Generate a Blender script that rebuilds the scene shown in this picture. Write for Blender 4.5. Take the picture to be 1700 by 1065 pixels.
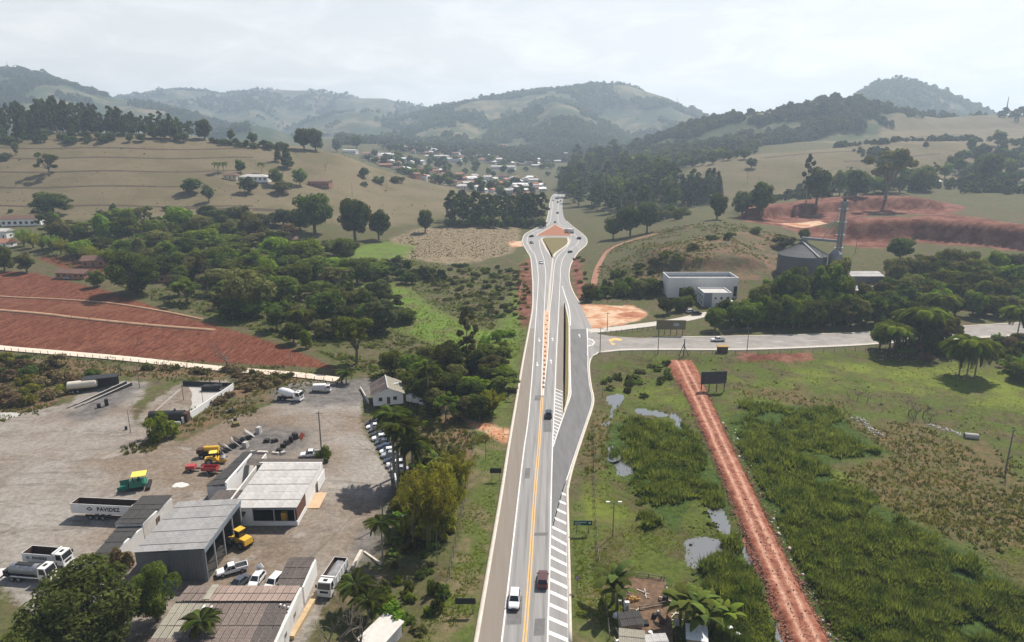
import bpy, bmesh, math, random
import numpy as np
from mathutils import Vector, Matrix
R = math.radians
rng = np.random.default_rng(7)
random.seed(7)
for o in list(bpy.data.objects):
    bpy.data.objects.remove(o)
SC = bpy.context.scene
COL = SC.collection

# ------------------------------------------------------------------ camera, sky, sun, exposure
F, TH, H = 1150.0, R(15.2), 75.0           # focal length in photo pixels, pitch, drone height in metres
CT, ST = math.cos(TH), math.sin(TH)
cam_d = bpy.data.cameras.new('camera'); cam = bpy.data.objects.new('camera', cam_d); COL.objects.link(cam)
cam.location = (0, 0, H); cam.rotation_euler = (R(90) - TH, 0, 0)
cam_d.sensor_width = 36; cam_d.lens = 36 * F / 1700; cam_d.clip_start = 0.5; cam_d.clip_end = 40000
SC.camera = cam

SUN_EL, SUN_AZ = R(52), R(35)               # azimuth measured from +Y (ahead) towards +X (right)
SUNV = Vector((math.sin(SUN_AZ) * math.cos(SUN_EL), math.cos(SUN_AZ) * math.cos(SUN_EL), math.sin(SUN_EL)))
sd = bpy.data.lights.new('sun', 'SUN'); sun = bpy.data.objects.new('sun', sd); COL.objects.link(sun)
sd.energy = 5.0; sd.angle = R(0.6); sd.color = (1.0, 0.93, 0.83)
sun.rotation_euler = SUNV.to_track_quat('Z', 'Y').to_euler(); sun.location = (200, 300, 900)

W = bpy.data.worlds.new('World'); SC.world = W; W.use_nodes = True
nt = W.node_tree; nt.nodes.clear()
def wn(t, **k):
    n = nt.nodes.new(t)
    for a, b in k.items(): setattr(n, a, b)
    return n
sky = wn('ShaderNodeTexSky', sky_type='NISHITA', sun_disc=False, sun_elevation=SUN_EL, sun_rotation=SUN_AZ,
         altitude=800, air_density=1.0, dust_density=2.5, ozone_density=1.0)
bg = wn('ShaderNodeBackground'); out = wn('ShaderNodeOutputWorld')
bg.inputs['Strength'].default_value = 0.075
tc = wn('ShaderNodeTexCoord'); sep = wn('ShaderNodeSeparateXYZ'); nt.links.new(tc.outputs['Generated'], sep.inputs[0])
zz = wn('ShaderNodeMath', operation='ADD'); zz.inputs[1].default_value = 0.22; nt.links.new(sep.outputs['Z'], zz.inputs[0])
dx = wn('ShaderNodeMath', operation='DIVIDE'); nt.links.new(sep.outputs['X'], dx.inputs[0]); nt.links.new(zz.outputs[0], dx.inputs[1])
dy = wn('ShaderNodeMath', operation='DIVIDE'); nt.links.new(sep.outputs['Y'], dy.inputs[0]); nt.links.new(zz.outputs[0], dy.inputs[1])
cb = wn('ShaderNodeCombineXYZ'); nt.links.new(dx.outputs[0], cb.inputs[0]); nt.links.new(dy.outputs[0], cb.inputs[1])
nz = wn('ShaderNodeTexNoise'); nz.inputs['Scale'].default_value = 2.6; nz.inputs['Detail'].default_value = 9; nz.inputs['Roughness'].default_value = 0.62; nz.inputs['Distortion'].default_value = 0.5
nt.links.new(cb.outputs[0], nz.inputs['Vector'])
cr = wn('ShaderNodeValToRGB')               # thin high cloud: patches of brighter white in a pale veil
cr.color_ramp.elements[0].position = 0.44; cr.color_ramp.elements[0].color = (9.6, 9.35, 8.9, 1)
cr.color_ramp.elements[1].position = 0.66; cr.color_ramp.elements[1].color = (11.6, 11.2, 10.5, 1)
nt.links.new(nz.outputs['Fac'], cr.inputs[0])
veil = wn('ShaderNodeMapRange', interpolation_type='SMOOTHSTEP')   # haze veil thickest low in the sky; thinned overhead to dim the ambient light
veil.inputs['From Min'].default_value = 0.0; veil.inputs['From Max'].default_value = 0.42
veil.inputs['To Min'].default_value = 0.97; veil.inputs['To Max'].default_value = 0.06
nt.links.new(sep.outputs['Z'], veil.inputs['Value'])
mx = wn('ShaderNodeMix', data_type='RGBA'); nt.links.new(veil.outputs[0], mx.inputs[0]); nt.links.new(sky.outputs[0], mx.inputs[6]); nt.links.new(cr.outputs[0], mx.inputs[7])
nt.links.new(mx.outputs[2], bg.inputs['Color']); nt.links.new(bg.outputs[0], out.inputs[0])

vs = SC.view_settings
vs.view_transform = 'Standard'; vs.look = 'None'; vs.gamma = 1.0; vs.exposure = 0.52; vs.use_curve_mapping = False
SC.render.engine = 'CYCLES'
cy = SC.cycles
cy.use_denoising = True; cy.max_bounces = 5; cy.diffuse_bounces = 2; cy.glossy_bounces = 2; cy.transmission_bounces = 3
cy.transparent_max_bounces = 6; cy.volume_bounces = 0; cy.caustics_reflective = False; cy.caustics_refractive = False
cy.sample_clamp_indirect = 4.0

# ------------------------------------------------------------------ pixel <-> world
def ray(px, py):
    u = (px - 850) / F; v = (py - 532.5) / F
    return u, CT - v * ST, -(ST + v * CT)
def at_z(px, py, z=0.0):
    a, b, c = ray(px, py); t = (z - H) / c
    return a * t, b * t
def at_Y(px, py, Y):                        # point of the pixel's ray at forward distance Y
    a, b, c = ray(px, py); t = Y / b
    return a * t, Y, H + c * t
def proj(X, Y, Z):
    dz = Z - H
    d = Y * CT - dz * ST; up = Y * ST + dz * CT
    return 850 + F * X / d, 532.5 - F * up / d

# ------------------------------------------------------------------ noise
def _hash(ix, iy, seed):
    n = (ix.astype(np.int64) * 374761393 + iy.astype(np.int64) * 668265263 + seed * 1274126177) & 0x7fffffff
    n = ((n ^ (n >> 13)) * 1274126177) & 0x7fffffff
    return ((n ^ (n >> 16)) & 0xffff) / 65535.0
def vnoise(x, y, seed=0):
    x = np.asarray(x, float); y = np.asarray(y, float)
    ix = np.floor(x); iy = np.floor(y); fx = x - ix; fy = y - iy
    fx = fx * fx * (3 - 2 * fx); fy = fy * fy * (3 - 2 * fy)
    a = _hash(ix, iy, seed); b = _hash(ix + 1, iy, seed); c = _hash(ix, iy + 1, seed); d = _hash(ix + 1, iy + 1, seed)
    return (a * (1 - fx) + b * fx) * (1 - fy) + (c * (1 - fx) + d * fx) * fy
def fbm(x, y, octv=4, seed=0):
    s = 0; a = 0.5; f = 1.0
    for k in range(octv):
        s = s + a * (vnoise(x * f, y * f, seed + k * 17) * 2 - 1); a *= 0.5; f *= 2.03
    return s
def sstep(a, b, x):
    t = np.clip((x - a) / (b - a), 0, 1); return t * t * (3 - 2 * t)
def pchip(xs, ys, x):                       # monotone cubic through the points, flat outside
    xs = np.asarray(xs, float); ys = np.asarray(ys, float); h = np.diff(xs); d = np.diff(ys) / h
    m = np.zeros_like(ys); m[0] = 0; m[-1] = 0
    for i in range(1, len(xs) - 1):
        if d[i - 1] * d[i] > 0:
            w1 = 2 * h[i] + h[i - 1]; w2 = h[i] + 2 * h[i - 1]; m[i] = (w1 + w2) / (w1 / d[i - 1] + w2 / d[i])
    x = np.clip(x, xs[0], xs[-1]); i = np.clip(np.searchsorted(xs, x) - 1, 0, len(h) - 1)
    t = (x - xs[i]) / h[i]; t2 = t * t; t3 = t2 * t
    return (2 * t3 - 3 * t2 + 1) * ys[i] + (t3 - 2 * t2 + t) * h[i] * m[i] + (-2 * t3 + 3 * t2) * ys[i + 1] + (t3 - t2) * h[i] * m[i + 1]
def catmull(pts, n):
    P = [np.array(p, float) for p in pts]; P = [2 * P[0] - P[1]] + P + [2 * P[-1] - P[-2]]; o = []
    for i in range(1, len(P) - 2):
        for k in range(n):
            t = k / n
            o.append(0.5 * ((2 * P[i]) + (-P[i - 1] + P[i + 1]) * t + (2 * P[i - 1] - 5 * P[i] + 4 * P[i + 1] - P[i + 2]) * t * t + (-P[i - 1] + 3 * P[i] - 3 * P[i + 1] + P[i + 2]) * t ** 3))
    o.append(P[-2]); return o

# ------------------------------------------------------------------ mesh and object helpers
def mesh_np(name, V, quads=None, tris=None, mat=None, smooth=False):
    me = bpy.data.meshes.new(name); V = np.asarray(V, np.float32).reshape(-1, 3)
    nq = 0 if quads is None else len(quads); n3 = 0 if tris is None else len(tris)
    li = np.concatenate([np.asarray(quads, np.int32).ravel() if nq else np.zeros(0, np.int32), np.asarray(tris, np.int32).ravel() if n3 else np.zeros(0, np.int32)])
    me.vertices.add(len(V)); me.vertices.foreach_set('co', V.ravel())
    me.loops.add(len(li)); me.loops.foreach_set('vertex_index', li)
    me.polygons.add(nq + n3)
    ls = np.concatenate([np.arange(nq) * 4, nq * 4 + np.arange(n3) * 3]).astype(np.int32)
    me.polygons.foreach_set('loop_start', ls)
    if smooth: me.polygons.foreach_set('use_smooth', np.ones(nq + n3, bool))
    me.update(calc_edges=True)
    if mat: me.materials.append(mat)
    return me
def link(name, me, parent=None, loc=None, rot=None):
    o = bpy.data.objects.new(name, me); COL.objects.link(o)
    if parent is not None: o.parent = parent
    if loc is not None: o.location = loc
    if rot is not None: o.rotation_euler = rot
    return o
def tag(o, label, cat, group=None):
    o['label'] = label; o['category'] = cat
    if group: o['group'] = group
    return o
def struct(o): o['kind'] = 'structure'; return o
def stuff(o, label=None, cat=None):
    o['kind'] = 'stuff'
    if label: o['label'] = label
    if cat: o['category'] = cat
    return o
def thing(name, label, cat, loc=(0, 0, 0), rz=0.0, group=None):
    o = link(name, None, None, loc, (0, 0, rz)); o.empty_display_size = 0.3
    return tag(o, label, cat, group)
def copy_tree(o, parent=None):
    c = o.copy(); COL.objects.link(c); c.parent = parent
    for ch in o.children: copy_tree(ch, c)
    return c
class MB:                                   # collects shapes, builds ONE mesh
    def __init__(s): s.V = []; s.Fc = []; s.n = 0
    def add(s, vs, fs):
        s.V += [tuple(v) for v in vs]; s.Fc += [tuple(i + s.n for i in f) for f in fs]; s.n += len(vs); return s
    def box(s, x0, x1, y0, y1, z0, z1, top=None):   # top: optional (x0,x1,y0,y1) of the upper face
        a, b, c, d = top or (x0, x1, y0, y1)
        return s.add([(x0, y0, z0), (x1, y0, z0), (x1, y1, z0), (x0, y1, z0), (a, c, z1), (b, c, z1), (b, d, z1), (a, d, z1)],
                     [(3, 2, 1, 0), (4, 5, 6, 7), (0, 1, 5, 4), (1, 2, 6, 5), (2, 3, 7, 6), (3, 0, 4, 7)])
    def bar(s, p, q, w, h=None, up=(0, 0, 1)):
        p = Vector(p); q = Vector(q); d = (q - p).normalized(); u = Vector(up)
        if abs(d.dot(u)) > 0.98: u = Vector((1, 0, 0))
        a = d.cross(u).normalized() * (w / 2); b = a.cross(d).normalized() * ((h or w) / 2)
        return s.add([p - a - b, p + a - b, p + a + b, p - a + b, q - a - b, q + a - b, q + a + b, q - a + b],
                     [(3, 2, 1, 0), (4, 5, 6, 7), (0, 1, 5, 4), (1, 2, 6, 5), (2, 3, 7, 6), (3, 0, 4, 7)])
    def tube(s, p, q, r0, r1=None, n=8, cap=True):
        r1 = r0 if r1 is None else r1
        p = Vector(p); q = Vector(q); d = (q - p).normalized(); u = Vector((0, 0, 1)) if abs(d.z) < 0.95 else Vector((1, 0, 0))
        a = d.cross(u).normalized(); b = a.cross(d)
        vs = [p + (a * math.cos(k * 6.28319 / n) + b * math.sin(k * 6.28319 / n)) * r0 for k in range(n)] + \
             [q + (a * math.cos(k * 6.28319 / n) + b * math.sin(k * 6.28319 / n)) * r1 for k in range(n)]
        fs = [(k, k + n, (k + 1) % n + n, (k + 1) % n) for k in range(n)]
        if cap: fs += [tuple(range(n)), tuple(reversed(range(n, 2 * n)))]
        return s.add(vs, fs)
    def prism(s, prof, x0, x1):             # profile of (y,z), extruded along x
        n = len(prof)
        return s.add([(x0, y, z) for y, z in prof] + [(x1, y, z) for y, z in prof],
                     [tuple(reversed(range(n))), tuple(range(n, 2 * n))] + [(k, (k + 1) % n, (k + 1) % n + n, k + n) for k in range(n)])
    def prismy(s, prof, y0, y1):            # profile of (x,z), extruded along y
        n = len(prof)
        return s.add([(x, y0, z) for x, z in prof] + [(x, y1, z) for x, z in prof],
                     [tuple(range(n)), tuple(reversed(range(n, 2 * n)))] + [(k, k + n, (k + 1) % n + n, (k + 1) % n) for k in range(n)])
    def poly(s, pts): return s.add(pts, [tuple(range(len(pts)))])
    def mesh(s, name, mat, smooth=False, bevel=0.0):
        me = bpy.data.meshes.new(name); me.from_pydata(s.V, [], s.Fc)
        bm = bmesh.new(); bm.from_mesh(me)
        bmesh.ops.recalc_face_normals(bm, faces=bm.faces)
        if bevel: bmesh.ops.bevel(bm, geom=list(bm.edges), offset=bevel, segments=2, affect='EDGES', profile=0.6, clamp_overlap=True)
        bm.to_mesh(me); bm.free()
        if smooth:
            for p in me.polygons: p.use_smooth = True
        if mat: me.materials.append(mat)
        return me
    def build(s, name, mat, parent=None, loc=None, rot=None, smooth=False, bevel=0.0):
        return link(name, s.mesh(name, mat, smooth, bevel), parent, loc, rot)

# ------------------------------------------------------------------ materials
MATS = {}
def col(c): return (c[0], c[1], c[2], 1.0)
def mat(name, c, rough=0.7, metal=0.0, c2=None, scale=1.0, amt=0.5, bump=0.0, spec=0.3, streak=None, coat=0.0):
    """Plain material: base colour broken up by object-space noise between c and c2."""
    if name in MATS: return MATS[name]
    m = bpy.data.materials.new(name); m.use_nodes = True; t = m.node_tree; b = t.nodes['Principled BSDF']
    b.inputs['Roughness'].default_value = rough; b.inputs['Metallic'].default_value = metal
    b.inputs['Specular IOR Level'].default_value = spec; b.inputs['Coat Weight'].default_value = coat
    if c2 is None:
        b.inputs['Base Color'].default_value = col(c)
    else:
        tcn = t.nodes.new('ShaderNodeTexCoord'); n = t.nodes.new('ShaderNodeTexNoise'); n.inputs['Scale'].default_value = scale; n.inputs['Detail'].default_value = 7; n.inputs['Roughness'].default_value = 0.65
        if streak:
            mp = t.nodes.new('ShaderNodeMapping'); mp.inputs['Scale'].default_value = streak; t.links.new(tcn.outputs['Object'], mp.inputs[0]); t.links.new(mp.outputs[0], n.inputs['Vector'])
        else: t.links.new(tcn.outputs['Object'], n.inputs['Vector'])
        r = t.nodes.new('ShaderNodeValToRGB'); r.color_ramp.elements[0].position = 0.5 - amt / 2; r.color_ramp.elements[1].position = 0.5 + amt / 2
        r.color_ramp.elements[0].color = col(c); r.color_ramp.elements[1].color = col(c2)
        t.links.new(n.outputs['Fac'], r.inputs[0]); t.links.new(r.outputs[0], b.inputs['Base Color'])
        if bump:
            bp = t.nodes.new('ShaderNodeBump'); bp.inputs['Strength'].default_value = bump; bp.inputs['Distance'].default_value = 0.05
            t.links.new(n.outputs['Fac'], bp.inputs['Height']); t.links.new(bp.outputs[0], b.inputs['Normal'])
    MATS[name] = m; return m
def leafmat(name, dark, light, trans=0.28, var=0.35, nsc=0.55, spread=(0.33, 0.68)):
    """Foliage: diffuse plus translucency, tone varied per plant and per clump."""
    m = bpy.data.materials.new(name); m.use_nodes = True; t = m.node_tree; t.nodes.clear(); N = t.nodes.new; L = t.links.new
    o = N('ShaderNodeOutputMaterial'); tcn = N('ShaderNodeTexCoord'); n = N('ShaderNodeTexNoise'); n.inputs['Scale'].default_value = nsc; n.inputs['Detail'].default_value = 4
    L(tcn.outputs['Object'], n.inputs['Vector'])
    r = N('ShaderNodeValToRGB'); r.color_ramp.elements[0].position = spread[0]; r.color_ramp.elements[1].position = spread[1]
    r.color_ramp.elements[0].color = col(dark); r.color_ramp.elements[1].color = col(light); L(n.outputs['Fac'], r.inputs[0])
    oi = N('ShaderNodeObjectInfo'); mr = N('ShaderNodeMapRange'); mr.inputs['To Min'].default_value = 1 - var; mr.inputs['To Max'].default_value = 1 + var; L(oi.outputs['Random'], mr.inputs['Value'])
    hs = N('ShaderNodeHueSaturation'); L(mr.outputs[0], hs.inputs['Value']); L(r.outputs[0], hs.inputs['Color'])
    m2 = N('ShaderNodeMapRange'); m2.inputs['To Min'].default_value = 0.475; m2.inputs['To Max'].default_value = 0.52; L(oi.outputs['Random'], m2.inputs['Value']); L(m2.outputs[0], hs.inputs['Hue'])
    d = N('ShaderNodeBsdfDiffuse'); tr = N('ShaderNodeBsdfTranslucent'); L(hs.outputs[0], d.inputs[0])
    g = N('ShaderNodeMix'); g.data_type = 'RGBA'; g.blend_type = 'MULTIPLY'; g.inputs[0].default_value = 1.0; g.inputs[7].default_value = (1.5, 1.5, 0.6, 1); L(hs.outputs[0], g.inputs[6]); L(g.outputs[2], tr.inputs[0])
    mxs = N('ShaderNodeMixShader'); mxs.inputs[0].default_value = trans; L(d.outputs[0], mxs.inputs[1]); L(tr.outputs[0], mxs.inputs[2]); L(mxs.outputs[0], o.inputs[0])
    MATS[name] = m; return m
# ================================================================== TERRAIN
def zY(py, Y): return H - Y * math.tan(TH + math.atan((py - 532.5) / F))
def s_of(px, py=300): return ((px - 850) / F) / (CT - (py - 532.5) / F * ST)
NS, NY = 600, 720
SG = np.linspace(-1.15, 1.15, NS)
YG = np.exp(np.linspace(math.log(40), math.log(5400), NY))
LYG = np.log(YG)
# profiles of the ground along columns of the view: (forward distance, photo row it shows at) or (distance, None, height)
COLS = [
 (-500, [(40, None, 0), (300, None, 1), (380, None, 4), (520, 356), (620, 270), (720, 226), (900, None, 60), (1500, None, 45), (7000, None, 60)]),
 (0,    [(40, None, 0), (300, None, 1), (380, None, 4), (520, 356), (620, 272), (720, 226), (900, None, 58), (1500, None, 40), (7000, None, 60)]),
 (130,  [(40, None, 0), (300, None, 1), (380, None, 4), (525, 356), (630, 270), (735, 219), (900, None, 60), (1500, None, 40), (7000, None, 60)]),
 (330,  [(40, None, 0), (300, None, 0), (400, None, 3), (530, 356), (640, 285), (760, 228), (900, None, 52), (1500, None, 40), (7000, None, 60)]),
 (450,  [(40, None, 0), (300, None, 0), (400, None, 2), (540, 358), (660, 292), (780, 239), (950, None, 42), (1500, None, 45), (7000, None, 60)]),
 (560,  [(40, None, 0), (320, None, -1), (420, None, 1), (560, 362), (680, 305), (800, 254), (900, None, 44), (1150, 262), (1500, 240), (2000, None, 60), (7000, None, 60)]),
 (640,  [(40, None, 0), (320, None, -2), (440, None, 0), (580, 365), (700, 322), (820, 284), (950, None, 26), (1150, 272), (1500, 246), (2000, None, 55), (7000, None, 60)]),
 (720,  [(40, None, 0), (250, None, -1), (320, None, -2.5), (460, None, 0), (600, 362), (720, 328), (810, 309), (930, None, 14), (1200, 278), (1600, 250), (2000, None, 48), (7000, None, 60)]),
 (800,  [(40, None, 0), (250, None, -1.5), (330, None, -2.5), (470, None, 0), (640, 352), (820, 324), (1000, None, 9), (1250, 282), (1700, 252), (2200, None, 45), (7000, None, 60)]),
 (860,  [(40, None, 0), (330, None, -1), (470, None, 0), (900, None, 0), (1020, None, 4), (1350, 278), (1800, 252), (2300, None, 45), (7000, None, 60)]),
 (930,  [(40, None, 0), (900, None, 0), (1020, None, 3), (1400, 275), (1900, 250), (2300, None, 45), (7000, None, 60)]),
 (1000, [(40, None, 0), (320, None, 0), (430, None, 2), (600, None, 2), (900, None, 5), (1500, 266), (2000, 248), (2300, None, 50), (7000, None, 60)]),
 (1070, [(40, None, 0), (310, None, 0), (400, 415), (520, 378), (700, 332), (900, 290), (1200, None, 32), (1500, None, 38), (7000, None, 60)]),
 (1200, [(40, None, 0), (300, None, 0.5), (350, 440), (440, 373), (520, None, 16), (640, 340), (860, 264), (1000, None, 44), (1300, None, 60), (7000, None, 60)]),
 (1350, [(40, None, 0), (300, None, 0.5), (380, 424), (470, 380), (560, 345), (680, 318), (860, 250), (1000, None, 52), (1300, None, 70), (7000, None, 60)]),
 (1500, [(40, None, 0), (290, None, 0), (400, 412), (480, 372), (600, 328), (720, 300), (900, 236), (1050, None, 66), (1300, None, 80), (7000, None, 60)]),
 (1700, [(40, None, 0), (290, None, 0), (400, 404), (500, 350), (650, 312), (750, 292), (930, 238), (1100, None, 70), (1300, None, 85), (7000, None, 60)]),
 (2200, [(40, None, 0), (290, None, 0), (400, 404), (500, 350), (650, 312), (750, 292), (930, 238), (1100, None, 70), (1300, None, 85), (7000, None, 60)]),
]
cs, prof = [], []
for px, nodes in COLS:
    cs.append(s_of(px)); ys = [math.log(n[0]) for n in nodes]; zs = [n[2] if n[1] is None else zY(n[1], n[0]) for n in nodes]
    prof.append(pchip(ys, zs, LYG))
prof = np.array(prof)                       # (columns, NY)
Z = np.array([pchip(cs, prof[:, j], SG) for j in range(NY)])   # (NY, NS)
XX = YG[:, None] * SG[None, :]; YYg = np.repeat(YG[:, None], NS, 1); SS = np.repeat(SG[None, :], NY, 0)
# hills: crest line in the photo, distance of the crest, half-width of the near and far slopes, relief
RIDGES = [
 ([(-700, 190), (-300, 150), (-120, 128), (0, 118), (35, 120), (75, 128), (130, 147), (190, 162), (260, 177), (330, 195), (420, 222), (520, 245)], 2700, 950, 900, 26),
 ([(60, 215), (130, 178), (215, 160), (250, 150), (290, 145.5), (330, 152), (370, 157.5), (420, 150), (465, 149), (520, 150), (560, 157), (600, 163), (640, 163), (680, 174), (715, 183), (780, 200), (850, 215), (920, 240)], 4300, 1250, 1500, 60),
 ([(300, 250), (370, 222), (420, 207), (450, 212), (500, 232), (560, 252)], 2100, 420, 400, 8),
 ([(430, 232), (500, 205), (560, 188), (610, 182), (670, 196), (730, 222), (780, 245)], 3300, 700, 500, 30),
 ([(520, 238), (590, 222), (650, 204), (720, 181), (800, 166), (870, 155), (940, 148), (1000, 141), (1040, 141), (1065, 150), (1110, 163), (1150, 182), (1175, 197), (1250, 225), (1340, 250)], 2900, 800, 900, 40),
 ([(640, 262), (720, 238), (800, 214), (860, 194), (920, 168), (950, 176), (1000, 205), (1050, 232), (1100, 255)], 2350, 480, 350, 26),
 ([(1000, 268), (1070, 240), (1130, 219), (1190, 203), (1250, 189), (1330, 177), (1380, 171), (1440, 176), (1500, 187), (1560, 196), (1620, 192), (1700, 191), (2100, 170)], 1350, 300, 500, 10),
 ([(1330, 215), (1380, 190), (1420, 161), (1450, 141), (1490, 133), (1530, 142), (1580, 160), (1620, 179), (1680, 206), (1760, 225)], 2500, 520, 600, 20),
]
ZR = Z.copy(); HILL = np.zeros_like(Z)
for pts, Yc, wf, wb, rel in RIDGES:
    ss = np.array([s_of(p[0], p[1]) for p in pts]); zc = np.array([zY(p[1], Yc) for p in pts])
    crest = np.interp(SG, ss, zc); inside = sstep(ss[0] - 0.06, ss[0] + 0.02, SG) * (1 - sstep(ss[-1] - 0.02, ss[-1] + 0.06, SG))
    crest = crest * inside
    d = YYg - Yc; wfl = wf * (1 + 0.7 * fbm(SS * Yc / 420, 0 * SS + Yc / 100, 3, int(Yc)))
    d2 = np.where(d < 0, d / wfl, d / wb)
    shp = np.clip(np.exp(-(np.abs(d2) ** 1.7) * 1.1) - 0.06, 0, 1) / 0.94
    rid = 1 - np.abs(fbm(XX / 330 + 9, YYg / 420, 4, int(Yc) + 3)) * 2
    far = 1 - np.exp(-(d / (0.22 * wf)) ** 2)
    zr = crest[None, :] * shp + rel * (rid - 0.75) * far * shp * 1.3
    zr = np.where((shp > 0.02) & (YYg > 1000), zr, -50)
    k = 8.0; m = np.clip(0.5 + 0.5 * (zr - ZR) / k, 0, 1); ZR = ZR * (1 - m) + zr * m + k * m * (1 - m) * 0.3 * 0
    HILL = np.maximum(HILL, (zr > 45) * shp)
Z = ZR
fade = sstep(260, 600, YYg)
Z += fade * (2.2 * fbm(XX / 90, YYg / 110, 4, 5) + 0.5 * fbm(XX / 22, YYg / 26, 3, 6)) * (1 - np.exp(-((SS - s_of(922)) / 0.05) ** 2) * (YYg < 1300))
Z += (1 - fade) * 0.10 * fbm(XX / 14, YYg / 14, 3, 8)

def gz(X, Y, A=None):
    """height of the terrain mesh at (X, Y), by the mesh's own grid"""
    A = Z if A is None else A
    X = np.asarray(X, float); Y = np.clip(np.asarray(Y, float), 40.01, 5390)
    i = (np.log(Y) - LYG[0]) / (LYG[1] - LYG[0]); i0 = np.clip(i.astype(int), 0, NY - 2)
    fi = (Y - YG[i0]) / (YG[i0 + 1] - YG[i0])
    j = (np.clip(X / Y, -1.149, 1.149) + 1.15) / (SG[1] - SG[0]); j0 = np.clip(j.astype(int), 0, NS - 2); fj = j - j0
    return (A[i0, j0] * (1 - fj) + A[i0, j0 + 1] * fj) * (1 - fi) + (A[i0 + 1, j0] * (1 - fj) + A[i0 + 1, j0 + 1] * fj) * fi
YS = np.exp(np.linspace(math.log(45), math.log(5380), 2600))
def G(px, py, ymin=45):
    """where the pixel's ray meets the terrain: (X, Y, Z)"""
    a, b, c = ray(px, py); t = YS / b
    zr = H + c * t; zt = gz(a * t, YS); k = np.nonzero((zr < zt) & (YS > ymin))[0]
    if len(k) == 0: return a * t[-1], YS[-1], zt[-1]
    k = max(k[0], 1); e0 = zr[k - 1] - zt[k - 1]; e1 = zr[k] - zt[k]; f = e0 / (e0 - e1) if e0 > e1 else 0.5
    f = min(max(f, 0), 1); Y = YS[k - 1] * (1 - f) + YS[k] * f; X = a * Y / b
    return float(X), float(Y), float(gz(X, Y))
def on_ground(X, Y): return (float(X), float(Y), float(gz(X, Y)))

# ---- zones of the ground, outlined in the photo (row, column) and dropped on the terrain
def zone_px(pts, n=0):
    P = catmull(pts + [pts[0]], n)[:-1] if n else pts
    return [G(p[0], p[1])[:2] for p in P]
def zone_Y(pts): return [(s_of(px) * Y, Y) for px, Y in pts]
def sdf(poly, X, Y, lim=40.0):
    P = np.array(poly); x0, y0 = P.min(0) - lim; x1, y1 = P.max(0) + lim
    o = np.full(X.shape, -lim); b = (X > x0) & (X < x1) & (Y > y0) & (Y < y1)
    if not b.any(): return o
    x = X[b]; y = Y[b]; d = np.full(x.shape, 1e18); ins = np.zeros(x.shape, bool)
    for i in range(len(P)):
        ax, ay = P[i]; bx, by = P[(i + 1) % len(P)]; ex, ey = bx - ax, by - ay; L2 = ex * ex + ey * ey + 1e-9
        t = np.clip(((x - ax) * ex + (y - ay) * ey) / L2, 0, 1); d = np.minimum(d, (x - ax - ex * t) ** 2 + (y - ay - ey * t) ** 2)
        c = ((ay > y) != (by > y)); ins ^= c & (x < (bx - ax) * (y - ay) / ((by - ay) if by != ay else 1e-9) + ax)
    o[b] = np.clip(np.where(ins, 1, -1) * np.sqrt(d), -lim, lim); return o

ZONES = {}
ZONES['pasture'] = [zone_Y([(-800, 500), (0, 505), (130, 512), (330, 518), (480, 535), (640, 545), (700, 575), (760, 640), (840, 760), (880, 860), (830, 905), (640, 880), (450, 850), (200, 790), (-800, 790)]),
                    zone_Y([(1120, 700), (1160, 655), (1250, 620), (1380, 640), (1460, 690), (1600, 720), (2200, 720), (2200, 1010), (1500, 1010), (1380, 950), (1240, 900), (1150, 860)]), zone_Y([(1440, 930), (1450, 1240), (1500, 1420), (2200, 1420), (2200, 930)])]
ZONES['plough'] = [zone_px([(-420, 440), (-100, 445), (60, 453), (170, 480), (260, 510), (330, 532), (420, 557), (500, 585), (560, 613), (420, 605), (200, 590), (0, 575), (-420, 553)]),
                   zone_px([(60, 428), (110, 424), (150, 428), (185, 443), (180, 456), (120, 450)])]
ZONES['lush'] = [zone_px([(590, 470), (640, 465), (680, 480), (720, 510), (790, 545), (840, 548), (830, 580), (740, 580), (690, 560), (650, 545), (640, 500)]),
                 zone_px([(990, 790), (1040, 800), (1090, 845), (1135, 890), (1142, 940), (1100, 965), (1035, 955), (1005, 930), (990, 860)]), zone_px([(570, 412), (640, 400), (690, 408), (660, 440), (600, 440)]),
                 zone_px([(800, 600), (835, 520), (880, 420), (872, 480), (868, 560), (850, 640), (835, 700), (800, 720), (790, 660)])]
ZONES['stubble'] = [zone_px([(650, 395), (700, 378), (760, 376), (862, 375), (862, 395), (850, 420), (760, 440), (700, 432), (640, 425)])]
ZONES['yard'] = [zone_px([(-260, 700), (0, 692), (60, 680), (120, 668), (215, 670), (225, 700), (300, 735), (390, 690), (460, 668), (470, 640), (520, 632), (600, 632), (625, 640), (600, 668), (598, 700), (630, 760), (655, 790), (640, 830), (620, 870), (600, 920), (575, 965), (540, 1000), (500, 1080), (480, 1180), (70, 1180), (45, 1010), (5, 975), (-300, 960), (-420, 900)]),
                 zone_px([(95, 690), (130, 655), (205, 632), (245, 634), (235, 660), (200, 690), (150, 700)]),
                 zone_px([(225, 700), (250, 668), (305, 632), (385, 630), (380, 655), (300, 703)])]
ZONES['gravel'] = [zone_px([(470, 665), (450, 650), (480, 638), (530, 632), (640, 628), (625, 655), (590, 672), (520, 675)]),
                   zone_px([(380, 735), (430, 705), (520, 715), (510, 745), (440, 760), (395, 756)]),
                   zone_px([(110, 690), (150, 660), (220, 636), (240, 640), (215, 660), (170, 690), (140, 700)]),
                   zone_px([(600, 880), (640, 830), (655, 800), (665, 820), (625, 900), (600, 960), (585, 940)])]
ZONES['verge'] = [zone_px([(775, 690), (850, 690), (830, 830), (790, 1065), (770, 1180), (640, 1180), (700, 1040), (745, 960), (775, 860), (790, 760)]),
                  zone_px([(946, 830), (985, 830), (1010, 940), (1010, 1065), (1010, 1180), (950, 1180), (948, 980)])]
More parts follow.
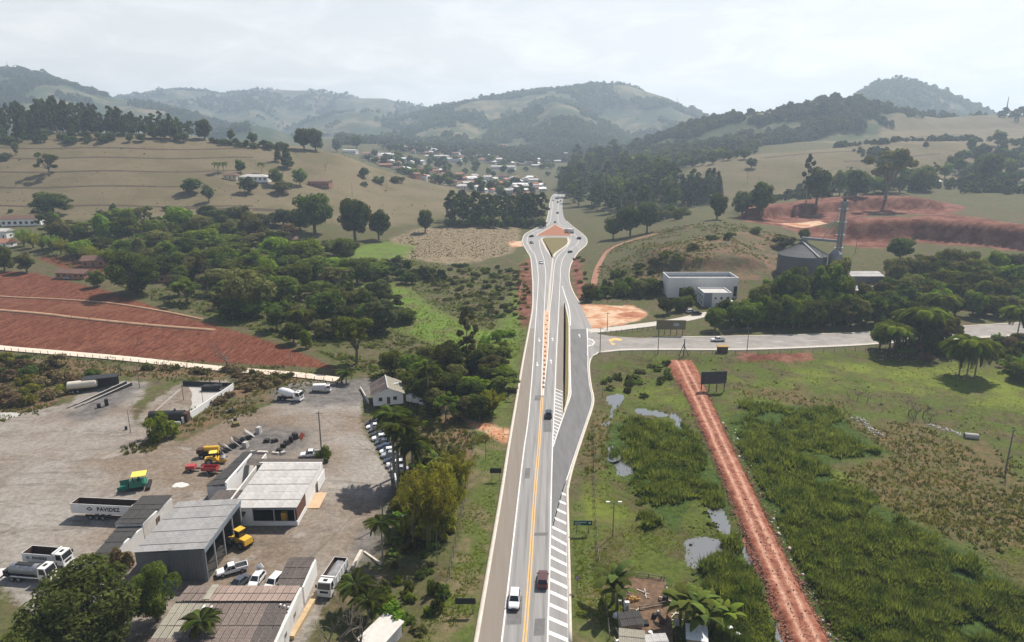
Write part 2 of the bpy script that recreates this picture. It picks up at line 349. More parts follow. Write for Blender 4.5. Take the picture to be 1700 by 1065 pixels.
ZONES['marsh'] = [zone_px([(995, 605), (1050, 590), (1240, 587), (1480, 580), (1700, 620), (2100, 640), (2300, 900), (1900, 1065), (1900, 1200), (1480, 1200), (1150, 1200), (1000, 1000), (980, 900), (965, 800), (985, 720), (1000, 670)])]
ZONES['reeds'] = [zone_px([(1200, 690), (1260, 665), (1380, 670), (1440, 720), (1480, 745), (1370, 760), (1400, 800), (1480, 840), (1560, 880), (1640, 930), (1720, 990), (1850, 1090), (1850, 1200), (1450, 1200), (1380, 1065), (1300, 910), (1240, 790)]),
                  zone_px([(1010, 700), (1060, 690), (1130, 700), (1170, 720), (1200, 790), (1210, 850), (1190, 840), (1160, 820), (1120, 870), (1080, 830), (1040, 790), (1000, 760)]),
                  zone_px([(1150, 900), (1220, 870), (1260, 960), (1290, 1040), (1300, 1120), (1200, 1120), (1180, 1000)])]
ZONES['sedge'] = [zone_px([(1230, 640), (1330, 640), (1430, 690), (1530, 700), (1640, 730), (1720, 800), (1720, 900), (1600, 880), (1500, 840), (1400, 790), (1480, 750), (1390, 690)]),
                  zone_px([(1330, 900), (1450, 930), (1560, 960), (1640, 1040), (1500, 1065), (1400, 1040)]),
                  zone_px([(985, 680), (1040, 700), (1040, 760), (990, 770), (970, 730)])]
ZONES['redearth'] = [zone_px([(1215, 362), (1290, 345), (1380, 331), (1450, 327), (1540, 331), (1610, 343), (1580, 354), (1450, 356), (1390, 374), (1300, 376), (1240, 368)]),
                     zone_px([(1390, 392), (1440, 372), (1500, 361), (1560, 353), (1620, 360), (1710, 380), (1900, 410), (1900, 450), (1710, 420), (1600, 408), (1500, 402), (1430, 408)]),
                     zone_px([(1290, 372), (1350, 376), (1400, 396), (1470, 400), (1480, 412), (1420, 410), (1350, 395)]),
                     zone_px([(948, 420), (962, 424), (966, 450), (975, 490), (962, 498), (952, 470)]),
                     zone_px([(862, 440), (882, 425), (886, 480), (880, 540), (866, 545), (858, 500)]),
                     zone_px([(1230, 586), (1340, 584), (1350, 592), (1240, 598)])]
ZONES['sand'] = [zone_px([(964, 503), (990, 506), (1050, 507), (1078, 520), (1060, 532), (1000, 545), (978, 548), (968, 530)]),
                 zone_px([(770, 692), (800, 705), (848, 716), (848, 738), (810, 722), (780, 705)]),
                 zone_px([(870, 398), (840, 402), (852, 410), (874, 408)]),
                 zone_px([(1290, 370), (1360, 366), (1390, 374), (1330, 378)])]
ZONES['brush'] = [zone_px([(1045, 468), (1075, 430), (1130, 404), (1210, 386), (1290, 388), (1310, 440), (1250, 464), (1150, 462)]),
                  zone_px([(0, 590), (130, 600), (300, 605), (480, 615), (540, 632), (460, 650), (430, 668), (380, 692), (330, 720), (240, 735), (300, 705), (390, 660), (390, 630), (300, 628), (190, 625), (110, 660), (60, 680), (0, 690), (-300, 700), (-300, 590)]),
                  zone_px([(700, 700), (760, 690), (790, 720), (785, 760), (740, 770), (700, 745)])]
ZONES['scrub'] = [zone_px([(975, 500), (985, 440), (1010, 405), (1060, 385), (1220, 370), (1295, 382), (1300, 440), (1100, 470), (1010, 500)])]
ZONES['wild'] = [zone_px([(60, 376), (330, 384), (560, 405), (700, 390), (700, 432), (860, 445), (862, 540), (840, 600), (800, 720), (700, 720), (600, 625), (500, 580), (330, 528), (240, 500), (170, 470), (60, 430)])]
SD = {k: np.max([sdf(p, XX, YYg) for p in v], 0) for k, v in ZONES.items()}

# ---- local relief of the flat ground
def edge_px(pts, n=6): return [at_z(p[0], p[1]) for p in catmull(pts, n)]
EL = [(790, 1065), (811, 943), (832, 820), (845, 737), (858, 660), (868, 600), (879, 542), (884, 510), (884.5, 480), (884, 462), (881, 429), (875, 417), (868, 404), (867.5, 397), (871, 389), (880, 383), (894, 376), (906, 368), (909, 360), (911, 349), (913, 335), (916, 326), (922, 320), (931, 314)]
ER = [(947, 1065), (944.5, 940), (942, 827), (943, 806), (952, 770), (972, 709), (983, 676), (985, 660), (981, 640), (978, 612), (981, 594), (993, 584), (993, 556), (984, 545), (972, 524), (962, 503), (952, 486), (946, 470), (944.5, 455), (947, 440), (953, 428), (961, 417), (972, 407), (974.5, 400), (972, 393), (962, 384), (950, 375), (941, 367), (936, 359), (934, 345), (934.5, 333), (939, 322), (943, 314)]
eL = [(at_z(*EL[0])[0] - (at_z(*EL[1])[0] - at_z(*EL[0])[0]) * 2.2, at_z(*EL[0])[1] - 49)] + edge_px(EL, 5)
eR = [(at_z(*ER[0])[0] - 2.2, at_z(*ER[0])[1] - 49)] + edge_px(ER, 5)
ROADP = eL + eR[::-1]
SLO = [(993, 585.5), (1030, 581), (1110, 580), (1240, 580), (1400, 574), (1480, 569), (1600, 562), (1720, 555), (1900, 545)]
SUP = [(993, 554), (1010, 557), (1060, 560.5), (1110, 559.5), (1240, 557.5), (1400, 553), (1500, 548), (1600, 541), (1720, 534), (1900, 523)]
sLo = edge_px(SLO, 5); sUp = edge_px(SUP, 5)
SIDEP = sLo + sUp[::-1]
TRACK = [(1122, 586), (1143, 625), (1163, 665), (1195, 735), (1230, 810), (1266, 890), (1303, 970), (1348, 1065), (1400, 1170)]
TRW = [4.2, 3.2, 2.6, 2.3, 2.2, 2.2, 2.2, 2.3, 2.4]
FARM = [(-420, 548), (-150, 564), (0, 580), (130, 591), (280, 604), (420, 616), (560, 627)]
def dist_line(P, X, Y, lim=40.0):
    P = np.array(P); d = np.full(X.shape, lim * lim); b = (X > P[:, 0].min() - lim) & (X < P[:, 0].max() + lim) & (Y > P[:, 1].min() - lim) & (Y < P[:, 1].max() + lim)
    x = X[b]; y = Y[b]; e = d[b]
    for i in range(len(P) - 1):
        ax, ay = P[i]; ex, ey = P[i + 1] - P[i]; t = np.clip(((x - ax) * ex + (y - ay) * ey) / (ex * ex + ey * ey), 0, 1)
        e = np.minimum(e, (x - ax - ex * t) ** 2 + (y - ay - ey * t) ** 2)
    d[b] = e; return np.sqrt(d)
Z -= 1.25 * sstep(0, 9, SD['marsh'])
def step_bank(pts, dh, w, back):
    """a cut bank: the ground behind the line stands dh higher, falling away again further back"""
    P = np.array(sorted([G(p[0], p[1])[:2] for p in pts])); yl = np.interp(XX, P[:, 0], P[:, 1]); d = YYg - yl
    ends = sstep(P[0, 0], P[0, 0] + 14, XX) * (1 - sstep(P[-1, 0] - 14, P[-1, 0], XX))
    return dh * sstep(0, w, d) * (1 - sstep(back * 0.3, back, d)) * ends
Z += step_bank([(1230, 364), (1300, 360), (1380, 352), (1450, 346), (1540, 346), (1600, 349)], 7.0, 5, 70)
Z += step_bank([(1400, 402), (1460, 400), (1520, 398), (1600, 404), (1710, 418), (1800, 430)], 11.0, 12, 70)
Z += step_bank([(1060, 440), (1120, 452), (1200, 452), (1290, 450)], 5.0, 8, 70)
rd = sdf(ROADP, XX, YYg, 12); sr = sdf(SIDEP, XX, YYg, 12)
tw = np.maximum(rd, sr); k = sstep(-3.5, -0.4, tw); Z = Z * (1 - k) + np.minimum(Z, -0.22) * k
k2 = sstep(-12, -1.0, tw); Z = Z * (1 - k2) + (Z * 0.35 - 0.08) * k2
fl = edge_px(FARM, 4); dF = dist_line(fl, XX, YYg)
FARMP = [(x, y, float(gz(x, y)) + 0.12) for x, y in fl]
kf = 1 - sstep(2.2, 6, dF); Z = Z * (1 - kf) + (Z - 0.25) * kf

WATER = [[(1001, 661), (1026, 662), (1019, 676), (1012, 690), (1007, 706), (1001, 705), (1006, 684)], [(1001, 712), (1007, 712), (1006, 742), (1019, 760), (1013, 764), (1000, 746)],
 [(1046, 676), (1080, 679), (1090, 688), (1062, 687)], [(1091, 682), (1113, 685), (1111, 693), (1094, 691)], [(1120, 688), (1134, 703), (1129, 709)],
 [(1015, 763), (1040, 767), (1043, 782), (1030, 787), (1012, 773)], [(1169, 816), (1187, 821), (1196, 850), (1207, 879), (1197, 881), (1184, 856)],
 [(1144, 898), (1170, 892), (1196, 899), (1212, 920), (1172, 932), (1148, 937)], [(1241, 894), (1253, 911), (1270, 940), (1277, 956), (1266, 953), (1244, 916)],
 [(1272, 995), (1302, 1043), (1314, 1066), (1290, 1052)], [(1226, 915), (1237, 913), (1238, 932), (1228, 934)], [(1030, 742), (1052, 747), (1046, 752), (1032, 749)]]
WATERP = [[at_z(p[0], p[1], -1.4) for p in catmull(w + [w[0]], 4)[:-1]] for w in WATER]
for w in WATERP: Z -= 0.55 * sstep(-0.9, 0.9, sdf(w, XX, YYg, 5))
# ---- the sheet itself, with the zone distances stored on it for the material
idx = np.arange(NY * NS).reshape(NY, NS)
q = np.stack([idx[:-1, :-1], idx[:-1, 1:], idx[1:, 1:], idx[1:, :-1]], -1).reshape(-1, 4)
me = mesh_np('ground', np.stack([XX, YYg, Z], -1), quads=q, smooth=True)
CH = ['pasture', 'plough', 'lush', 'stubble', 'yard', 'gravel', 'verge', 'marsh', 'reeds', 'sedge', 'redearth', 'sand', 'brush', 'hill', 'zsp', 'zsp2']
SD['hill'] = np.clip((HILL - 0.25) * 60, -40, 40); SD['zsp'] = np.zeros_like(Z); SD['zsp2'] = np.zeros_like(Z)
for a in range(4):
    at = me.attributes.new('zone%d' % a, 'FLOAT_COLOR', 'POINT')
    at.data.foreach_set('color', np.stack([SD[CH[a * 4 + c]] for c in range(4)], -1).astype(np.float32).ravel())
gm = bpy.data.materials.new('ground_soil_and_grass'); gm.use_nodes = True; t = gm.node_tree; B = t.nodes['Principled BSDF']; N = t.nodes.new; L = t.links.new
B.inputs['Roughness'].default_value = 0.95; B.inputs['Specular IOR Level'].default_value = 0.08
tcn = N('ShaderNodeTexCoord')
def gnoise(scale, det=6, rough=0.6, warp=None, dist=0.0):
    n = N('ShaderNodeTexNoise'); n.inputs['Scale'].default_value = scale; n.inputs['Detail'].default_value = det; n.inputs['Roughness'].default_value = rough; n.inputs['Distortion'].default_value = dist
    if warp:
        mp = N('ShaderNodeMapping'); mp.inputs['Scale'].default_value = warp[0]; mp.inputs['Rotation'].default_value = warp[1]; L(tcn.outputs['Object'], mp.inputs[0]); L(mp.outputs[0], n.inputs['Vector'])
    else: L(tcn.outputs['Object'], n.inputs['Vector'])
    return n.outputs['Fac']
def ramp(fac, a, b, p0=0.38, p1=0.62):
    r = N('ShaderNodeValToRGB'); r.color_ramp.elements[0].position = p0; r.color_ramp.elements[1].position = p1
    r.color_ramp.elements[0].color = col(a); r.color_ramp.elements[1].color = col(b); L(fac, r.inputs[0]); return r.outputs[0]
def mixc(f, a, b):
    m = N('ShaderNodeMix'); m.data_type = 'RGBA'
    (L(f, m.inputs[0]) if not isinstance(f, float) else setattr(m.inputs[0], 'default_value', f)); L(a, m.inputs[6]); L(b, m.inputs[7]); return m.outputs[2]
def rng_(f, a, b, c=0.0, d=1.0):
    m = N('ShaderNodeMapRange'); m.interpolation_type = 'SMOOTHSTEP'; m.inputs['From Min'].default_value = a; m.inputs['From Max'].default_value = b; m.inputs['To Min'].default_value = c; m.inputs['To Max'].default_value = d; L(f, m.inputs['Value']); return m.outputs[0]
fine = gnoise(1.1, 8, 0.7); mid = gnoise(0.13, 6, 0.62); big = gnoise(0.022, 5, 0.6); huge = gnoise(0.0045, 5, 0.6); tuft = gnoise(0.45, 5, 0.75)
SDN = {}
for a in range(4):
    an = N('ShaderNodeAttribute'); an.attribute_name = 'zone%d' % a; sp = N('ShaderNodeSeparateColor'); L(an.outputs['Color'], sp.inputs[0])
    for c, o in enumerate([sp.outputs[0], sp.outputs[1], sp.outputs[2], an.outputs['Alpha']]): SDN[CH[a * 4 + c]] = o
def zmask(name, amp, soft, nf=None):
    nf = nf or mid; m = N('ShaderNodeMath'); m.operation = 'MULTIPLY_ADD'; L(nf, m.inputs[0]); m.inputs[1].default_value = amp; L(SDN[name], m.inputs[2])
    return rng_(m.outputs[0], amp * 0.5 - soft, amp * 0.5 + soft)
cur = mixc(rng_(mid, 0.4, 0.6), ramp(fine, (0.046, 0.062, 0.018), (0.100, 0.098, 0.037)), ramp(tuft, (0.060, 0.050, 0.028), (0.125, 0.102, 0.058)))
def over(name, amp, soft, c, nf=None):
    global cur
    cur = mixc(zmask(name, amp, soft, nf), cur, c)
hillc = mixc(rng_(big, 0.42, 0.58), ramp(tuft, (0.05, 0.065, 0.028), (0.075, 0.085, 0.035)), ramp(mid, (0.145, 0.118, 0.070), (0.19, 0.155, 0.085)))
hillc = mixc(rng_(huge, 0.44, 0.56), ramp(mid, (0.030, 0.045, 0.022), (0.055, 0.072, 0.032)), hillc)
over('hill', 20, 6, hillc, huge)
past = mixc(rng_(big, 0.42, 0.62), ramp(fine, (0.116, 0.094, 0.055), (0.182, 0.148, 0.090)), ramp(fine, (0.090, 0.078, 0.041), (0.140, 0.118, 0.064)))
past = mixc(rng_(tuft, 0.64, 0.72), past, ramp(fine, (0.05, 0.055, 0.025), (0.09, 0.08, 0.04)))
past = mixc(rng_(gnoise(0.22, 6, 0.7, ((0.10, 1.0, 1.0), (0, 0, R(3))), 0.8), 0.5, 0.68, 0, 0.55), past, ramp(fine, (0.075, 0.062, 0.036), (0.125, 0.102, 0.06)))
over('pasture', 22, 6, past)
fur = gnoise(0.9, 5, 0.7, ((1.0, 0.16, 1.0), (0, 0, R(24))), 0.6)
pl = mixc(rng_(fur, 0.35, 0.65), ramp(fine, (0.045, 0.013, 0.008), (0.115, 0.034, 0.019)), ramp(fine, (0.115, 0.038, 0.022), (0.205, 0.085, 0.050)))
pl = mixc(rng_(big, 0.5, 0.75, 0, 0.55), pl, ramp(tuft, (0.16, 0.075, 0.042), (0.26, 0.145, 0.085)))
over('plough', 5, 1.2, pl, tuft)
over('stubble', 14, 3, mixc(rng_(tuft, 0.45, 0.6), ramp(fine, (0.175, 0.135, 0.085), (0.28, 0.225, 0.145)), ramp(fine, (0.08, 0.07, 0.04), (0.13, 0.105, 0.06))))
over('lush', 22, 4, mixc(rng_(mid, 0.45, 0.65), ramp(fine, (0.070, 0.120, 0.020), (0.130, 0.190, 0.034)), ramp(tuft, (0.075, 0.085, 0.028), (0.13, 0.125, 0.048))))
over('brush', 9, 2, mixc(rng_(mid, 0.42, 0.6), ramp(tuft, (0.055, 0.052, 0.028), (0.125, 0.105, 0.055)), ramp(fine, (0.11, 0.066, 0.040), (0.19, 0.125, 0.075))))
over('verge', 6, 1.5, mixc(rng_(mid, 0.42, 0.62), ramp(fine, (0.052, 0.076, 0.016), (0.100, 0.120, 0.032)), ramp(tuft, (0.088, 0.080, 0.036), (0.165, 0.132, 0.075))))
mar = mixc(rng_(mid, 0.42, 0.60), ramp(fine, (0.046, 0.066, 0.013), (0.092, 0.112, 0.024)), ramp(tuft, (0.052, 0.050, 0.021), (0.105, 0.088, 0.042)))
mar = mixc(rng_(big, 0.50, 0.66), mar, ramp(fine, (0.095, 0.125, 0.017), (0.155, 0.180, 0.031)))
over('marsh', 6, 1.5, mar)
over('sedge', 20, 4, mixc(rng_(tuft, 0.42, 0.6), ramp(fine, (0.055, 0.058, 0.022), (0.105, 0.095, 0.038)), ramp(fine, (0.10, 0.062, 0.034), (0.16, 0.115, 0.055))))
over('reeds', 10, 2, ramp(fine, (0.025, 0.045, 0.010), (0.06, 0.095, 0.020)))
yd = mixc(rng_(big, 0.40, 0.62), ramp(fine, (0.205, 0.187, 0.166), (0.295, 0.270, 0.242)), ramp(fine, (0.130, 0.098, 0.072), (0.215, 0.168, 0.125)))
track_n = gnoise(0.16, 6, 0.7, ((0.35, 1.6, 1.0), (0, 0, R(-28))), 1.2)
yd = mixc(rng_(track_n, 0.52, 0.66, 0, 0.6), yd, ramp(tuft, (0.075, 0.062, 0.052), (0.150, 0.128, 0.105)))
yd = mixc(rng_(mid, 0.60, 0.72, 0, 0.5), yd, ramp(fine, (0.33, 0.31, 0.28), (0.40, 0.375, 0.35)))
yd = mixc(rng_(gnoise(0.06, 7, 0.7, ((1.0, 0.5, 1.0), (0, 0, R(40))), 1.5), 0.53, 0.70, 0, 0.6), yd, ramp(tuft, (0.085, 0.066, 0.052), (0.165, 0.132, 0.105)))
over('yard', 5, 1.0, yd, tuft)
over('gravel', 12, 3, ramp(tuft, (0.085, 0.078, 0.074), (0.165, 0.152, 0.142)))
over('redearth', 11, 1.6, mixc(rng_(mid, 0.42, 0.6), ramp(tuft, (0.080, 0.026, 0.018), (0.145, 0.052, 0.036)), ramp(fine, (0.150, 0.062, 0.042), (0.24, 0.118, 0.082))), mid)
over('sand', 8, 1.5, mixc(rng_(mid, 0.45, 0.62), ramp(tuft, (0.46, 0.30, 0.19), (0.56, 0.41, 0.29)), ramp(fine, (0.33, 0.135, 0.07), (0.44, 0.22, 0.12))))
L(cur, B.inputs['Base Color'])
bp = N('ShaderNodeBump'); bp.inputs['Strength'].default_value = 0.7; bp.inputs['Distance'].default_value = 0.35; L(tuft, bp.inputs['Height'])
bp2 = N('ShaderNodeBump'); bp2.inputs['Strength'].default_value = 0.5; bp2.inputs['Distance'].default_value = 0.12; L(fine, bp2.inputs['Height']); L(bp.outputs[0], bp2.inputs['Normal'])
L(bp2.outputs[0], B.inputs['Normal'])
me.materials.append(gm)
ground = struct(link('ground', me))

# ---- air: one even box of haze round everything
hz = MB().box(-6600, 6600, -150, 5500, -8, 400).build('haze', None); stuff(hz)
hm = bpy.data.materials.new('hazy_air'); hm.use_nodes = True; ht = hm.node_tree; ht.nodes.clear()
pv = ht.nodes.new('ShaderNodeVolumePrincipled'); ho = ht.nodes.new('ShaderNodeOutputMaterial'); ht.links.new(pv.outputs[0], ho.inputs['Volume'])
pv.inputs['Color'].default_value = (0.66, 0.82, 1.0, 1); pv.inputs['Density'].default_value = 0.00020; pv.inputs['Anisotropy'].default_value = 0.35
hz.data.materials.append(hm)
# ================================================================== ROADS, KERBS, MARKINGS, TRACKS, WATER
def roadmat(name, a, b, streak=(1.2, 0.05, 1), bump=0.15):
    return mat(name, a, 0.85, c2=b, scale=1.0, amt=0.6, bump=bump, spec=0.2, streak=streak)
M_asph = roadmat('worn_grey_asphalt', (0.185, 0.178, 0.172), (0.315, 0.305, 0.295), (0.9, 0.018, 1))
M_fresh = roadmat('dark_new_asphalt', (0.105, 0.104, 0.104), (0.190, 0.187, 0.184), (0.7, 0.10, 1))
M_should = roadmat('brownish_shoulder', (0.175, 0.148, 0.122), (0.235, 0.205, 0.175))
M_kerb = mat('pale_concrete_kerb', (0.42, 0.37, 0.31), 0.9, c2=(0.60, 0.55, 0.48), scale=0.9)
M_white = mat('white_road_paint', (0.48, 0.46, 0.43), 0.7, c2=(0.82, 0.81, 0.79), scale=1.6, amt=0.4)
M_yel = mat('yellow_road_paint', (0.60, 0.33, 0.085), 0.7, c2=(0.72, 0.42, 0.13), scale=0.8)
M_redpaint = mat('salmon_median_paint', (0.46, 0.26, 0.16), 0.8, c2=(0.60, 0.38, 0.25), scale=0.5)
M_isl = mat('dry_island_grass', (0.115, 0.092, 0.032), 0.95, c2=(0.165, 0.135, 0.050), scale=1.3)
M_islred = mat('bare_red_island_soil', (0.25, 0.095, 0.050), 0.95, c2=(0.31, 0.135, 0.075), scale=0.7)
M_conc = mat('pale_driveway_concrete', (0.38, 0.345, 0.30), 0.9, c2=(0.50, 0.46, 0.41), scale=0.5)
def yinterp(P, ys):
    P = sorted(P, key=lambda p: p[1]); return np.interp(ys, [p[1] for p in P], [p[0] for p in P])
def paved(name, Lp, Rp, y0, y1, z, m, parent=None, step=1.6):
    ys = np.arange(y0, y1 + step, step); ys[-1] = y1; xl = yinterp(Lp, ys); xr = yinterp(Rp, ys)
    V = np.concatenate([np.stack([xl, ys, 0 * ys + z], -1), np.stack([xr, ys, 0 * ys + z], -1)]); n = len(ys)
    q = [(i, n + i, n + i + 1, i + 1) for i in range(n - 1)]
    return link(name, mesh_np(name, V, quads=q, mat=m), parent)
def offs(P, d):
    P = np.array([p[:2] for p in P], float); t = np.gradient(P, axis=0); t /= np.linalg.norm(t, axis=1)[:, None] + 1e-9
    return P + np.stack([-t[:, 1], t[:, 0]], -1) * d
def strip(name, P, w, z, m, parent=None, h=0.0, off=0.0):
    """flat line (h=0) or kerb of height h along a polyline; z may be one height or one per point"""
    P = np.array(P, float); zz = P[:, 2] if P.shape[1] > 2 else np.zeros(len(P)); a = offs(P, off + w / 2); b = offs(P, off - w / 2); n = len(P)
    if not h:
        V = np.concatenate([np.c_[a, zz + z], np.c_[b, zz + z]]); q = [(i, i + 1, n + i + 1, n + i) for i in range(n - 1)]
    else:
        V = np.concatenate([np.c_[a, zz - 0.3], np.c_[a, zz + z + h], np.c_[b, zz + z + h], np.c_[b, zz - 0.3]])
        q = [(k * n + i, k * n + i + 1, k * n + n + i + 1, k * n + n + i) for k in range(3) for i in range(n - 1)] + [(0, n, 2 * n, 3 * n), (n - 1, 4 * n - 1, 3 * n - 1, 2 * n - 1)]
    return link(name, mesh_np(name, V, quads=q, mat=m), parent)
def flatpoly(name, P, z, m, parent=None, h=0.0):
    mb = MB(); n = len(P)
    if h: mb.add([(x, y, z - 0.3) for x, y in P] + [(x, y, z + h) for x, y in P], [tuple(range(n, 2 * n))] + [(k, (k + 1) % n, n + (k + 1) % n, n + k) for k in range(n)])
    else: mb.poly([(x, y, z) for x, y in P])
    return mb.build(name, m, parent)
def inset(P, d):
    P = np.array(P, float); n = len(P); ar = 0.5 * sum(P[i][0] * P[(i + 1) % n][1] - P[(i + 1) % n][0] * P[i][1] for i in range(n)); s = 1 if ar > 0 else -1; o = []
    for i in range(n):
        a = P[i] - P[i - 1]; b = P[(i + 1) % n] - P[i]; na = np.array([-a[1], a[0]]) / (np.linalg.norm(a) + 1e-9); nb = np.array([-b[1], b[0]]) / (np.linalg.norm(b) + 1e-9)
        m = na + nb; m /= max(np.linalg.norm(m), 0.3) ; o.append(tuple(P[i] + s * m * d / max(0.5, abs(np.dot(m, na)))))
    return o
def pw(pts, n=6): return [tuple(p) for p in edge_px(pts, n)]

y_end = min(eL[-1][1], eR[-1][1])
road = struct(paved('highway_road', eL, eR, eL[0][1], y_end, 0.02, M_asph))
L1 = [(815, 1220), (833, 1065), (847, 943), (861, 820), (870, 745), (876.5, 700), (882, 640), (885.8, 590), (887.5, 560), (890.5, 515), (893, 480), (893.5, 455), (889, 425), (883, 416), (876, 404), (875, 397), (879, 390), (889, 384), (903, 377), (911, 371), (914.5, 362), (916, 350), (917.5, 338), (919.5, 328), (925, 320)]
R1 = [(905, 1220), (909, 1065), (912.5, 943), (915, 820), (917.3, 740), (919.5, 690), (921.4, 644), (923.3, 598), (925, 560), (927, 525), (928.8, 488), (930, 465), (931.5, 440), (937, 425), (947, 414), (958, 405), (960.5, 399), (957, 392), (948, 384), (935, 375), (928, 370), (926.5, 358), (926.5, 345), (928, 332), (932, 320)]
l1 = pw(L1, 5); r1 = pw(R1, 5)
paved('road_shoulder', eL, l1, 60, at_z(882, 545)[1], 0.026, M_should, road)
strip('edge_line', l1, 0.26, 0.036, M_white, road)
strip('edge_line', r1, 0.24, 0.036, M_white, road)
strip('kerb', eL, 0.7, 0.02, M_kerb, road, h=0.06)
M_wear = mat('tyre_darkened_asphalt', (0.145, 0.140, 0.136), 0.85, c2=(0.27, 0.262, 0.255), scale=1.0, streak=(0.8, 0.03, 1), amt=0.5); M_patch = mat('tar_patch', (0.095, 0.093, 0.092), 0.85, c2=(0.16, 0.157, 0.155), scale=0.8)
_ys = np.arange(62, 260, 4.0); _xl = yinterp(l1, _ys); _xr = yinterp(r1, _ys)
for fr in (0.10, 0.33, 0.64, 0.88): strip('wheel_track', list(zip(_xl + (_xr - _xl) * fr + 0.12 * np.sin(_ys / 17 + fr * 9), _ys)), 0.55, 0.029, M_wear, road)
for fr, y0_, ln_, w_ in [(0.22, 93, 7, 2.3), (0.8, 90.5, 4, 1.6), (0.2, 141, 5, 1.1), (0.78, 166, 9, 2.0), (0.3, 188, 4, 1.8), (0.72, 118, 1.2, 2.6)]:
    xc = float(np.interp(y0_, _ys, _xl + (_xr - _xl) * fr)); MB().poly([(xc - w_ / 2, y0_, 0.033), (xc + w_ / 2 + 0.1, y0_ + 0.1, 0.033), (xc + w_ / 2 + 0.4, y0_ + ln_, 0.033), (xc - w_ / 2 + 0.35, y0_ + ln_ - 0.1, 0.033)]).build('asphalt_patch', M_patch, road)
# frontage road: darker, newer asphalt, merging on the right
FI = [(918.5, 741), (921, 732), (932, 700), (942, 672), (947.5, 655), (947.5, 640), (946.5, 600), (946, 560), (946, 545)]
FO = [(916.8, 876), (932, 820), (940.5, 797), (951, 765), (970, 709), (981, 676), (983, 660), (979, 640), (976, 612), (976, 590), (975, 560), (974, 545)]
fi = pw(FI, 5); fo = pw(FO, 5)
paved('frontage_asphalt', [p for p in pw([(915.6, 876), (916.5, 820)] + FI[0:], 5)], fo, at_z(917, 874)[1], at_z(960, 546)[1], 0.026, M_fresh, road)
strip('edge_line', fi, 0.25, 0.040, M_white, road); strip('edge_line', fo, 0.22, 0.040, M_white, road)
strip('kerb', pw([(947, 1065), (944.5, 940), (942, 827), (943.5, 805), (952, 770), (972, 709), (983, 676), (985, 660), (981, 640), (978, 612), (981, 594), (993, 585)], 5), 0.55, 0.02, M_kerb, road, h=0.12)
strip('kerb', pw([(962, 503), (952, 486), (946, 470), (944.5, 455), (947, 440), (953, 428), (961, 417), (972, 407), (974.5, 400), (972, 393), (962, 384), (950, 375), (941, 367)], 5), 0.7, 0.02, M_kerb, road, h=0.12)
# upper frontage lane between the verge island and the dirt lot
paved('shoulder_strip', pw([(923.5, 655), (927.5, 545), (932, 490)], 3), pw([(934, 655), (936.5, 545), (935.5, 505)], 3), at_z(930, 650)[1], at_z(930, 508)[1], 0.026, M_should, road)
strip('edge_line', pw([(933, 474), (938, 490), (943, 505), (946, 520), (947, 540)], 4), 0.35, 0.036, M_white, road)
# double yellow centre line and its salmon median with studs
yc = pw([(855, 1220), (870.6, 1065), (880, 943), (888, 820), (895.5, 730), (900, 656)], 6)
for s_ in (-1, 1): strip('centre_line', yc, 0.2, 0.036, M_yel, road, off=s_ * 0.22)
flatpoly('median_paint', pw([(899, 660), (901, 660), (905.5, 620), (909, 590), (911, 555), (912.7, 517), (903.4, 517), (902, 560), (900.5, 600), (899.5, 630)], 2), 0.030, M_redpaint, road)
strip('edge_line', pw([(899, 660), (900.5, 600), (902, 560), (903.4, 517), (905, 480), (906, 455), (903, 430), (897, 412), (895, 398)], 4), 0.25, 0.036, M_white, road)
strip('edge_line', pw([(901, 660), (908.5, 595), (911, 555), (912.7, 517), (917, 480), (920, 445), (925, 427), (938, 413), (946, 403), (947, 396)], 4), 0.25, 0.036, M_white, road)
M_stud = mat('dark_median_mark', (0.10, 0.075, 0.06), 0.9)
for k in range(17):
    py = 524 + k * 7.4; f = k / 16.0; x0 = 908 - 6.0 * f + 1.5 * math.sin(k * 2.4) * (1 - f); X, Y = at_z(x0, py)
    MB().box(X - 0.35, X + 0.35, Y - 1.0, Y + 1.0, 0.034, 0.06).build('median_stud', M_stud, road)
# islands
def island(name, P, m, kw=0.6):
    k = flatpoly(name + '_kerb', P, 0.02, M_kerb, road, h=0.15); flatpoly(name, inset(P, kw), 0.19, m, road, h=0.03)
island('grass_island', pw([(897, 397), (905, 394), (940, 394), (945, 397.5), (944, 405), (934, 413), (924, 420), (918, 428.5), (912.5, 424), (904.5, 412)], 3), M_isl, 1.3)
island('earth_island', pw([(921.5, 372), (931, 377), (942, 383), (950.5, 390.6), (936, 391.3), (905, 391.4), (889.5, 391), (899, 385), (911, 378.5)], 2), M_islred, 0.9)
island('median_island', pw([(916.5, 430), (919, 430), (915.8, 460), (913.6, 490), (911.2, 517), (907.8, 517), (910.2, 490), (913.2, 460)], 2), M_isl, 0.45)
island('verge_island', pw([(936.5, 503), (938.5, 503), (943, 520), (946, 540), (946.3, 600), (946, 655), (938, 684), (933.5, 686), (934.5, 655), (936, 600), (937, 540)], 2), M_isl, 0.55)
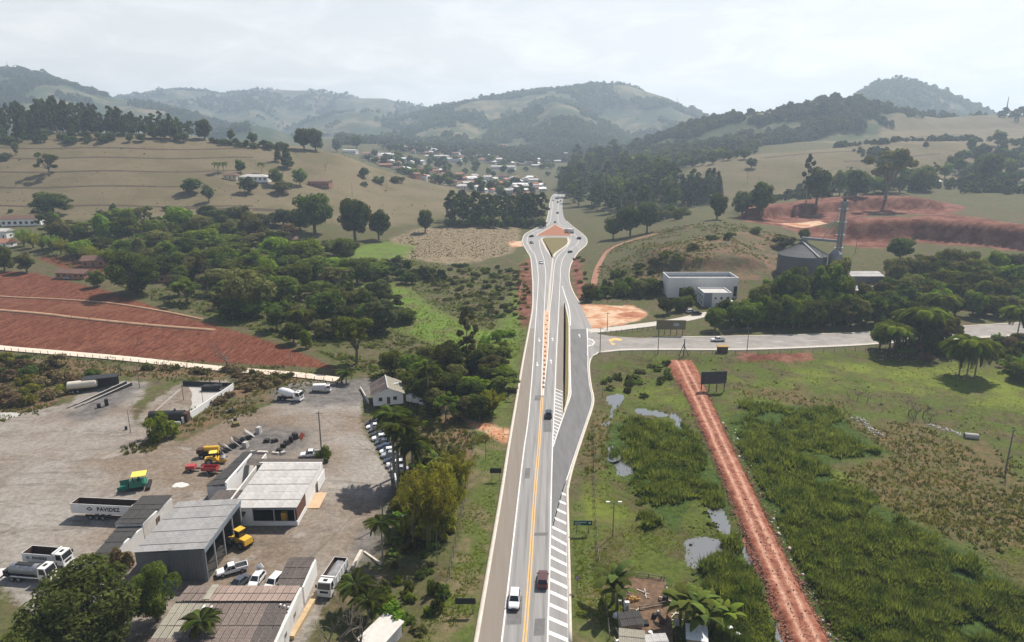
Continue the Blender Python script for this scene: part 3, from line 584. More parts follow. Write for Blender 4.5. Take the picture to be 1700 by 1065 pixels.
# hatched areas: every painted bar is a piece of the road
def bars(xl, xr, rows, skew, thick):
    for py in rows:
        a = at_z(xl(py), py); b = at_z(xr(py), py + skew(py)); w = thick / 2
        MB().poly([(a[0], a[1] - w, 0.042), (b[0], b[1] - w, 0.042), (b[0], b[1] + w, 0.042), (a[0], a[1] + w, 0.042)]).build('hatch_bar', M_white, road)
Yh = [at_z(915, 1130)[1] + k * 3.3 for k in range(30)]
rows = [p for p in [proj(0, Y, 0.04)[1] for Y in Yh] if p > 808]
xi = lambda P: (lambda py: float(np.interp(py, [p[1] for p in sorted(P, key=lambda p: p[1])], [p[0] for p in sorted(P, key=lambda p: p[1])])))
bars(xi([(941, 800), (932, 820), (916.6, 876), (912.5, 943), (909, 1065), (906, 1150)]), xi([(941.5, 812), (940.5, 830), (941.5, 940), (943.5, 1065), (945, 1150)]), rows, lambda p: 14 * min(1, (p - 800) / 90), 0.95)
bars(xi(R1), xi([(934, 646), (934, 686), (927, 712), (919, 738)]), [645 + k * 5.6 for k in range(16)], lambda p: 5, 0.62)
strip('hatch_line', pw([(941, 797), (932, 820), (916.6, 876)], 5), 0.25, 0.040, M_white, road)
strip('hatch_line', pw([(942, 805), (940.8, 830), (941.8, 940), (944.2, 1065), (946.5, 1180)], 5), 0.2, 0.038, M_white, road)
def arrow(px, py, turn=0.0):
    X, Y = at_z(px, py); mb = MB(); s = 1.0
    P = [(-0.12, -2.4), (0.12, -2.4), (0.12, 0.6), (0.5, 0.6), (0, 2.4), (-0.5, 0.6), (-0.12, 0.6)]
    mb.poly([(X + a * math.cos(turn) - b * math.sin(turn), Y + a * math.sin(turn) + b * math.cos(turn), 0.044) for a, b in P]).build('lane_arrow', M_white, road)
arrow(895, 564, math.pi); arrow(917.5, 563); arrow(962, 557); arrow(892, 604, math.pi); arrow(915, 600)
# the end of the highway carries on behind the trees
strip('far_road', [(x, y, 0.02) for x, y in [((eL[-1][0] + eR[-1][0]) / 2 - 0.6, y_end - 3)]] + [(X, Y, 0.02) for X, Y in pw([(938, 314), (948, 309), (965, 305)], 4)], 9, 0.02, M_asph, road)

# ---- side street to the right with kerbs, dashes and junction hatching
n = max(len(sLo), len(sUp)); xs = np.linspace(sLo[0][0] - 0.5, 360, 90)
def xinterp(P, x): P = sorted(P); return np.interp(x, [p[0] for p in P], [p[1] for p in P])
ya = xinterp(sLo, xs); yb = xinterp(sUp, xs)
V = np.concatenate([np.stack([xs, ya, 0 * xs + 0.024], -1), np.stack([xs, yb, 0 * xs + 0.024], -1)]); m_ = len(xs)
M_side = mat('patched_side_asphalt', (0.155, 0.146, 0.136), 0.88, c2=(0.31, 0.285, 0.26), scale=0.18, amt=0.5, bump=0.2)
side = struct(link('side_street', mesh_np('side_street', V, quads=[(i, i + 1, m_ + i + 1, m_ + i) for i in range(m_ - 1)], mat=M_side)))
strip('kerb', list(zip(xs, ya)), 1.3, 0.02, M_kerb, side, h=0.11); strip('kerb', list(zip(xs[6:], yb[6:])), 0.8, 0.02, M_kerb, side, h=0.11)
strip('edge_line', list(zip(xs[2:60], ya[2:60])), 0.2, 0.036, M_white, side, off=1.6)
for k in range(10):
    i = 14 + k * 4; mid_ = [(xs[j], (ya[j] + yb[j]) / 2) for j in (i, i + 1)]; strip('lane_dash', mid_, 0.18, 0.038, M_white, side)
flatpoly('junction_hatch_line', pw([(975.5, 561), (984, 563.5), (988, 568), (984, 573), (975.5, 575), (975.5, 574), (983, 572), (986.5, 568), (983, 564.5), (975.5, 562)], 1), 0.045, M_white, side)
for k in range(5):
    py = 563.5 + k * 2.4; a = at_z(976.5, py + 0.6); b = at_z(986 - abs(k - 2) * 1.2, py - 0.6)
    strip('hatch_bar', [a, b], 0.3, 0.046, M_white, side)
strip('edge_line', pw([(975.3, 545), (975.5, 590)], 4), 0.25, 0.046, M_white, side)
flatpoly('junction_marking', pw([(1010, 564), (1020, 560.5), (1034, 563), (1030, 565.5), (1020, 564), (1013, 567.5), (1022, 571), (1017, 572.5)], 1), 0.040, M_yel, side)
# ---- driveway to the white building
dpx = [(978, 550), (1020, 546), (1060, 541), (1100, 536), (1140, 529), (1165, 523), (1195, 518), (1225, 518)]
DR = [(x, y, float(gz(x, y))) for x, y in [G(p[0], p[1])[:2] for p in catmull(dpx, 4)]]
drv = struct(strip('driveway', DR, 5.5, 0.18, M_conc))
strip('kerb', DR, 0.5, 0.18, M_kerb, drv, h=0.14, off=-2.9)

# ---- pale farm road beside the ploughed field
M_farm = mat('pale_dust_road', (0.52, 0.43, 0.34), 0.95, c2=(0.66, 0.57, 0.47), scale=0.4)
struct(strip('farm_road', FARMP, 4.2, 0.0, M_farm))

# ---- red earth track raised above the marsh, two compacted ruts and clods on its flanks
tp = [np.array(at_z(p[0], p[1], -0.3)) for p in TRACK]; tl = catmull([(p[0], p[1], w) for p, w in zip(tp, TRW)], 60)
T = np.array(tl); tg = np.gradient(T[:, :2], axis=0); tg /= np.linalg.norm(tg, axis=1)[:, None]; nn = np.stack([-tg[:, 1], tg[:, 0]], -1)
cu = np.linspace(-1.7, 1.7, 23); V = []; RU = []
for u in cu:
    wv = T[:, 2] * u; x = T[:, 0] + nn[:, 0] * wv; y = T[:, 1] + nn[:, 1] * wv
    h = 1.05 * (1 - sstep(0.85, 1.55, abs(u))) * np.ones(len(T)) - 0.12 * np.exp(-((abs(wv) - 1.05) / 0.3) ** 2)
    rough = 0.10 + 0.22 * sstep(0.55, 0.9, abs(u)); z = -1.38 + h + rough * fbm(x * 1.6, y * 1.6, 3, 21) + 0.1 * fbm(x / 4, y / 4, 2, 4)
    V.append(np.stack([x, y, z], -1)); RU.append(np.exp(-((abs(wv) - 1.05 - 0.15 * fbm(x / 5, y / 5, 2, 77)) / 0.42) ** 2))
V = np.array(V); a_, b_ = V.shape[:2]; idt = np.arange(a_ * b_).reshape(a_, b_)
mt = mesh_np('dirt_track', V, quads=np.stack([idt[:-1, :-1], idt[:-1, 1:], idt[1:, 1:], idt[1:, :-1]], -1).reshape(-1, 4), smooth=True)
at = mt.attributes.new('rut', 'FLOAT', 'POINT'); at.data.foreach_set('value', np.array(RU).astype(np.float32).ravel())
m = bpy.data.materials.new('red_track_earth'); m.use_nodes = True; t = m.node_tree; N = t.nodes.new; L = t.links.new; B = t.nodes['Principled BSDF']; B.inputs['Roughness'].default_value = 0.95; B.inputs['Specular IOR Level'].default_value = 0.1
tcn = N('ShaderNodeTexCoord'); an = N('ShaderNodeAttribute'); an.attribute_name = 'rut'
f1 = gnoise(1.3, 7, 0.75); f2 = gnoise(0.35, 5, 0.65)
c1 = mixc(rng_(f2, 0.4, 0.65), ramp(f1, (0.130, 0.038, 0.022), (0.27, 0.100, 0.062)), ramp(f1, (0.20, 0.075, 0.045), (0.36, 0.165, 0.11)))
L(mixc(an.outputs['Fac'], c1, ramp(f1, (0.36, 0.185, 0.125), (0.54, 0.33, 0.24))), B.inputs['Base Color'])
bp = N('ShaderNodeBump'); bp.inputs['Strength'].default_value = 0.8; bp.inputs['Distance'].default_value = 0.2; L(f1, bp.inputs['Height']); L(bp.outputs[0], B.inputs['Normal'])
mt.materials.append(m); track = struct(link('dirt_track', mt))
def clods(name, P, spread, n, size, m, z0, parent=None, zf=None):
    """loose lumps scattered along a line"""
    P = np.array(P); i = rng.integers(0, len(P) - 1, n); f = rng.random(n)[:, None]; c = P[i] * (1 - f) + P[i + 1] * f
    tg = P[i + 1] - P[i]; tg /= np.linalg.norm(tg[:, :2], axis=1)[:, None] + 1e-9; o = rng.choice([-1, 1], n) * np.abs(rng.normal(spread[0], spread[1], n))
    x = c[:, 0] - tg[:, 1] * o; y = c[:, 1] + tg[:, 0] * o; s = size * rng.lognormal(0, 0.45, n)
    oct_ = np.array([(1, 0, 0), (-1, 0, 0), (0, 1, 0), (0, -1, 0), (0, 0, 1), (0, 0, -0.4)], float)
    fo = np.array([(0, 2, 4), (2, 1, 4), (1, 3, 4), (3, 0, 4), (2, 0, 5), (1, 2, 5), (3, 1, 5), (0, 3, 5)])
    V = oct_[None] * s[:, None, None] * rng.uniform(0.5, 1.2, (n, 6, 3)); an_ = rng.random(n) * 6.28; ca, sa = np.cos(an_)[:, None], np.sin(an_)[:, None]
    V = np.stack([V[:, :, 0] * ca - V[:, :, 1] * sa, V[:, :, 0] * sa + V[:, :, 1] * ca, V[:, :, 2]], -1)
    z = zf(x, y) if zf else np.full(n, z0); V += np.stack([x, y, z], -1)[:, None]
    return link(name, mesh_np(name, V.reshape(-1, 3), tris=(fo[None] + (np.arange(n) * 6)[:, None, None]).reshape(-1, 3), mat=m), parent)
M_clod = mat('dry_red_clod', (0.16, 0.060, 0.040), 0.95, c2=(0.36, 0.19, 0.135), scale=0.7)
sel = T[60:, :2]
stuff(clods('earth_clods', sel, (2.6, 0.8), 6000, 0.15, M_clod, -0.7, track))
stuff(clods('earth_clods', sel, (0.0, 0.7), 1600, 0.09, M_clod, -0.32, track))
# ---- standing water in the marsh
wm = bpy.data.materials.new('still_marsh_water'); wm.use_nodes = True; b = wm.node_tree.nodes['Principled BSDF']
b.inputs['Base Color'].default_value = (0.13, 0.135, 0.13, 1); b.inputs['Roughness'].default_value = 0.03; b.inputs['Specular IOR Level'].default_value = 0.9; b.inputs['IOR'].default_value = 1.6
for w in WATERP:
    P = inset(w, -1.7); cx = sum(p[0] for p in P) / len(P); cy_ = sum(p[1] for p in P) / len(P)
    zl = float(np.mean([gz(p[0], p[1]) for p in w])) + 0.02
    struct(flatpoly('water', P, zl, wm))
# ================================================================== VEGETATION
LF = {
 'dark': leafmat('leaf_dark_green', (0.034, 0.052, 0.015), (0.112, 0.138, 0.036), 0.34),
 'mid': leafmat('leaf_mid_green', (0.054, 0.082, 0.018), (0.168, 0.200, 0.044), 0.38),
 'olive': leafmat('leaf_olive', (0.064, 0.070, 0.027), (0.175, 0.165, 0.064), 0.34),
 'bright': leafmat('leaf_bright_green', (0.080, 0.135, 0.018), (0.215, 0.290, 0.042), 0.38, 0.25),
 'grey': leafmat('leaf_grey_green', (0.040, 0.055, 0.028), (0.125, 0.138, 0.066), 0.32),
 'yellow': leafmat('leaf_yellow_green', (0.105, 0.118, 0.020), (0.270, 0.262, 0.046), 0.40, 0.2),
 'dry': leafmat('leaf_dry_brown', (0.115, 0.084, 0.048), (0.225, 0.168, 0.092), 0.25, 0.2),
 'reed': leafmat('reed_green', (0.055, 0.076, 0.020), (0.178, 0.190, 0.056), 0.48, 0.1, 0.30, (0.34, 0.68)),
 'sedge': leafmat('sedge_brown_green', (0.058, 0.062, 0.021), (0.160, 0.142, 0.056), 0.40, 0.1, 0.25),
 'grass': leafmat('grass_blade_green', (0.100, 0.125, 0.024), (0.210, 0.220, 0.050), 0.45, 0.1, 0.2),
}
M_bark = mat('grey_brown_bark', (0.085, 0.068, 0.052), 0.95, c2=(0.17, 0.145, 0.115), scale=2.0)
M_euc = mat('pale_eucalyptus_bark', (0.18, 0.15, 0.12), 0.9, c2=(0.36, 0.32, 0.27), scale=1.2)
M_palmb = mat('palm_trunk_bark', (0.14, 0.125, 0.105), 0.95, c2=(0.24, 0.22, 0.19), scale=1.5)

def unit(n, r):
    v = r.normal(size=(n, 3)); return v / np.linalg.norm(v, axis=1)[:, None]
def leaf_cloud(C, Rd, n, size, r, shell=0.55, aspect=0.62):
    """n leaf-sprig quads spread through the outer part of every clump"""
    C = np.array(C, float); Rd = np.array(Rd, float); w = Rd[:, 0] * Rd[:, 1] + Rd[:, 2] * Rd[:, 0]; k = r.choice(len(C), n, p=w / w.sum())
    d = unit(n, r); rad = (shell ** 3 + (1 - shell ** 3) * r.random(n)) ** (1 / 3); p = C[k] + d * Rd[k] * rad[:, None]
    nr = d * 0.75 + unit(n, r) * 0.75 + np.array([0, 0, 0.25]); nr /= np.linalg.norm(nr, axis=1)[:, None]
    a = np.cross(nr, unit(n, r)); a /= np.linalg.norm(a, axis=1)[:, None] + 1e-9; b = np.cross(nr, a)
    s = size * r.lognormal(0, 0.3, n)[:, None]; a = a * s; b = b * s * aspect
    V = np.stack([p - a, p - b * 0.9 + nr * s * 0.12, p + a, p + b * 0.9 + nr * s * 0.12], 1).reshape(-1, 3)
    return V, np.arange(n * 4).reshape(n, 4)
TPL = {}
ADJ = {'dark': 'dark green', 'mid': 'green', 'olive': 'olive', 'bright': 'bright green', 'grey': 'grey-green', 'yellow': 'yellow-green', 'dry': 'russet'}
def limb_tubes(mb, p, q, r0, r1, r, bends=2, n=6):
    p = Vector(p); q = Vector(q); pts = [p]
    for k in range(1, bends + 1):
        f = k / (bends + 1); pts.append(p.lerp(q, f) + Vector(r.normal(size=3) * (q - p).length * 0.06))
    pts.append(q)
    for k in range(len(pts) - 1):
        mb.tube(pts[k], pts[k + 1], r0 + (r1 - r0) * k / (len(pts) - 1), r0 + (r1 - r0) * (k + 1) / (len(pts) - 1), n, cap=False)
def make_template(kind, var, seed, nleaf, size):
    """returns (trunk mesh, crown mesh, width, height)"""
    r = np.random.default_rng(seed); mb = MB(); C = []; Rd = []
    if kind == 'broad':                    # round spreading crown on a forking trunk
        Ht, Wd, tb, K = 12.0, 12.0, 2.6, 34
        lob = [r.uniform(0.75, 1.15) for _ in range(7)]
        for k in range(K):
            d = unit(1, r)[0]; d[2] = d[2] * 0.95 + 0.12; d /= np.linalg.norm(d); an = (math.atan2(d[1], d[0]) / 6.2832 % 1) * 7; f = an % 1
            lo = lob[int(an) % 7] * (1 - f) + lob[(int(an) + 1) % 7] * f; rr = r.uniform(0.45, 0.80) * lo
            C.append([d[0] * 5.2 * rr, d[1] * 5.2 * rr, 6.4 + d[2] * 5.4 * rr]); s = r.uniform(1.3, 2.2); Rd.append([s, s, s * 0.78])
        trunk_top = (0.3, 0.2, 5.0); mb.tube((0, 0, -0.6), (0.1, 0, 2.4), 0.48, 0.36, 8, False); mb.tube((0.1, 0, 2.4), trunk_top, 0.36, 0.24, 8, False)
        for k in range(0, K, 3): limb_tubes(mb, (0.1, 0.05, r.uniform(2.2, 4.6)), C[k], 0.17, 0.05, r)
    elif kind == 'flat':                   # umbrella crown in separate layers, limbs showing
        Ht, Wd, K = 11.0, 13.0, 22
        for k in range(K):
            an = r.random() * 6.283; rr = math.sqrt(r.random()) * 5.4; C.append([math.cos(an) * rr, math.sin(an) * rr, 9.4 - rr * rr * 0.085 + r.normal() * 0.7 - (2.2 if k % 4 == 0 else 0)]); s = r.uniform(0.9, 1.7); Rd.append([s, s, s * 0.5])
        mb.tube((0, 0, -0.6), (0.2, 0.1, 3.2), 0.42, 0.30, 8, False)
        for k in range(K): limb_tubes(mb, (0.2, 0.1, r.uniform(2.6, 3.4)), C[k], 0.15, 0.04, r)
    elif kind == 'euc':                    # tall eucalyptus, long bare stem, ragged narrow crown
        Ht, Wd, K = 26.0, 8.5, 26
        for k in range(K):
            f = k / (K - 1); z = 6 + 19 * f; rr = r.uniform(0.2, 1.0) * 3.4 * (0.45 + 0.9 * math.sin(math.pi * min(1, f * 0.85 + 0.12))); an = r.random() * 6.283
            C.append([math.cos(an) * rr, math.sin(an) * rr, z]); s = r.uniform(0.75, 1.5); Rd.append([s, s, s * 0.95])
        mb.tube((0, 0, -1), (0.2, 0.1, 12), 0.34, 0.24, 7, False); mb.tube((0.2, 0.1, 12), (0, 0, 24.5), 0.24, 0.05, 7, False)
        for k in range(0, K, 2): limb_tubes(mb, (0.1, 0.05, C[k][2] - 2.2), C[k], 0.09, 0.03, r, 1, 5)
    elif kind == 'pine':                   # dense cone-shaped crown
        Ht, Wd, K = 16.0, 8.0, 34
        for k in range(K):
            f = k / (K - 1); z = 2.2 + 13.0 * f; rr = (1 - f) ** 0.8 * 3.0 * r.uniform(0.55, 1.0); an = k * 2.4; C.append([math.cos(an) * rr, math.sin(an) * rr, z]); s = 0.55 + 1.0 * (1 - f) * r.uniform(0.7, 1.2); Rd.append([s, s, s * 0.7])
        mb.tube((0, 0, -0.6), (0, 0, 15.2), 0.32, 0.04, 7, False)
        for k in range(0, K, 3): limb_tubes(mb, (0, 0, C[k][2] - 0.4), C[k], 0.07, 0.02, r, 1, 5)
    elif kind == 'bush':                   # low many-stemmed shrub, leaves to the ground
        Ht, Wd, K = 4.0, 6.0, 16
        for k in range(K):
            an = r.random() * 6.283; rr = math.sqrt(r.random()) * 2.1; C.append([math.cos(an) * rr, math.sin(an) * rr, r.uniform(0.7, 3.0) * (1 - 0.12 * rr)]); s = r.uniform(0.6, 1.05); Rd.append([s, s, s * 0.85])
        for k in range(0, K, 2): limb_tubes(mb, (C[k][0] * 0.15, C[k][1] * 0.15, -0.3), C[k], 0.07, 0.02, r, 1, 5)
    trunk = mb.mesh('trunk', M_euc if kind == 'euc' else M_bark, True)
    V, Q = leaf_cloud(C, Rd, nleaf, size, r)
    crown = mesh_np('crown', V, quads=Q, mat=LF['mid'])
    TPL.setdefault(kind + var, []).append((trunk, crown, Wd, Ht))
for i in range(3): make_template('broad', '_near', 100 + i, 17000, 0.19)
for i in range(4): make_template('broad', '', 110 + i, 6500, 0.34)
for i in range(4): make_template('broad', '_far', 120 + i, 700, 0.95)
for i in range(3): make_template('flat', '', 130 + i, 4200, 0.31)
for i in range(4): make_template('euc', '', 140 + i, 2400, 0.48)
for i in range(2): make_template('pine', '', 150 + i, 1500, 0.55)
for i in range(3): make_template('bush', '', 160 + i, 1300, 0.26)
for i in range(3): make_template('bush', '_far', 170 + i, 260, 0.55)

def px_scale(X, Y, z): return F / (Y * CT - (z - H) * ST)     # photo pixels per metre at that depth
TREES = []                                                    # (x, y, radius) of every planted thing
def plant(kind, X, Y, w, h, leaf, name, label, cat, group=None, rz=None, sink=0.05):
    trunk, crown, W0, H0 = random.choice(TPL[kind]); z = float(gz(X, Y))
    o = thing(name, label, cat, (X, Y, z - sink), random.random() * 6.28 if rz is None else rz, group)
    o.scale = (w / W0, w / W0 * random.uniform(0.9, 1.1), h / H0)
    a = link('trunk' if not kind.startswith('bush') else 'stems', trunk, o); b = link('crown', crown, o)
    b.material_slots[0].link = 'OBJECT'; b.material_slots[0].material = LF[leaf]
    TREES.append((X, Y, w / 2)); return o
def tree_px(kind, px, py, wpx, hpx, leaf, name, label, cat='tree', group=None, ymin=45):
    X, Y, z = G(px, py, ymin); s = px_scale(X, Y, z); dep = math.atan2(H - z, Y)
    return plant(kind, X, Y, wpx / s, hpx / s / max(0.6, math.cos(dep)), leaf, name, label, cat, group)
def inpoly(poly, x, y):
    c = False
    for i in range(len(poly)):
        ax, ay = poly[i]; bx, by = poly[i - 1]
        if (ay > y) != (by > y) and x < (bx - ax) * (y - ay) / (by - ay) + ax: c = not c
    return c
def grove(poly, n, kinds, leaves, wr, hr, name, label, group, cat='tree', gap=0.35, names=None):
    """n separate trees inside an outline of the photo; sizes in photo pixels"""
    x0 = min(p[0] for p in poly); x1 = max(p[0] for p in poly); y0 = min(p[1] for p in poly); y1 = max(p[1] for p in poly); done = []; tries = 0
    while len(done) < n and tries < n * 30:
        tries += 1; px = random.uniform(x0, x1); py = random.uniform(y0, y1)
        if not inpoly(poly, px, py): continue
        w = random.uniform(*wr); h = random.uniform(*hr)
        if any(abs(px - a) < (w + c) * 0.5 * gap and abs(py - b) < (w + c) * 0.28 * gap for a, b, c in done): continue
        lf = random.choice(leaves); kd = random.choice(kinds); f = (w - wr[0]) / (wr[1] - wr[0] + 1e-6)
        sz = 'small' if f < 0.33 else 'large' if f > 0.66 else 'medium'
        done.append((px, py, w)); tree_px(kd, px, py, w, h, lf, name, '%s %s %s' % (sz, ADJ[lf], label), cat, group)

# ---- eucalyptus wood along the crest of the dry pasture hill
for k in range(150):
    px = random.uniform(-150, 322) if k > 12 else -60 + k * 31; Y = random.uniform(712, 790) if px > 40 else random.uniform(690, 770)
    top = np.interp(px, [-150, 0, 60, 95, 140, 200, 260, 322], [150, 168, 170, 158, 170, 178, 184, 198]); X = s_of(px, 215) * Y
    z = float(gz(X, Y)); h = (zY(top + random.uniform(-3, 16), Y) - z)
    lf = random.choice(['grey', 'grey', 'dark']); w_ = random.uniform(8, 12)
    plant('euc', X, Y, w_, max(16, h), lf, 'eucalyptus_tree', '%s %s%s eucalyptus in the wood along the pasture crest' % ('towering' if h > 33 else 'tall' if h > 27 else 'shorter', 'slim ' if w_ < 10 else 'broad ', ADJ[lf]), 'tree', 'eucalyptus wood on the pasture crest')
for k in range(80):
    px = random.uniform(-140, 318); Y = random.uniform(712, 775); X = s_of(px, 215) * Y
    plant('broad_far', X, Y, random.uniform(9, 15), random.uniform(9, 19), random.choice(['dark', 'grey', 'dark']), 'understorey_tree', 'dark understorey tree inside the eucalyptus wood on the pasture crest', 'tree', 'understorey of the crest wood')
EX = [ # kind, px, base row, width, height (photo pixels), leaf, name, label
 ('broad', 340, 231, 38, 36, 'grey', 'broadleaf_tree', 'dark round-topped tree just past the end of the eucalyptus wood'),
 ('broad_far', 384, 235, 15, 22, 'grey', 'broadleaf_tree', 'small lone tree on the skyline hedge between the wood and the bare spur'),
 ('broad_far', 420, 239, 20, 20, 'grey', 'broadleaf_tree', 'small tree on the hilltop hedge in front of the bare brown spur'),
 ('broad', 505, 249, 34, 40, 'dark', 'broadleaf_tree', 'tall dark tree in the clump above the town on the hill shoulder'),
 ('broad', 524, 250, 36, 40, 'grey', 'broadleaf_tree', 'second tall tree of the clump above the town'),
 ('broad_far', 560, 252, 22, 24, 'grey', 'broadleaf_tree', 'lower grey tree right beside the clump above the town'),
 ('broad_far', 592, 246, 26, 22, 'dark', 'broadleaf_tree', 'rounded dark tree by the first pale house of the town'),
 ('pine', 477, 279, 24, 42, 'dark', 'cypress_tree', 'dark pointed evergreen on the open pasture, taller of the pair'),
 ('pine', 462, 268, 15, 32, 'grey', 'cypress_tree', 'slimmer pointed evergreen beside the taller one on the pasture'),
 ('flat', 82, 292, 44, 42, 'mid', 'shade_tree', 'lone umbrella-crowned shade tree on the dry pasture with long shadow'),
 ('broad_far', 27, 257, 15, 23, 'grey', 'broadleaf_tree', 'thin little tree leaning on the pasture below the eucalyptus wood'),
 ('broad', 88, 357, 84, 40, 'dark', 'fig_tree', 'very wide low dark tree at the foot of the pasture by the long farmhouse'),
 ('broad_far', 190, 362, 15, 26, 'grey', 'vase_shrub', 'small vase-shaped shrub alone at the pasture foot'),
 ('broad_far', 347, 335, 26, 30, 'grey', 'broadleaf_tree', 'round grey-green tree alone on the pasture below the farm palms'),
 ('broad_far', 318, 320, 44, 26, 'dark', 'broadleaf_tree', 'low dark tree to the side of the hillside farmhouse'),
 ('broad_far', 400, 287, 22, 24, 'dark', 'broadleaf_tree', 'dark tree behind the hillside farmhouse roof'),
 ('broad_far', 413, 320, 34, 28, 'grey', 'broadleaf_tree', 'grey tree in front of the hillside farmhouse'),
 ('broad_far', 460, 308, 32, 30, 'mid', 'broadleaf_tree', 'rounded tree beside the hillside farmhouse veranda'),
 ('broad_far', 498, 308, 30, 30, 'mid', 'broadleaf_tree', 'tree between the hillside farmhouse and the brick barn'),
 ('broad_far', 470, 320, 42, 22, 'olive', 'broadleaf_tree', 'spreading olive tree downhill of the hillside farmhouse'),
 ('broad_far', 605, 294, 20, 17, 'grey', 'broadleaf_tree', 'tiny tree alone on the pasture shoulder above the brick barn'),
 ('broad', 523, 388, 78, 74, 'dark', 'fig_tree', 'great dark dense tree standing at the foot of the pasture'),
 ('broad', 590, 400, 74, 78, 'dark', 'fig_tree', 'second great dark tree, beside the wide one at the pasture foot'),
 ('broad', 629, 398, 46, 52, 'dark', 'fig_tree', 'smaller dark tree closing the row of great dark trees'),
 ('flat', 480, 402, 44, 32, 'dry', 'russet_tree', 'russet-brown flat-topped tree by the little white house'),
 ('broad', 706, 386, 36, 42, 'dark', 'broadleaf_tree', 'lone dark tree before the eucalyptus block near the stubble field'),
 ('broad_near', 224, 488, 106, 76, 'dark', 'mango_tree', 'huge rounded dark tree at the top edge of the ploughed red field'),
 ('broad', 412, 522, 96, 84, 'olive', 'broadleaf_tree', 'large grey-olive tree with open crown above the red field corner'),
 ('broad', 470, 505, 60, 54, 'mid', 'broadleaf_tree', 'leafy tree tucked behind the large olive tree'),
 ('broad', 545, 535, 80, 60, 'dark', 'broadleaf_tree', 'dark broad tree at the middle of the valley thicket'),
 ('broad', 635, 552, 84, 60, 'grey', 'broadleaf_tree', 'grey dome-shaped tree at the edge of the lush green strip'),
 ('flat', 592, 604, 86, 84, 'mid', 'shade_tree', 'layered shade tree with visible limbs beyond the end of the farm road'),
 ('broad', 162, 476, 36, 30, 'mid', 'broadleaf_tree', 'small bright tree by the dark barn above the red field'),
 ('broad', 8, 450, 40, 48, 'mid', 'broadleaf_tree', 'tree by the tiled cottage at the upper edge of the red field'),
 ('broad', 45, 452, 40, 34, 'olive', 'broadleaf_tree', 'low tree by the hedge above the red field'),
 ('broad', 488, 570, 44, 38, 'dark', 'broadleaf_tree', 'dark tree on the bank below the valley thicket'),
 ('broad', 508, 578, 26, 34, 'bright', 'broadleaf_tree', 'small bright green tree on the bank near the red field tip'),
 ('euc', 776, 612, 36, 104, 'olive', 'poplar_tree', 'tall slender see-through tree rising above the roadside wood'),
 ('broad', 745, 628, 70, 66, 'dark', 'broadleaf_tree', 'dark roadside-wood tree in front of the slender poplar'),
 ('broad', 650, 622, 50, 44, 'mid', 'broadleaf_tree', 'tree with forked trunk behind the gabled house'),
 ('broad', 682, 626, 48, 44, 'mid', 'broadleaf_tree', 'second forked tree behind the gabled house'),
 ('broad', 1046, 392, 52, 54, 'dark', 'broadleaf_tree', 'dark open-trunked tree on the pasture beyond the roundabout'),
 ('broad', 1018, 396, 36, 40, 'dark', 'broadleaf_tree', 'dark tree closest to the roundabout on its pasture side'),
 ('broad', 1074, 386, 44, 58, 'grey', 'broadleaf_tree', 'taller dark tree beside the open-trunked one beyond the roundabout'),
 ('broad', 1190, 364, 34, 50, 'dark', 'broadleaf_tree', 'slim dark tree at the start of the upper earthworks'),
 ('broad', 1232, 356, 46, 44, 'grey', 'broadleaf_tree', 'broad tree behind the upper earthworks, next to the slim one'),
 ('broad', 1262, 352, 50, 54, 'dark', 'broadleaf_tree', 'tall dark tree behind the upper earthworks'),
 ('broad', 1355, 338, 58, 62, 'dark', 'broadleaf_tree', 'dense dark tree on the slope behind the elevator tower top'),
 ('euc', 1338, 336, 22, 80, 'grey', 'eucalyptus_tree', 'tall thin tree poking above the dense one behind the elevator'),
 ('flat', 1470, 330, 78, 86, 'olive', 'shade_tree', 'large pale feathery tree on the right-hand pasture slope'),
 ('broad', 1420, 326, 50, 48, 'grey', 'broadleaf_tree', 'grey tree just left of the large pale feathery tree'),
 ('broad', 1530, 316, 46, 48, 'mid', 'broadleaf_tree', 'green tree to the side of the large pale feathery tree'),
 ('broad', 1638, 308, 48, 60, 'dark', 'broadleaf_tree', 'dark upright tree standing alone under the right pasture'),
 ('broad_far', 1300, 412, 50, 24, 'olive', 'broadleaf_tree', 'low spreading tree beside the sandy earthworks floor'),
 ('broad', 1335, 398, 24, 22, 'mid', 'broadleaf_tree', 'little round tree on the edge of the earthworks'),
 ('broad_far', 1248, 279, 22, 18, 'dark', 'broadleaf_tree', 'single dark bush-like tree on the bare right pasture'),
 ('broad', 1493, 432, 46, 42, 'dark', 'broadleaf_tree', 'round dark tree behind the grain store sheds'),
 ('broad_near', 160, 1085, 225, 128, 'dark', 'mango_tree', 'huge glossy dark tree beside the rusty corrugated roofs'),
 ('broad_near', 262, 1030, 80, 90, 'mid', 'mango_tree', 'lighter tree squeezed between the grey shed and the huge dark tree'),
 ('broad_near', 80, 1125, 170, 95, 'mid', 'mango_tree', 'low-crowned tree just downhill of the huge glossy dark tree'),
]
for e in EX:
    pick = e[0]; tree_px(pick, e[1], e[2], e[3], e[4], e[5], e[6], e[7])
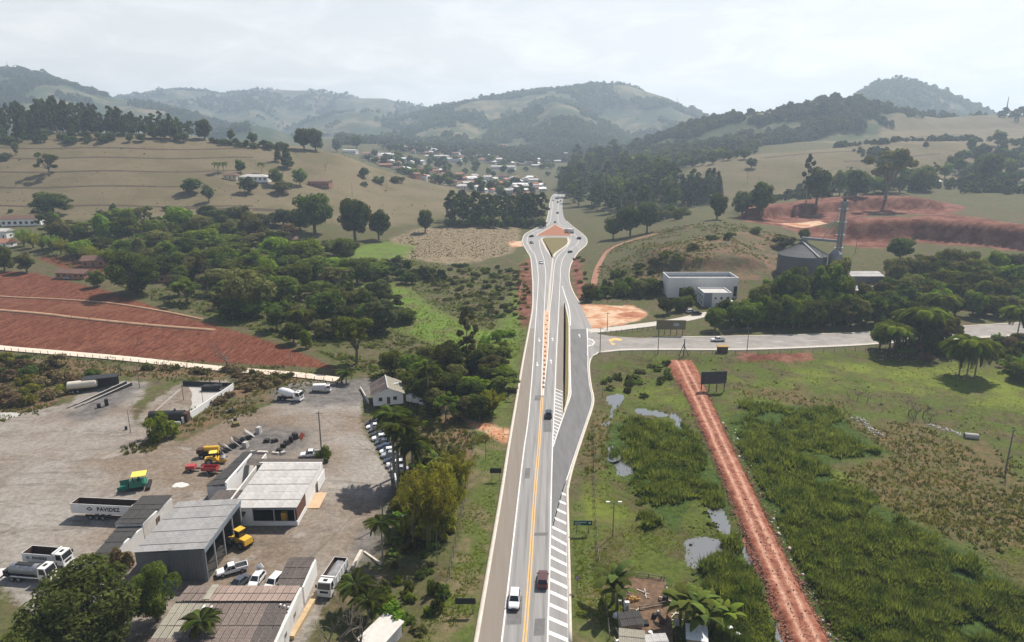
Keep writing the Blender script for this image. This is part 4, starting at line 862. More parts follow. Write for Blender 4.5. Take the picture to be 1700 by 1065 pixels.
BUSH = [
 ('bush', 266, 728, 66, 52, 'bright', 'shrub', 'vivid green rounded shrub at the corner of the walled asphalt pad'),
 ('bush', 540, 762, 34, 26, 'mid', 'shrub', 'small shrub growing at the foot of the yard utility pole'),
 ('bush', 203, 948, 50, 44, 'dry', 'shrub', 'yellow-pink flowering shrub beside the long black-roofed shed'),
 ('bush', 720, 985, 30, 26, 'mid', 'shrub', 'round shrub on the weedy bank above the roadside signboard'),
 ('bush', 738, 990, 24, 22, 'mid', 'shrub', 'small rounded shrub nearer the grass verge by the signboard'),
 ('bush', 727, 1013, 30, 24, 'dark', 'shrub', 'dark round shrub on bare soil by the signboard'),
 ('bush', 650, 1040, 60, 40, 'bright', 'shrub', 'bright low shrub growing round the leaning white slab'),
 ('bush', 6, 265, 28, 14, 'grey', 'shrub', 'grey bush at the edge of the pasture near the thin tree'),
 ('bush_far', 630, 303, 26, 13, 'dark', 'shrub', 'dark shrub on the pasture shoulder by the farm track'),
 ('bush_far', 660, 302, 30, 12, 'dark', 'shrub', 'wider dark shrub on the pasture shoulder by the farm track'),
 ('bush_far', 604, 308, 16, 9, 'grey', 'shrub', 'little shrub at the end of the brick barn wall'),
]
for e in BUSH: tree_px(*e[:7], e[7], 'shrub')
# ---- groves: each tree its own object, alike within a grove
grove([(75, 385), (200, 372), (330, 384), (420, 398), (480, 420), (560, 425), (640, 458), (590, 474), (480, 478), (380, 478), (300, 468), (180, 432), (110, 420)], 84, ['broad', 'broad', 'broad', 'flat'], ['dark', 'mid', 'mid', 'olive', 'bright'], (28, 84), (24, 52), 'woodland_tree', 'valley woodland tree between the pasture foot and the red field', 'valley woodland trees')
grove([(280, 492), (360, 486), (430, 480), (560, 480), (670, 512), (672, 548), (560, 562), (470, 556), (400, 545), (330, 520)], 42, ['broad', 'broad', 'flat'], ['dark', 'mid', 'olive', 'grey'], (28, 76), (26, 54), 'thicket_tree', 'thicket tree on the bank behind the ploughed red field', 'trees of the thicket behind the red field')
grove([(345, 362), (420, 366), (500, 372), (500, 392), (420, 388), (345, 382)], 12, ['broad'], ['grey', 'dark', 'olive'], (28, 50), (20, 32), 'broadleaf_tree', 'low tree in the hedge along the bottom of the pasture', 'hedge trees along the pasture bottom')
grove([(690, 610), (770, 600), (835, 600), (838, 660), (815, 690), (770, 705), (700, 705), (672, 660)], 30, ['broad', 'broad', 'flat'], ['mid', 'dark', 'olive', 'bright'], (38, 66), (28, 52), 'roadside_tree', 'roadside wood tree between the gabled house and the highway', 'roadside wood between house and highway')
grove([(745, 374), (902, 376), (902, 368), (745, 364)], 30, ['euc'], ['dark', 'dark', 'grey'], (20, 28), (40, 52), 'eucalyptus_tree', 'eucalyptus in the block left of the roundabout', 'eucalyptus block by the roundabout', gap=0.2)
grove([(940, 338), (936, 310), (950, 285), (1010, 276), (1060, 288), (1110, 300), (1130, 330), (1120, 352), (1040, 356), (960, 350)], 92, ['broad', 'euc', 'broad_far', 'euc'], ['dark', 'grey', 'mid', 'dark'], (20, 36), (32, 48), 'forest_tree', 'forest tree across the highway from the eucalyptus block', 'forest right of the highway end', gap=0.25)
grove([(1110, 322), (1190, 322), (1195, 340), (1105, 345)], 22, ['euc', 'pine'], ['grey', 'dark'], (16, 24), (38, 50), 'pine_tree', 'slender tree in the row at the edge of the right pasture', 'row of slender trees below the right pasture', gap=0.2)
grove([(1020, 365), (1110, 355), (1150, 352), (1130, 365), (1060, 372)], 14, ['broad', 'bush'], ['mid', 'olive'], (22, 36), (14, 24), 'broadleaf_tree', 'low tree at the front edge of the forest beyond the roundabout', 'low trees at the forest front')
grove([(1390, 328), (1450, 322), (1560, 318), (1560, 300), (1480, 298), (1400, 308)], 16, ['broad', 'flat'], ['grey', 'olive', 'mid'], (28, 44), (26, 44), 'broadleaf_tree', 'scattered tree on the lower right pasture slope', 'scattered trees on the right pasture slope')
grove([(1560, 300), (1600, 255), (1640, 240), (1720, 245), (1720, 310), (1640, 318)], 34, ['broad_far', 'broad'], ['grey', 'dark', 'mid'], (18, 34), (16, 28), 'broadleaf_tree', 'tree in the gully wood at the right end of the pasture', 'gully wood on the right pasture')
grove([(1252, 540), (1262, 510), (1310, 500), (1380, 506), (1460, 510), (1490, 470), (1560, 452), (1650, 456), (1720, 462), (1760, 520), (1600, 530), (1480, 540), (1300, 549)], 96, ['broad', 'broad', 'broad', 'flat'], ['dark', 'mid', 'mid', 'olive', 'bright', 'olive'], (38, 66), (34, 54), 'woodland_tree', 'woodland tree beside the side street and the grain store', 'woodland along the side street')
grove([(1250, 545), (1480, 545), (1480, 537), (1250, 537)], 20, ['broad'], ['dark', 'dark', 'mid'], (34, 48), (40, 56), 'hedge_tree', 'tall hedge tree shading the side street kerb', 'hedge trees shading the side street')
grove([(972, 506), (1000, 500), (1090, 492), (1095, 480), (1000, 484), (968, 492)], 16, ['broad', 'bush'], ['dark', 'olive', 'mid'], (24, 38), (20, 30), 'broadleaf_tree', 'tree in the thick hedge between dirt lot and white building', 'hedge between dirt lot and white building')
grove([(1095, 520), (1140, 505), (1150, 512), (1105, 528)], 5, ['broad'], ['mid', 'dark'], (26, 36), (24, 32), 'broadleaf_tree', 'tree in front of the tall white warehouse', 'small trees in front of the warehouse')
grove([(1190, 535), (1235, 530), (1245, 545), (1180, 550)], 8, ['broad'], ['dark', 'mid'], (36, 50), (34, 46), 'broadleaf_tree', 'tree between the white office and the side street', 'trees between white office and street')
grove([(1000, 470), (1060, 440), (1100, 420), (1180, 392), (1280, 384), (1290, 400), (1180, 410), (1090, 450), (1040, 480)], 18, ['bush', 'bush_far'], ['mid', 'olive', 'dark'], (16, 32), (9, 16), 'slope_shrub', 'shrub on the green slope behind the white warehouse', 'shrubs on the slope behind the warehouse', 'shrub')
grove([(700, 462), (760, 440), (862, 445), (860, 520), (810, 540), (745, 505)], 105, ['bush_far', 'bush'], ['olive', 'olive', 'mid', 'grey', 'dark'], (8, 22), (4, 9), 'wild_shrub', 'wild shrub on the overgrown flat left of the highway', 'wild shrubs on the overgrown flat', 'shrub')
grove([(640, 445), (720, 452), (735, 468), (660, 476), (600, 470)], 18, ['broad_far', 'bush'], ['dark', 'grey'], (20, 34), (14, 24), 'shrub', 'shrub in the thicket below the stubble field', 'large shrubs below the stubble field', 'shrub')
grove([(800, 560), (850, 545), (840, 640), (815, 680), (790, 690)], 26, ['bush', 'bush_far'], ['bright', 'mid', 'mid'], (14, 30), (10, 22), 'shrub', 'leafy shrub on the lush strip beside the highway shoulder', 'shrubs on the lush roadside strip', 'shrub')
grove([(0, 600), (110, 605), (150, 625), (110, 655), (40, 672), (-60, 680), (-60, 600)], 40, ['bush'], ['yellow', 'olive', 'dry', 'dark'], (26, 50), (14, 26), 'bank_shrub', 'rank shrub on the bank between the farm road and the asphalt yard', 'shrubs on the bank below the farm road', 'shrub')
grove([(200, 612), (330, 612), (480, 622), (470, 640), (400, 650), (330, 690), (400, 640), (390, 622)], 26, ['bush_far', 'bush'], ['dry', 'dry', 'olive'], (18, 34), (8, 14), 'shrub', 'shrub on the slope by the walled asphalt pad', 'dry shrubs round the asphalt pad', 'shrub')
grove([(690, 745), (760, 735), (770, 830), (730, 900), (680, 905), (660, 850)], 20, ['bush'], ['yellow', 'bright', 'olive'], (40, 66), (30, 54), 'shrub', 'tall weed shrub on the bank beside the palms', 'yellow-green shrubs beside the palms', 'shrub')
grove([(640, 900), (720, 900), (745, 1000), (700, 1060), (620, 1010)], 30, ['bush_far', 'bush'], ['bright', 'mid', 'olive'], (14, 34), (8, 18), 'shrub', 'low weed clump on the bank above the highway verge', 'weed clumps on the highway bank', 'shrub')
grove([(990, 640), (1050, 610), (1110, 600), (1120, 640), (1060, 670), (1000, 690)], 20, ['bush_far'], ['mid', 'olive', 'dark'], (10, 24), (6, 12), 'shrub', 'marsh shrub between the frontage road and the red track', 'shrubs by the frontage road marsh', 'shrub')
grove([(0, 352), (40, 348), (300, 345), (300, 352), (60, 362)], 6, ['bush_far'], ['grey', 'olive'], (10, 22), (6, 10), 'shrub', 'bush at the fence line of the pasture foot', 'bushes at the pasture foot', 'shrub')
grove([(350, 236), (480, 246), (480, 250), (350, 240)], 16, ['bush_far', 'broad_far'], ['grey', 'dark'], (12, 22), (8, 13), 'hedge_shrub', 'hedge shrub along the skyline of the pasture hill', 'skyline hedge shrubs', 'shrub')
grove([(595, 262), (690, 300), (760, 315), (860, 330), (900, 322), (900, 310), (800, 305), (700, 285)], 42, ['broad_far'], ['grey', 'dark', 'mid'], (14, 26), (10, 18), 'garden_tree', 'garden tree among the near houses of the town', 'garden trees among the near town houses')
grove([(600, 258), (700, 258), (800, 262), (900, 270), (940, 290), (880, 300), (760, 290), (650, 278)], 48, ['broad_far'], ['grey', 'dark', 'mid'], (11, 22), (8, 15), 'garden_tree', 'garden tree among the middle houses of the town', 'garden trees among the middle town houses')
grove([(630, 247), (760, 252), (860, 252), (960, 256), (960, 270), (800, 262), (640, 252)], 90, ['broad_far', 'euc'], ['grey', 'dark'], (9, 18), (9, 15), 'far_tree', 'tree in the dark belt behind the town at the hill foot', 'trees in the belt behind the town')
grove([(948, 275), (960, 255), (1060, 250), (1120, 262), (1240, 254), (1240, 264), (1130, 280), (1060, 280)], 90, ['broad_far'], ['grey', 'dark', 'mid'], (14, 28), (10, 20), 'far_tree', 'tree in the hazy wood below the right wooded hill', 'hazy wood below the right wooded hill')

# ---- far woods that read as one mass: small leafy crowns scattered over the hills
def far_wood(name, boxes, leaf, size, per, label):
    V = []; n0 = 0
    for px0, px1, Y0, Y1, n, mask in boxes:
        px = rng.uniform(px0, px1, n * 3); Y = rng.uniform(Y0, Y1, n * 3); s = ((px - 850) / F) / 1.02; X = s * Y
        keep = mask(X, Y, px); X = X[keep][:n]; Y = Y[keep][:n]; z = gz(X, Y); m = len(X); sz = size * rng.lognormal(0, 0.28, m)
        d = unit(m * per, rng).reshape(m, per, 3); d[:, :, 2] = np.abs(d[:, :, 2]); p = np.stack([X, Y, z + sz * 0.15], -1)[:, None] + d * (sz[:, None, None] * np.array([0.5, 0.5, 0.85]))
        nr = d + unit(m * per, rng).reshape(m, per, 3) * 0.6; nr /= np.linalg.norm(nr, axis=2)[..., None]; a = np.cross(nr, unit(m * per, rng).reshape(m, per, 3)); a /= np.linalg.norm(a, axis=2)[..., None] + 1e-9; b = np.cross(nr, a)
        q = sz[:, None, None] * 0.30; V.append(np.stack([p - a * q, p - b * q, p + a * q, p + b * q], 2).reshape(-1, 3))
    V = np.concatenate(V); return stuff(link(name, mesh_np(name, V, quads=np.arange(len(V)).reshape(-1, 4), mat=LF[leaf])), label, 'woodland')
woody = lambda t, sc, sd: (lambda X, Y, px: fbm(X / sc, Y / sc, 3, sd) > t)
far_wood('hill_woodland', [(1050, 1470, 1120, 1500, 4200, lambda X, Y, px: (fbm(X / 90, Y / 90, 4, 3) > -0.08) & (Y > 1120 + np.clip((px - 1250) * 0.5, 0, 140))), (1420, 1760, 1180, 1480, 260, woody(0.16, 70, 31))], 'grey', 8.5, 22, 'wooded hill slope of small crowns on the right')
far_wood('hill_woodland', [(1360, 1720, 2150, 2620, 2600, woody(-0.35, 130, 5)), (640, 1220, 2400, 3000, 5600, woody(-0.02, 150, 6)), (640, 1120, 1900, 2360, 3400, woody(0.02, 130, 9))], 'grey', 10.5, 13, 'wooded central and far right hills')
far_wood('hill_woodland', [(-150, 420, 2000, 2800, 4200, woody(-0.05, 170, 7)), (120, 760, 3500, 4350, 2600, woody(0.06, 260, 8)), (420, 780, 2600, 3350, 900, woody(0.18, 120, 11))], 'dark', 11.5, 12, 'wooded patches on the far left hills')
far_wood('valley_woodland', [(560, 1200, 1500, 2100, 3200, woody(-0.05, 120, 13)), (930, 1250, 900, 1250, 700, woody(-0.1, 80, 14))], 'grey', 8.0, 16, 'belt of distant trees round the town')
far_wood('slope_scrub', [(1380, 1760, 760, 1000, 420, woody(0.14, 60, 15)), (1250, 1760, 560, 700, 260, woody(0.1, 50, 16))], 'grey', 4.5, 26, 'scrub patches on the right pasture slopes')

grove([(1470, 588), (1560, 600), (1640, 600), (1720, 590), (1720, 565), (1600, 572), (1500, 576)], 26, ['bush', 'bush_far', 'broad'], ['mid', 'bright', 'olive', 'dry'], (20, 44), (12, 26), 'shrub', 'shrub on the rubble strip between side street and marsh meadow', 'shrubs on the rubble strip', 'shrub')
grove([(1650, 600), (1720, 590), (1740, 640), (1680, 640)], 8, ['bush', 'broad'], ['bright', 'mid'], (30, 54), (22, 36), 'shrub', 'leafy shrub at the street end of the marsh meadow', 'leafy shrubs at the meadow end', 'shrub')
grove([(1285, 520), (1330, 505), (1390, 505), (1400, 520), (1300, 530)], 12, ['broad', 'flat'], ['dark', 'mid', 'olive'], (44, 60), (66, 88), 'silo_tree', 'tall tree growing against the grain silo', 'trees against the grain silo')
grove([(0, 225), (330, 232), (330, 236), (0, 240)], 26, ['bush_far', 'broad_far'], ['dark', 'grey'], (14, 26), (10, 18), 'undergrowth_shrub', 'shrub under the eucalyptus wood edge', 'undergrowth of the eucalyptus wood', 'shrub')

grove([(745, 377), (902, 379), (902, 375), (745, 373)], 24, ['bush_far', 'broad_far'], ['dark', 'dark', 'grey'], (14, 24), (12, 22), 'undergrowth_shrub', 'shrub at the foot of the eucalyptus block', 'undergrowth of the eucalyptus block', 'shrub')
grove([(858, 440), (880, 430), (882, 500), (866, 545), (854, 540)], 26, ['bush_far'], ['olive', 'dark', 'dry'], (6, 13), (3, 7), 'shrub', 'scrubby bush on the red bank beside the highway', 'bushes on the red bank by the highway', 'shrub')
grove([(952, 430), (968, 424), (978, 490), (966, 500)], 12, ['bush_far'], ['olive', 'mid', 'dry'], (6, 13), (3, 7), 'shrub', 'scrubby bush on the red bank by the frontage lane', 'bushes on the red bank by the frontage lane', 'shrub')

grove([(1455, 578), (1560, 586), (1580, 580), (1560, 568), (1470, 570)], 9, ['broad', 'flat'], ['mid', 'dark', 'olive'], (40, 64), (40, 60), 'street_tree', 'tree on the marsh kerb hiding the end of the side street', 'trees hiding the end of the side street')
# ================================================================== PALMS, BANANAS, BAMBOO, BARE TREES, REEDS
def frond_mesh(name, Lf, pairs, rise, droop, ll, m, wdt=0.10):
    V = []; Fq = []; pts = []
    for k in range(13):
        t = k / 12; pts.append(Vector((Lf * t * (1 - 0.12 * t), 0, rise * t - droop * t * t)))
    def P(t): f = t * 12; i = min(int(f), 11); return pts[i].lerp(pts[i + 1], f - i)
    for k in range(12):
        w = 0.05 * (1 - k / 13); n = len(V); V += [pts[k] + Vector((0, w, 0)), pts[k] - Vector((0, w, 0)), pts[k + 1] - Vector((0, w, 0)), pts[k + 1] + Vector((0, w, 0))]; Fq.append((n, n + 1, n + 2, n + 3))
    for k in range(pairs):
        t = 0.14 + 0.86 * k / pairs; b = P(t); l = ll * (0.45 + 1.1 * math.sin(math.pi * min(1, t * 0.8 + 0.15))) ; 
        for s_ in (-1, 1):
            d = Vector((0.55, s_ * 0.8, -0.18)).normalized() * l; w = Vector((wdt, 0, 0.02)); dr = Vector((0, 0, -0.28 * l)); n = len(V)
            V += [b - w, b + w, b + d * 0.6 + w * 0.9 + dr * 0.2, b + d + dr, b + d * 0.6 - w * 0.9 + dr * 0.2]; Fq.append((n, n + 1, n + 2, n + 3)); Fq.append((n, n + 3, n + 4, n + 4))
    me = bpy.data.meshes.new(name); me.from_pydata([tuple(v) for v in V], [], [tuple(dict.fromkeys(f)) for f in Fq]); me.materials.append(m); return me
FR = {'royal': frond_mesh('frond', 4.6, 30, 2.2, 3.9, 0.95, LF['dark']), 'coco': frond_mesh('frond', 3.3, 24, 1.7, 3.0, 0.75, LF['dark']), 'jeriva': frond_mesh('frond', 4.4, 30, 2.6, 5.2, 1.0, LF['mid'], 0.13)}
PT = {}
def palm(X, Y, hgt, kind, nf, label, r0=0.24, lean=(0, 0), group=None, fs=1.0, leaf=None):
    z = float(gz(X, Y)); o = thing('palm_tree', label, 'palm', (X, Y, z - 0.05), random.random() * 6.28, group)
    key = (round(hgt, 1), r0, lean)
    if key not in PT:
        mb = MB(); q = None
        for k in range(6):
            f = k / 6; g = (k + 1) / 6; mb.tube((lean[0] * f * f, lean[1] * f * f, hgt * f - 0.4), (lean[0] * g * g, lean[1] * g * g, hgt * g - 0.4), r0 * (1.25 - 0.5 * f), r0 * (1.25 - 0.5 * g), 8, False)
        mb.tube((lean[0], lean[1], hgt - 0.5), (lean[0], lean[1], hgt + 0.5), r0 * 0.8, r0 * 0.35, 8); PT[key] = mb.mesh('trunk', M_palmb, True)
    link('trunk', PT[key], o)
    for k in range(nf):
        tier = k / nf; f = link('frond', FR[kind], o, (lean[0], lean[1], hgt + 0.25 - 0.1 * tier)); f.rotation_euler = (random.uniform(-0.15, 0.15), 0.55 * tier - 0.55 + random.uniform(-0.12, 0.12) + (0.5 if tier > 0.8 else 0), k * 2.39996)
        f.scale = (fs * random.uniform(0.88, 1.1),) * 3
    TREES.append((X, Y, 2)); return o
def palm_px(px, py, *a, **k): X, Y, z = G(px, py); return palm(X, Y, *a, **k)
palm_px(662, 806, 14.5, 'royal', 22, 'tallest grey-trunked royal palm at the edge of the parked cars', 0.34)
palm_px(673, 800, 13.0, 'royal', 22, 'royal palm with pale smooth trunk on the bank side of the palm trio', 0.34)
palm_px(655, 792, 15.4, 'royal', 22, 'royal palm whose crown overhangs the parked cars most', 0.32)
palm_px(686, 796, 8.5, 'royal', 16, 'shorter palm in the shrubs behind the royal palm trio', 0.26)
palm_px(636, 934, 8.0, 'coco', 17, 'slim dark palm standing alone on the bank by the yard gate', 0.15)
palm_px(592, 1012, 4.6, 'coco', 16, 'low shaggy palm beside the white dump truck', 0.17)
palm_px(612, 1030, 3.6, 'coco', 14, 'low shaggy palm between the leaning slab and the bare tree', 0.16)
palm_px(340, 1082, 5.2, 'coco', 14, 'small palm poking up through the rusty corrugated roofs', 0.15)
palm_px(712, 668, 10.5, 'royal', 18, 'palm rising from the wood behind the gabled house', 0.25)
palm_px(575, 636, 3.4, 'coco', 14, 'short palm at the end of the pale farm road', 0.18)
for px, py, h_, lb in [(1604, 628, 10.5, 'big shaggy palm at the marsh edge, tallest of its cluster'), (1618, 624, 9.0, 'big shaggy palm on the street side of the marsh-edge cluster'), (1592, 622, 8.6, 'shaggy palm leaning over the rubble at the marsh edge'),
                       (1508, 575, 10.5, 'tall palm rising over the side street from the rubble strip'), (1526, 580, 12.0, 'tallest palm of the row on the rubble strip'), (1546, 572, 9.5, 'palm at the woodland end of the rubble-strip row'), (1482, 585, 7.5, 'thin palm at the start of the rubble-strip row'),
                       (1688, 560, 9.0, 'shaggy palm beyond the side street near the bright bush'), (1560, 536, 9.0, 'palm buried in the woodland by the side street')]:
    palm_px(px, py, h_ * 1.12, 'jeriva', 26, lb, 0.22, fs=1.45)
for px, py, h_, lb in [(362, 288, 9, 'small palm beside the hillside farmhouse roof'), (372, 286, 8, 'second small palm beside the hillside farmhouse roof'), (435, 288, 9, 'lone palm above the hillside farmhouse'), (345, 486, 8, 'palm inside the thicket behind the red field'), (498, 552, 8, 'palm among the dark valley thicket trees')]:
    palm_px(px, py, h_, 'jeriva', 12, lb, 0.22)
# bananas: broad leaves, each a part
def banana_leaf():
    V = []; Fc = []; n = 7
    for k in range(n + 1):
        t = k / n; c = Vector((2.9 * t * (1 - 0.15 * t), 0, 1.9 * t - 2.1 * t * t)); w = 0.42 * math.sin(math.pi * min(1, 0.06 + t * 0.93)) ** 0.6
        V += [c + Vector((0, w, -0.16 * w)), c, c + Vector((0, -w, -0.16 * w))]
    for k in range(n):
        a = k * 3; Fc += [(a, a + 1, a + 4, a + 3), (a + 1, a + 2, a + 5, a + 4)]
    me = bpy.data.meshes.new('leaf'); me.from_pydata([tuple(v) for v in V], [], Fc); me.materials.append(LF['mid']); return me
BL = banana_leaf(); BS = MB().tube((0, 0, -0.3), (0, 0, 2.4), 0.2, 0.12, 8).mesh('stem', mat('banana_stem', (0.10, 0.11, 0.04), 0.8), True)
def banana(px, py, s, label, leaf='mid', n=9):
    X, Y, z = G(px, py); o = thing('banana_plant', label, 'banana plant', (X, Y, z - 0.05), random.random() * 6.28, None); o.scale = (s, s, s); link('stem', BS, o)
    for k in range(n):
        l = link('leaf', BL, o, (0, 0, 2.25), (random.uniform(-0.3, 0.3), -0.75 + 0.75 * k / n + random.uniform(-0.15, 0.15), k * 2.4)); l.scale = (random.uniform(0.8, 1.15),) * 3
        if leaf != 'mid': l.material_slots[0].link = 'OBJECT'; l.material_slots[0].material = LF[leaf]
for a in [(1018, 1000, 1.9, 'tall dark banana plant by the verge fence above the corral', 'dark'), (1024, 1012, 1.5, 'shorter dark banana plant at the foot of the tall one by the corral', 'dark'), (1138, 1046, 2.0, 'tallest banana plant behind the white tin roof', 'mid'), (1150, 1040, 1.8, 'banana plant in the clump behind the white tin roof, marsh side', 'mid'), (1128, 1040, 1.7, 'banana plant in the clump nearest the corral rails', 'dark'),
          (1180, 1046, 1.5, 'banana plant among the junk, leaning to the reeds', 'mid'), (1200, 1052, 1.4, 'bright young banana plant among the junk', 'bright'), (1165, 1056, 1.6, 'banana plant between the tin roof and the junk', 'dark'), (726, 784, 1.35, 'banana plant on the burnt bank beside the palms', 'mid'), (742, 790, 1.2, 'smaller banana plant on the burnt bank', 'mid'), (694, 806, 1.3, 'banana plant at the foot of the royal palms', 'bright'), (708, 800, 1.1, 'young banana plant among the yellow shrubs', 'bright')]:
    banana(*a)
# bamboo: arching culms with feathery leaf sprays
def bamboo_template(seed):
    r = np.random.default_rng(seed); mb = MB(); C = []; Rd = []
    for k in range(34):
        an = r.random() * 6.283; ln = r.uniform(5.5, 8.5); out_ = r.uniform(1.2, 4.2); p0 = Vector((math.cos(an) * 0.5 * r.random(), math.sin(an) * 0.5 * r.random(), -0.3)); prev = p0
        for j in range(1, 5):
            t = j / 4; q = Vector((math.cos(an) * out_ * t ** 1.8, math.sin(an) * out_ * t ** 1.8, ln * (t - 0.22 * t ** 3) * 1.05)); mb.tube(prev, q, 0.05, 0.035, 5, False); prev = q
            if j >= 2: C.append(list(q)); s = r.uniform(0.5, 0.9); Rd.append([s, s, s * 1.2])
    V, Q = leaf_cloud(C, Rd, 4200, 0.30, r, 0.2, 0.25)
    TPL.setdefault('bamboo', []).append((mb.mesh('stems', mat('bamboo_culm', (0.16, 0.16, 0.05), 0.7), True), mesh_np('crown', V, quads=Q, mat=LF['yellow']), 8.5, 8.0))
bamboo_template(1); bamboo_template(2)
for px, py, w, h_, lf, lb in [(712, 905, 95, 125, 'yellow', 'tall feathery yellow bamboo on the bank beside the yard'), (740, 880, 70, 100, 'yellow', 'feathery yellow bamboo on the road side of the tallest clump'), (762, 812, 66, 58, 'yellow', 'bright yellow-green bamboo clump below the burnt bank'), (690, 880, 55, 90, 'olive', 'olive bamboo clump next to the palm shadows'), (818, 690, 40, 42, 'yellow', 'yellow bamboo tuft by the dirt access path'), (838, 640, 30, 34, 'bright', 'bright bamboo tuft beside the small dark signboard')]:
    tree_px('bamboo', px, py, w, h_, lf, 'bamboo_clump', lb, 'bamboo')
for k in range(11):
    px = 40 + k * 15.5; tree_px('bamboo', px, 408 + k * 3.6, 30, 30 - (k % 3) * 3, 'yellow' if k % 3 else 'bright', 'bamboo_clump', 'yellow-topped bamboo in the long hedge above the upper red patch', 'bamboo', 'bamboo hedge above the upper red patch')
# bare trees
def bare_template(seed, h0=7.0, spread=0.55):
    r = np.random.default_rng(seed); mb = MB()
    def grow(p, d, l, rad, lev):
        q = p + d * l; mb.tube(p, q, rad, rad * 0.68, 6 if lev < 2 else 4, False)
        if lev == 5: return
        for k in range(2 if lev else 3):
            e = (d + Vector(r.normal(size=3)) * spread + Vector((0, 0, 0.12))).normalized(); grow(q, e, l * r.uniform(0.62, 0.84), rad * 0.62, lev + 1)
    grow(Vector((0, 0, -0.3)), Vector((0, 0, 1)), h0 * 0.28, h0 * 0.026, 0); return mb.mesh('branches', M_bark)
BARE = [bare_template(3), bare_template(4), bare_template(5, 7, 0.75)]
def bare(px, py, hpx, label, k=0, cat='tree'):
    X, Y, z = G(px, py); s = hpx / px_scale(X, Y, z) / 6.6; o = thing('bare_tree', label, cat, (X, Y, z - 0.05), random.random() * 6.28); o.scale = (s, s, s); link('branches', BARE[k], o)
bare(378, 614, 62, 'leafless tree beside the pale farm road above the asphalt pad', 0); bare(566, 1085, 120, 'large leafless tree by the leaning white slab', 2); bare(540, 1105, 100, 'leafless tree against the white side wall of the rusty roofs', 2)
bare(600, 1090, 95, 'leafless tree with branches over the leaning white slab', 1); bare(540, 283, 17, 'tiny leafless tree on the open pasture', 1); bare(228, 566 + 6, 20, 'low leafless tree at the edge of the farm road', 2)
for k, (px, py, h_) in enumerate([(1508, 690, 34), (1520, 694, 30), (1532, 692, 36), (1545, 698, 28), (1516, 700, 24), (1410, 664, 22), (1424, 662, 26), (1440, 668, 20)]):
    bare(px, py, h_, 'withered bare shrub standing in the marsh meadow', k % 3, 'shrub')
for o in [o for o in COL.objects if o.get('label') == 'withered bare shrub standing in the marsh meadow']: o['group'] = 'withered shrubs in the marsh meadow'

# ---- reeds, sedge and grass: uncountable blades
def blades(name, key, n, Yr, h, w, leaf, label, thr=0.0, nb=4, lean=0.45, nscale=9.0, nthr=-0.4, hvar=0.35, sr=(-1.0, 1.0), avoid=None):
    Y = 1 / rng.uniform(1 / Yr[1], 1 / Yr[0], n * 6); s = rng.uniform(sr[0], sr[1], n * 6); X = s * Y
    d = gz(X, Y, SD[key]); ok = (d + 9 * fbm(X / 9, Y / 9, 3, 41) + 4 * fbm(X / 2.2, Y / 2.2, 2, 42) > thr) & (fbm(X / nscale, Y / nscale, 3, 43) > nthr) & (gz(X, Y, tw) < -0.6)
    for wp in WATERP: ok &= sdf(wp, X, Y, 4) < (0.9 if key == 'reeds' else 0.3)
    if key in ('reeds', 'sedge', 'marsh'): ok &= dist_line(T[::12, :2], X, Y, 12) > 4.6
    X = X[ok][:n]; Y = Y[ok][:n]; m = len(X); z = gz(X, Y) - 0.03
    hh = h * np.clip(1 + hvar * 2 * fbm(X / 3.2, Y / 3.2, 4, 47), 0.25, 2.2) * rng.uniform(0.7, 1.25, m)
    an = rng.uniform(0, 6.283, (m, nb)); off = rng.normal(0, w * 1.1, (m, nb, 2)); ln = rng.uniform(0.1, lean, (m, nb)) * hh[:, None]; hb = hh[:, None] * rng.uniform(0.6, 1.1, (m, nb))
    bx = X[:, None] + off[..., 0]; by = Y[:, None] + off[..., 1]; ca, sa = np.cos(an), np.sin(an); bz = np.repeat(z[:, None], nb, 1)
    A = np.stack([bx - sa * w, by + ca * w, bz], -1); Bq = np.stack([bx + sa * w, by - ca * w, bz], -1); C_ = np.stack([bx + ca * ln, by + sa * ln, bz + hb], -1)
    V = np.stack([A, Bq, C_], 2).reshape(-1, 3)
    return stuff(link(name, mesh_np(name, V, tris=np.arange(len(V)).reshape(-1, 3), mat=LF[leaf])), label, 'vegetation')
blades('reed_bed', 'reeds', 36000, (88, 205), 1.35, 0.15, 'reed', 'dense green reeds filling the marsh beside the red track', 1, 5, hvar=0.7, lean=0.7)
blades('sedge_bed', 'sedge', 8000, (88, 215), 0.65, 0.14, 'sedge', 'brownish sedge patches in the marsh meadow', -2, 5)
blades('marsh_grass', 'marsh', 15000, (88, 245), 0.28, 0.13, 'grass', 'short marsh grass on the meadow', 0, 4, nthr=-0.15)
blades('verge_grass', 'verge', 12000, (88, 180), 0.32, 0.10, 'grass', 'rough grass of the highway verges', 0, 4, nthr=-0.2)
blades('bank_scrub', 'brush', 12000, (120, 330), 0.8, 0.16, 'sedge', 'dry brown scrub grass on the banks', -1, 5)
blades('lush_grass', 'lush', 9000, (150, 420), 0.6, 0.22, 'grass', 'rank green grass left of the highway', 0, 4)
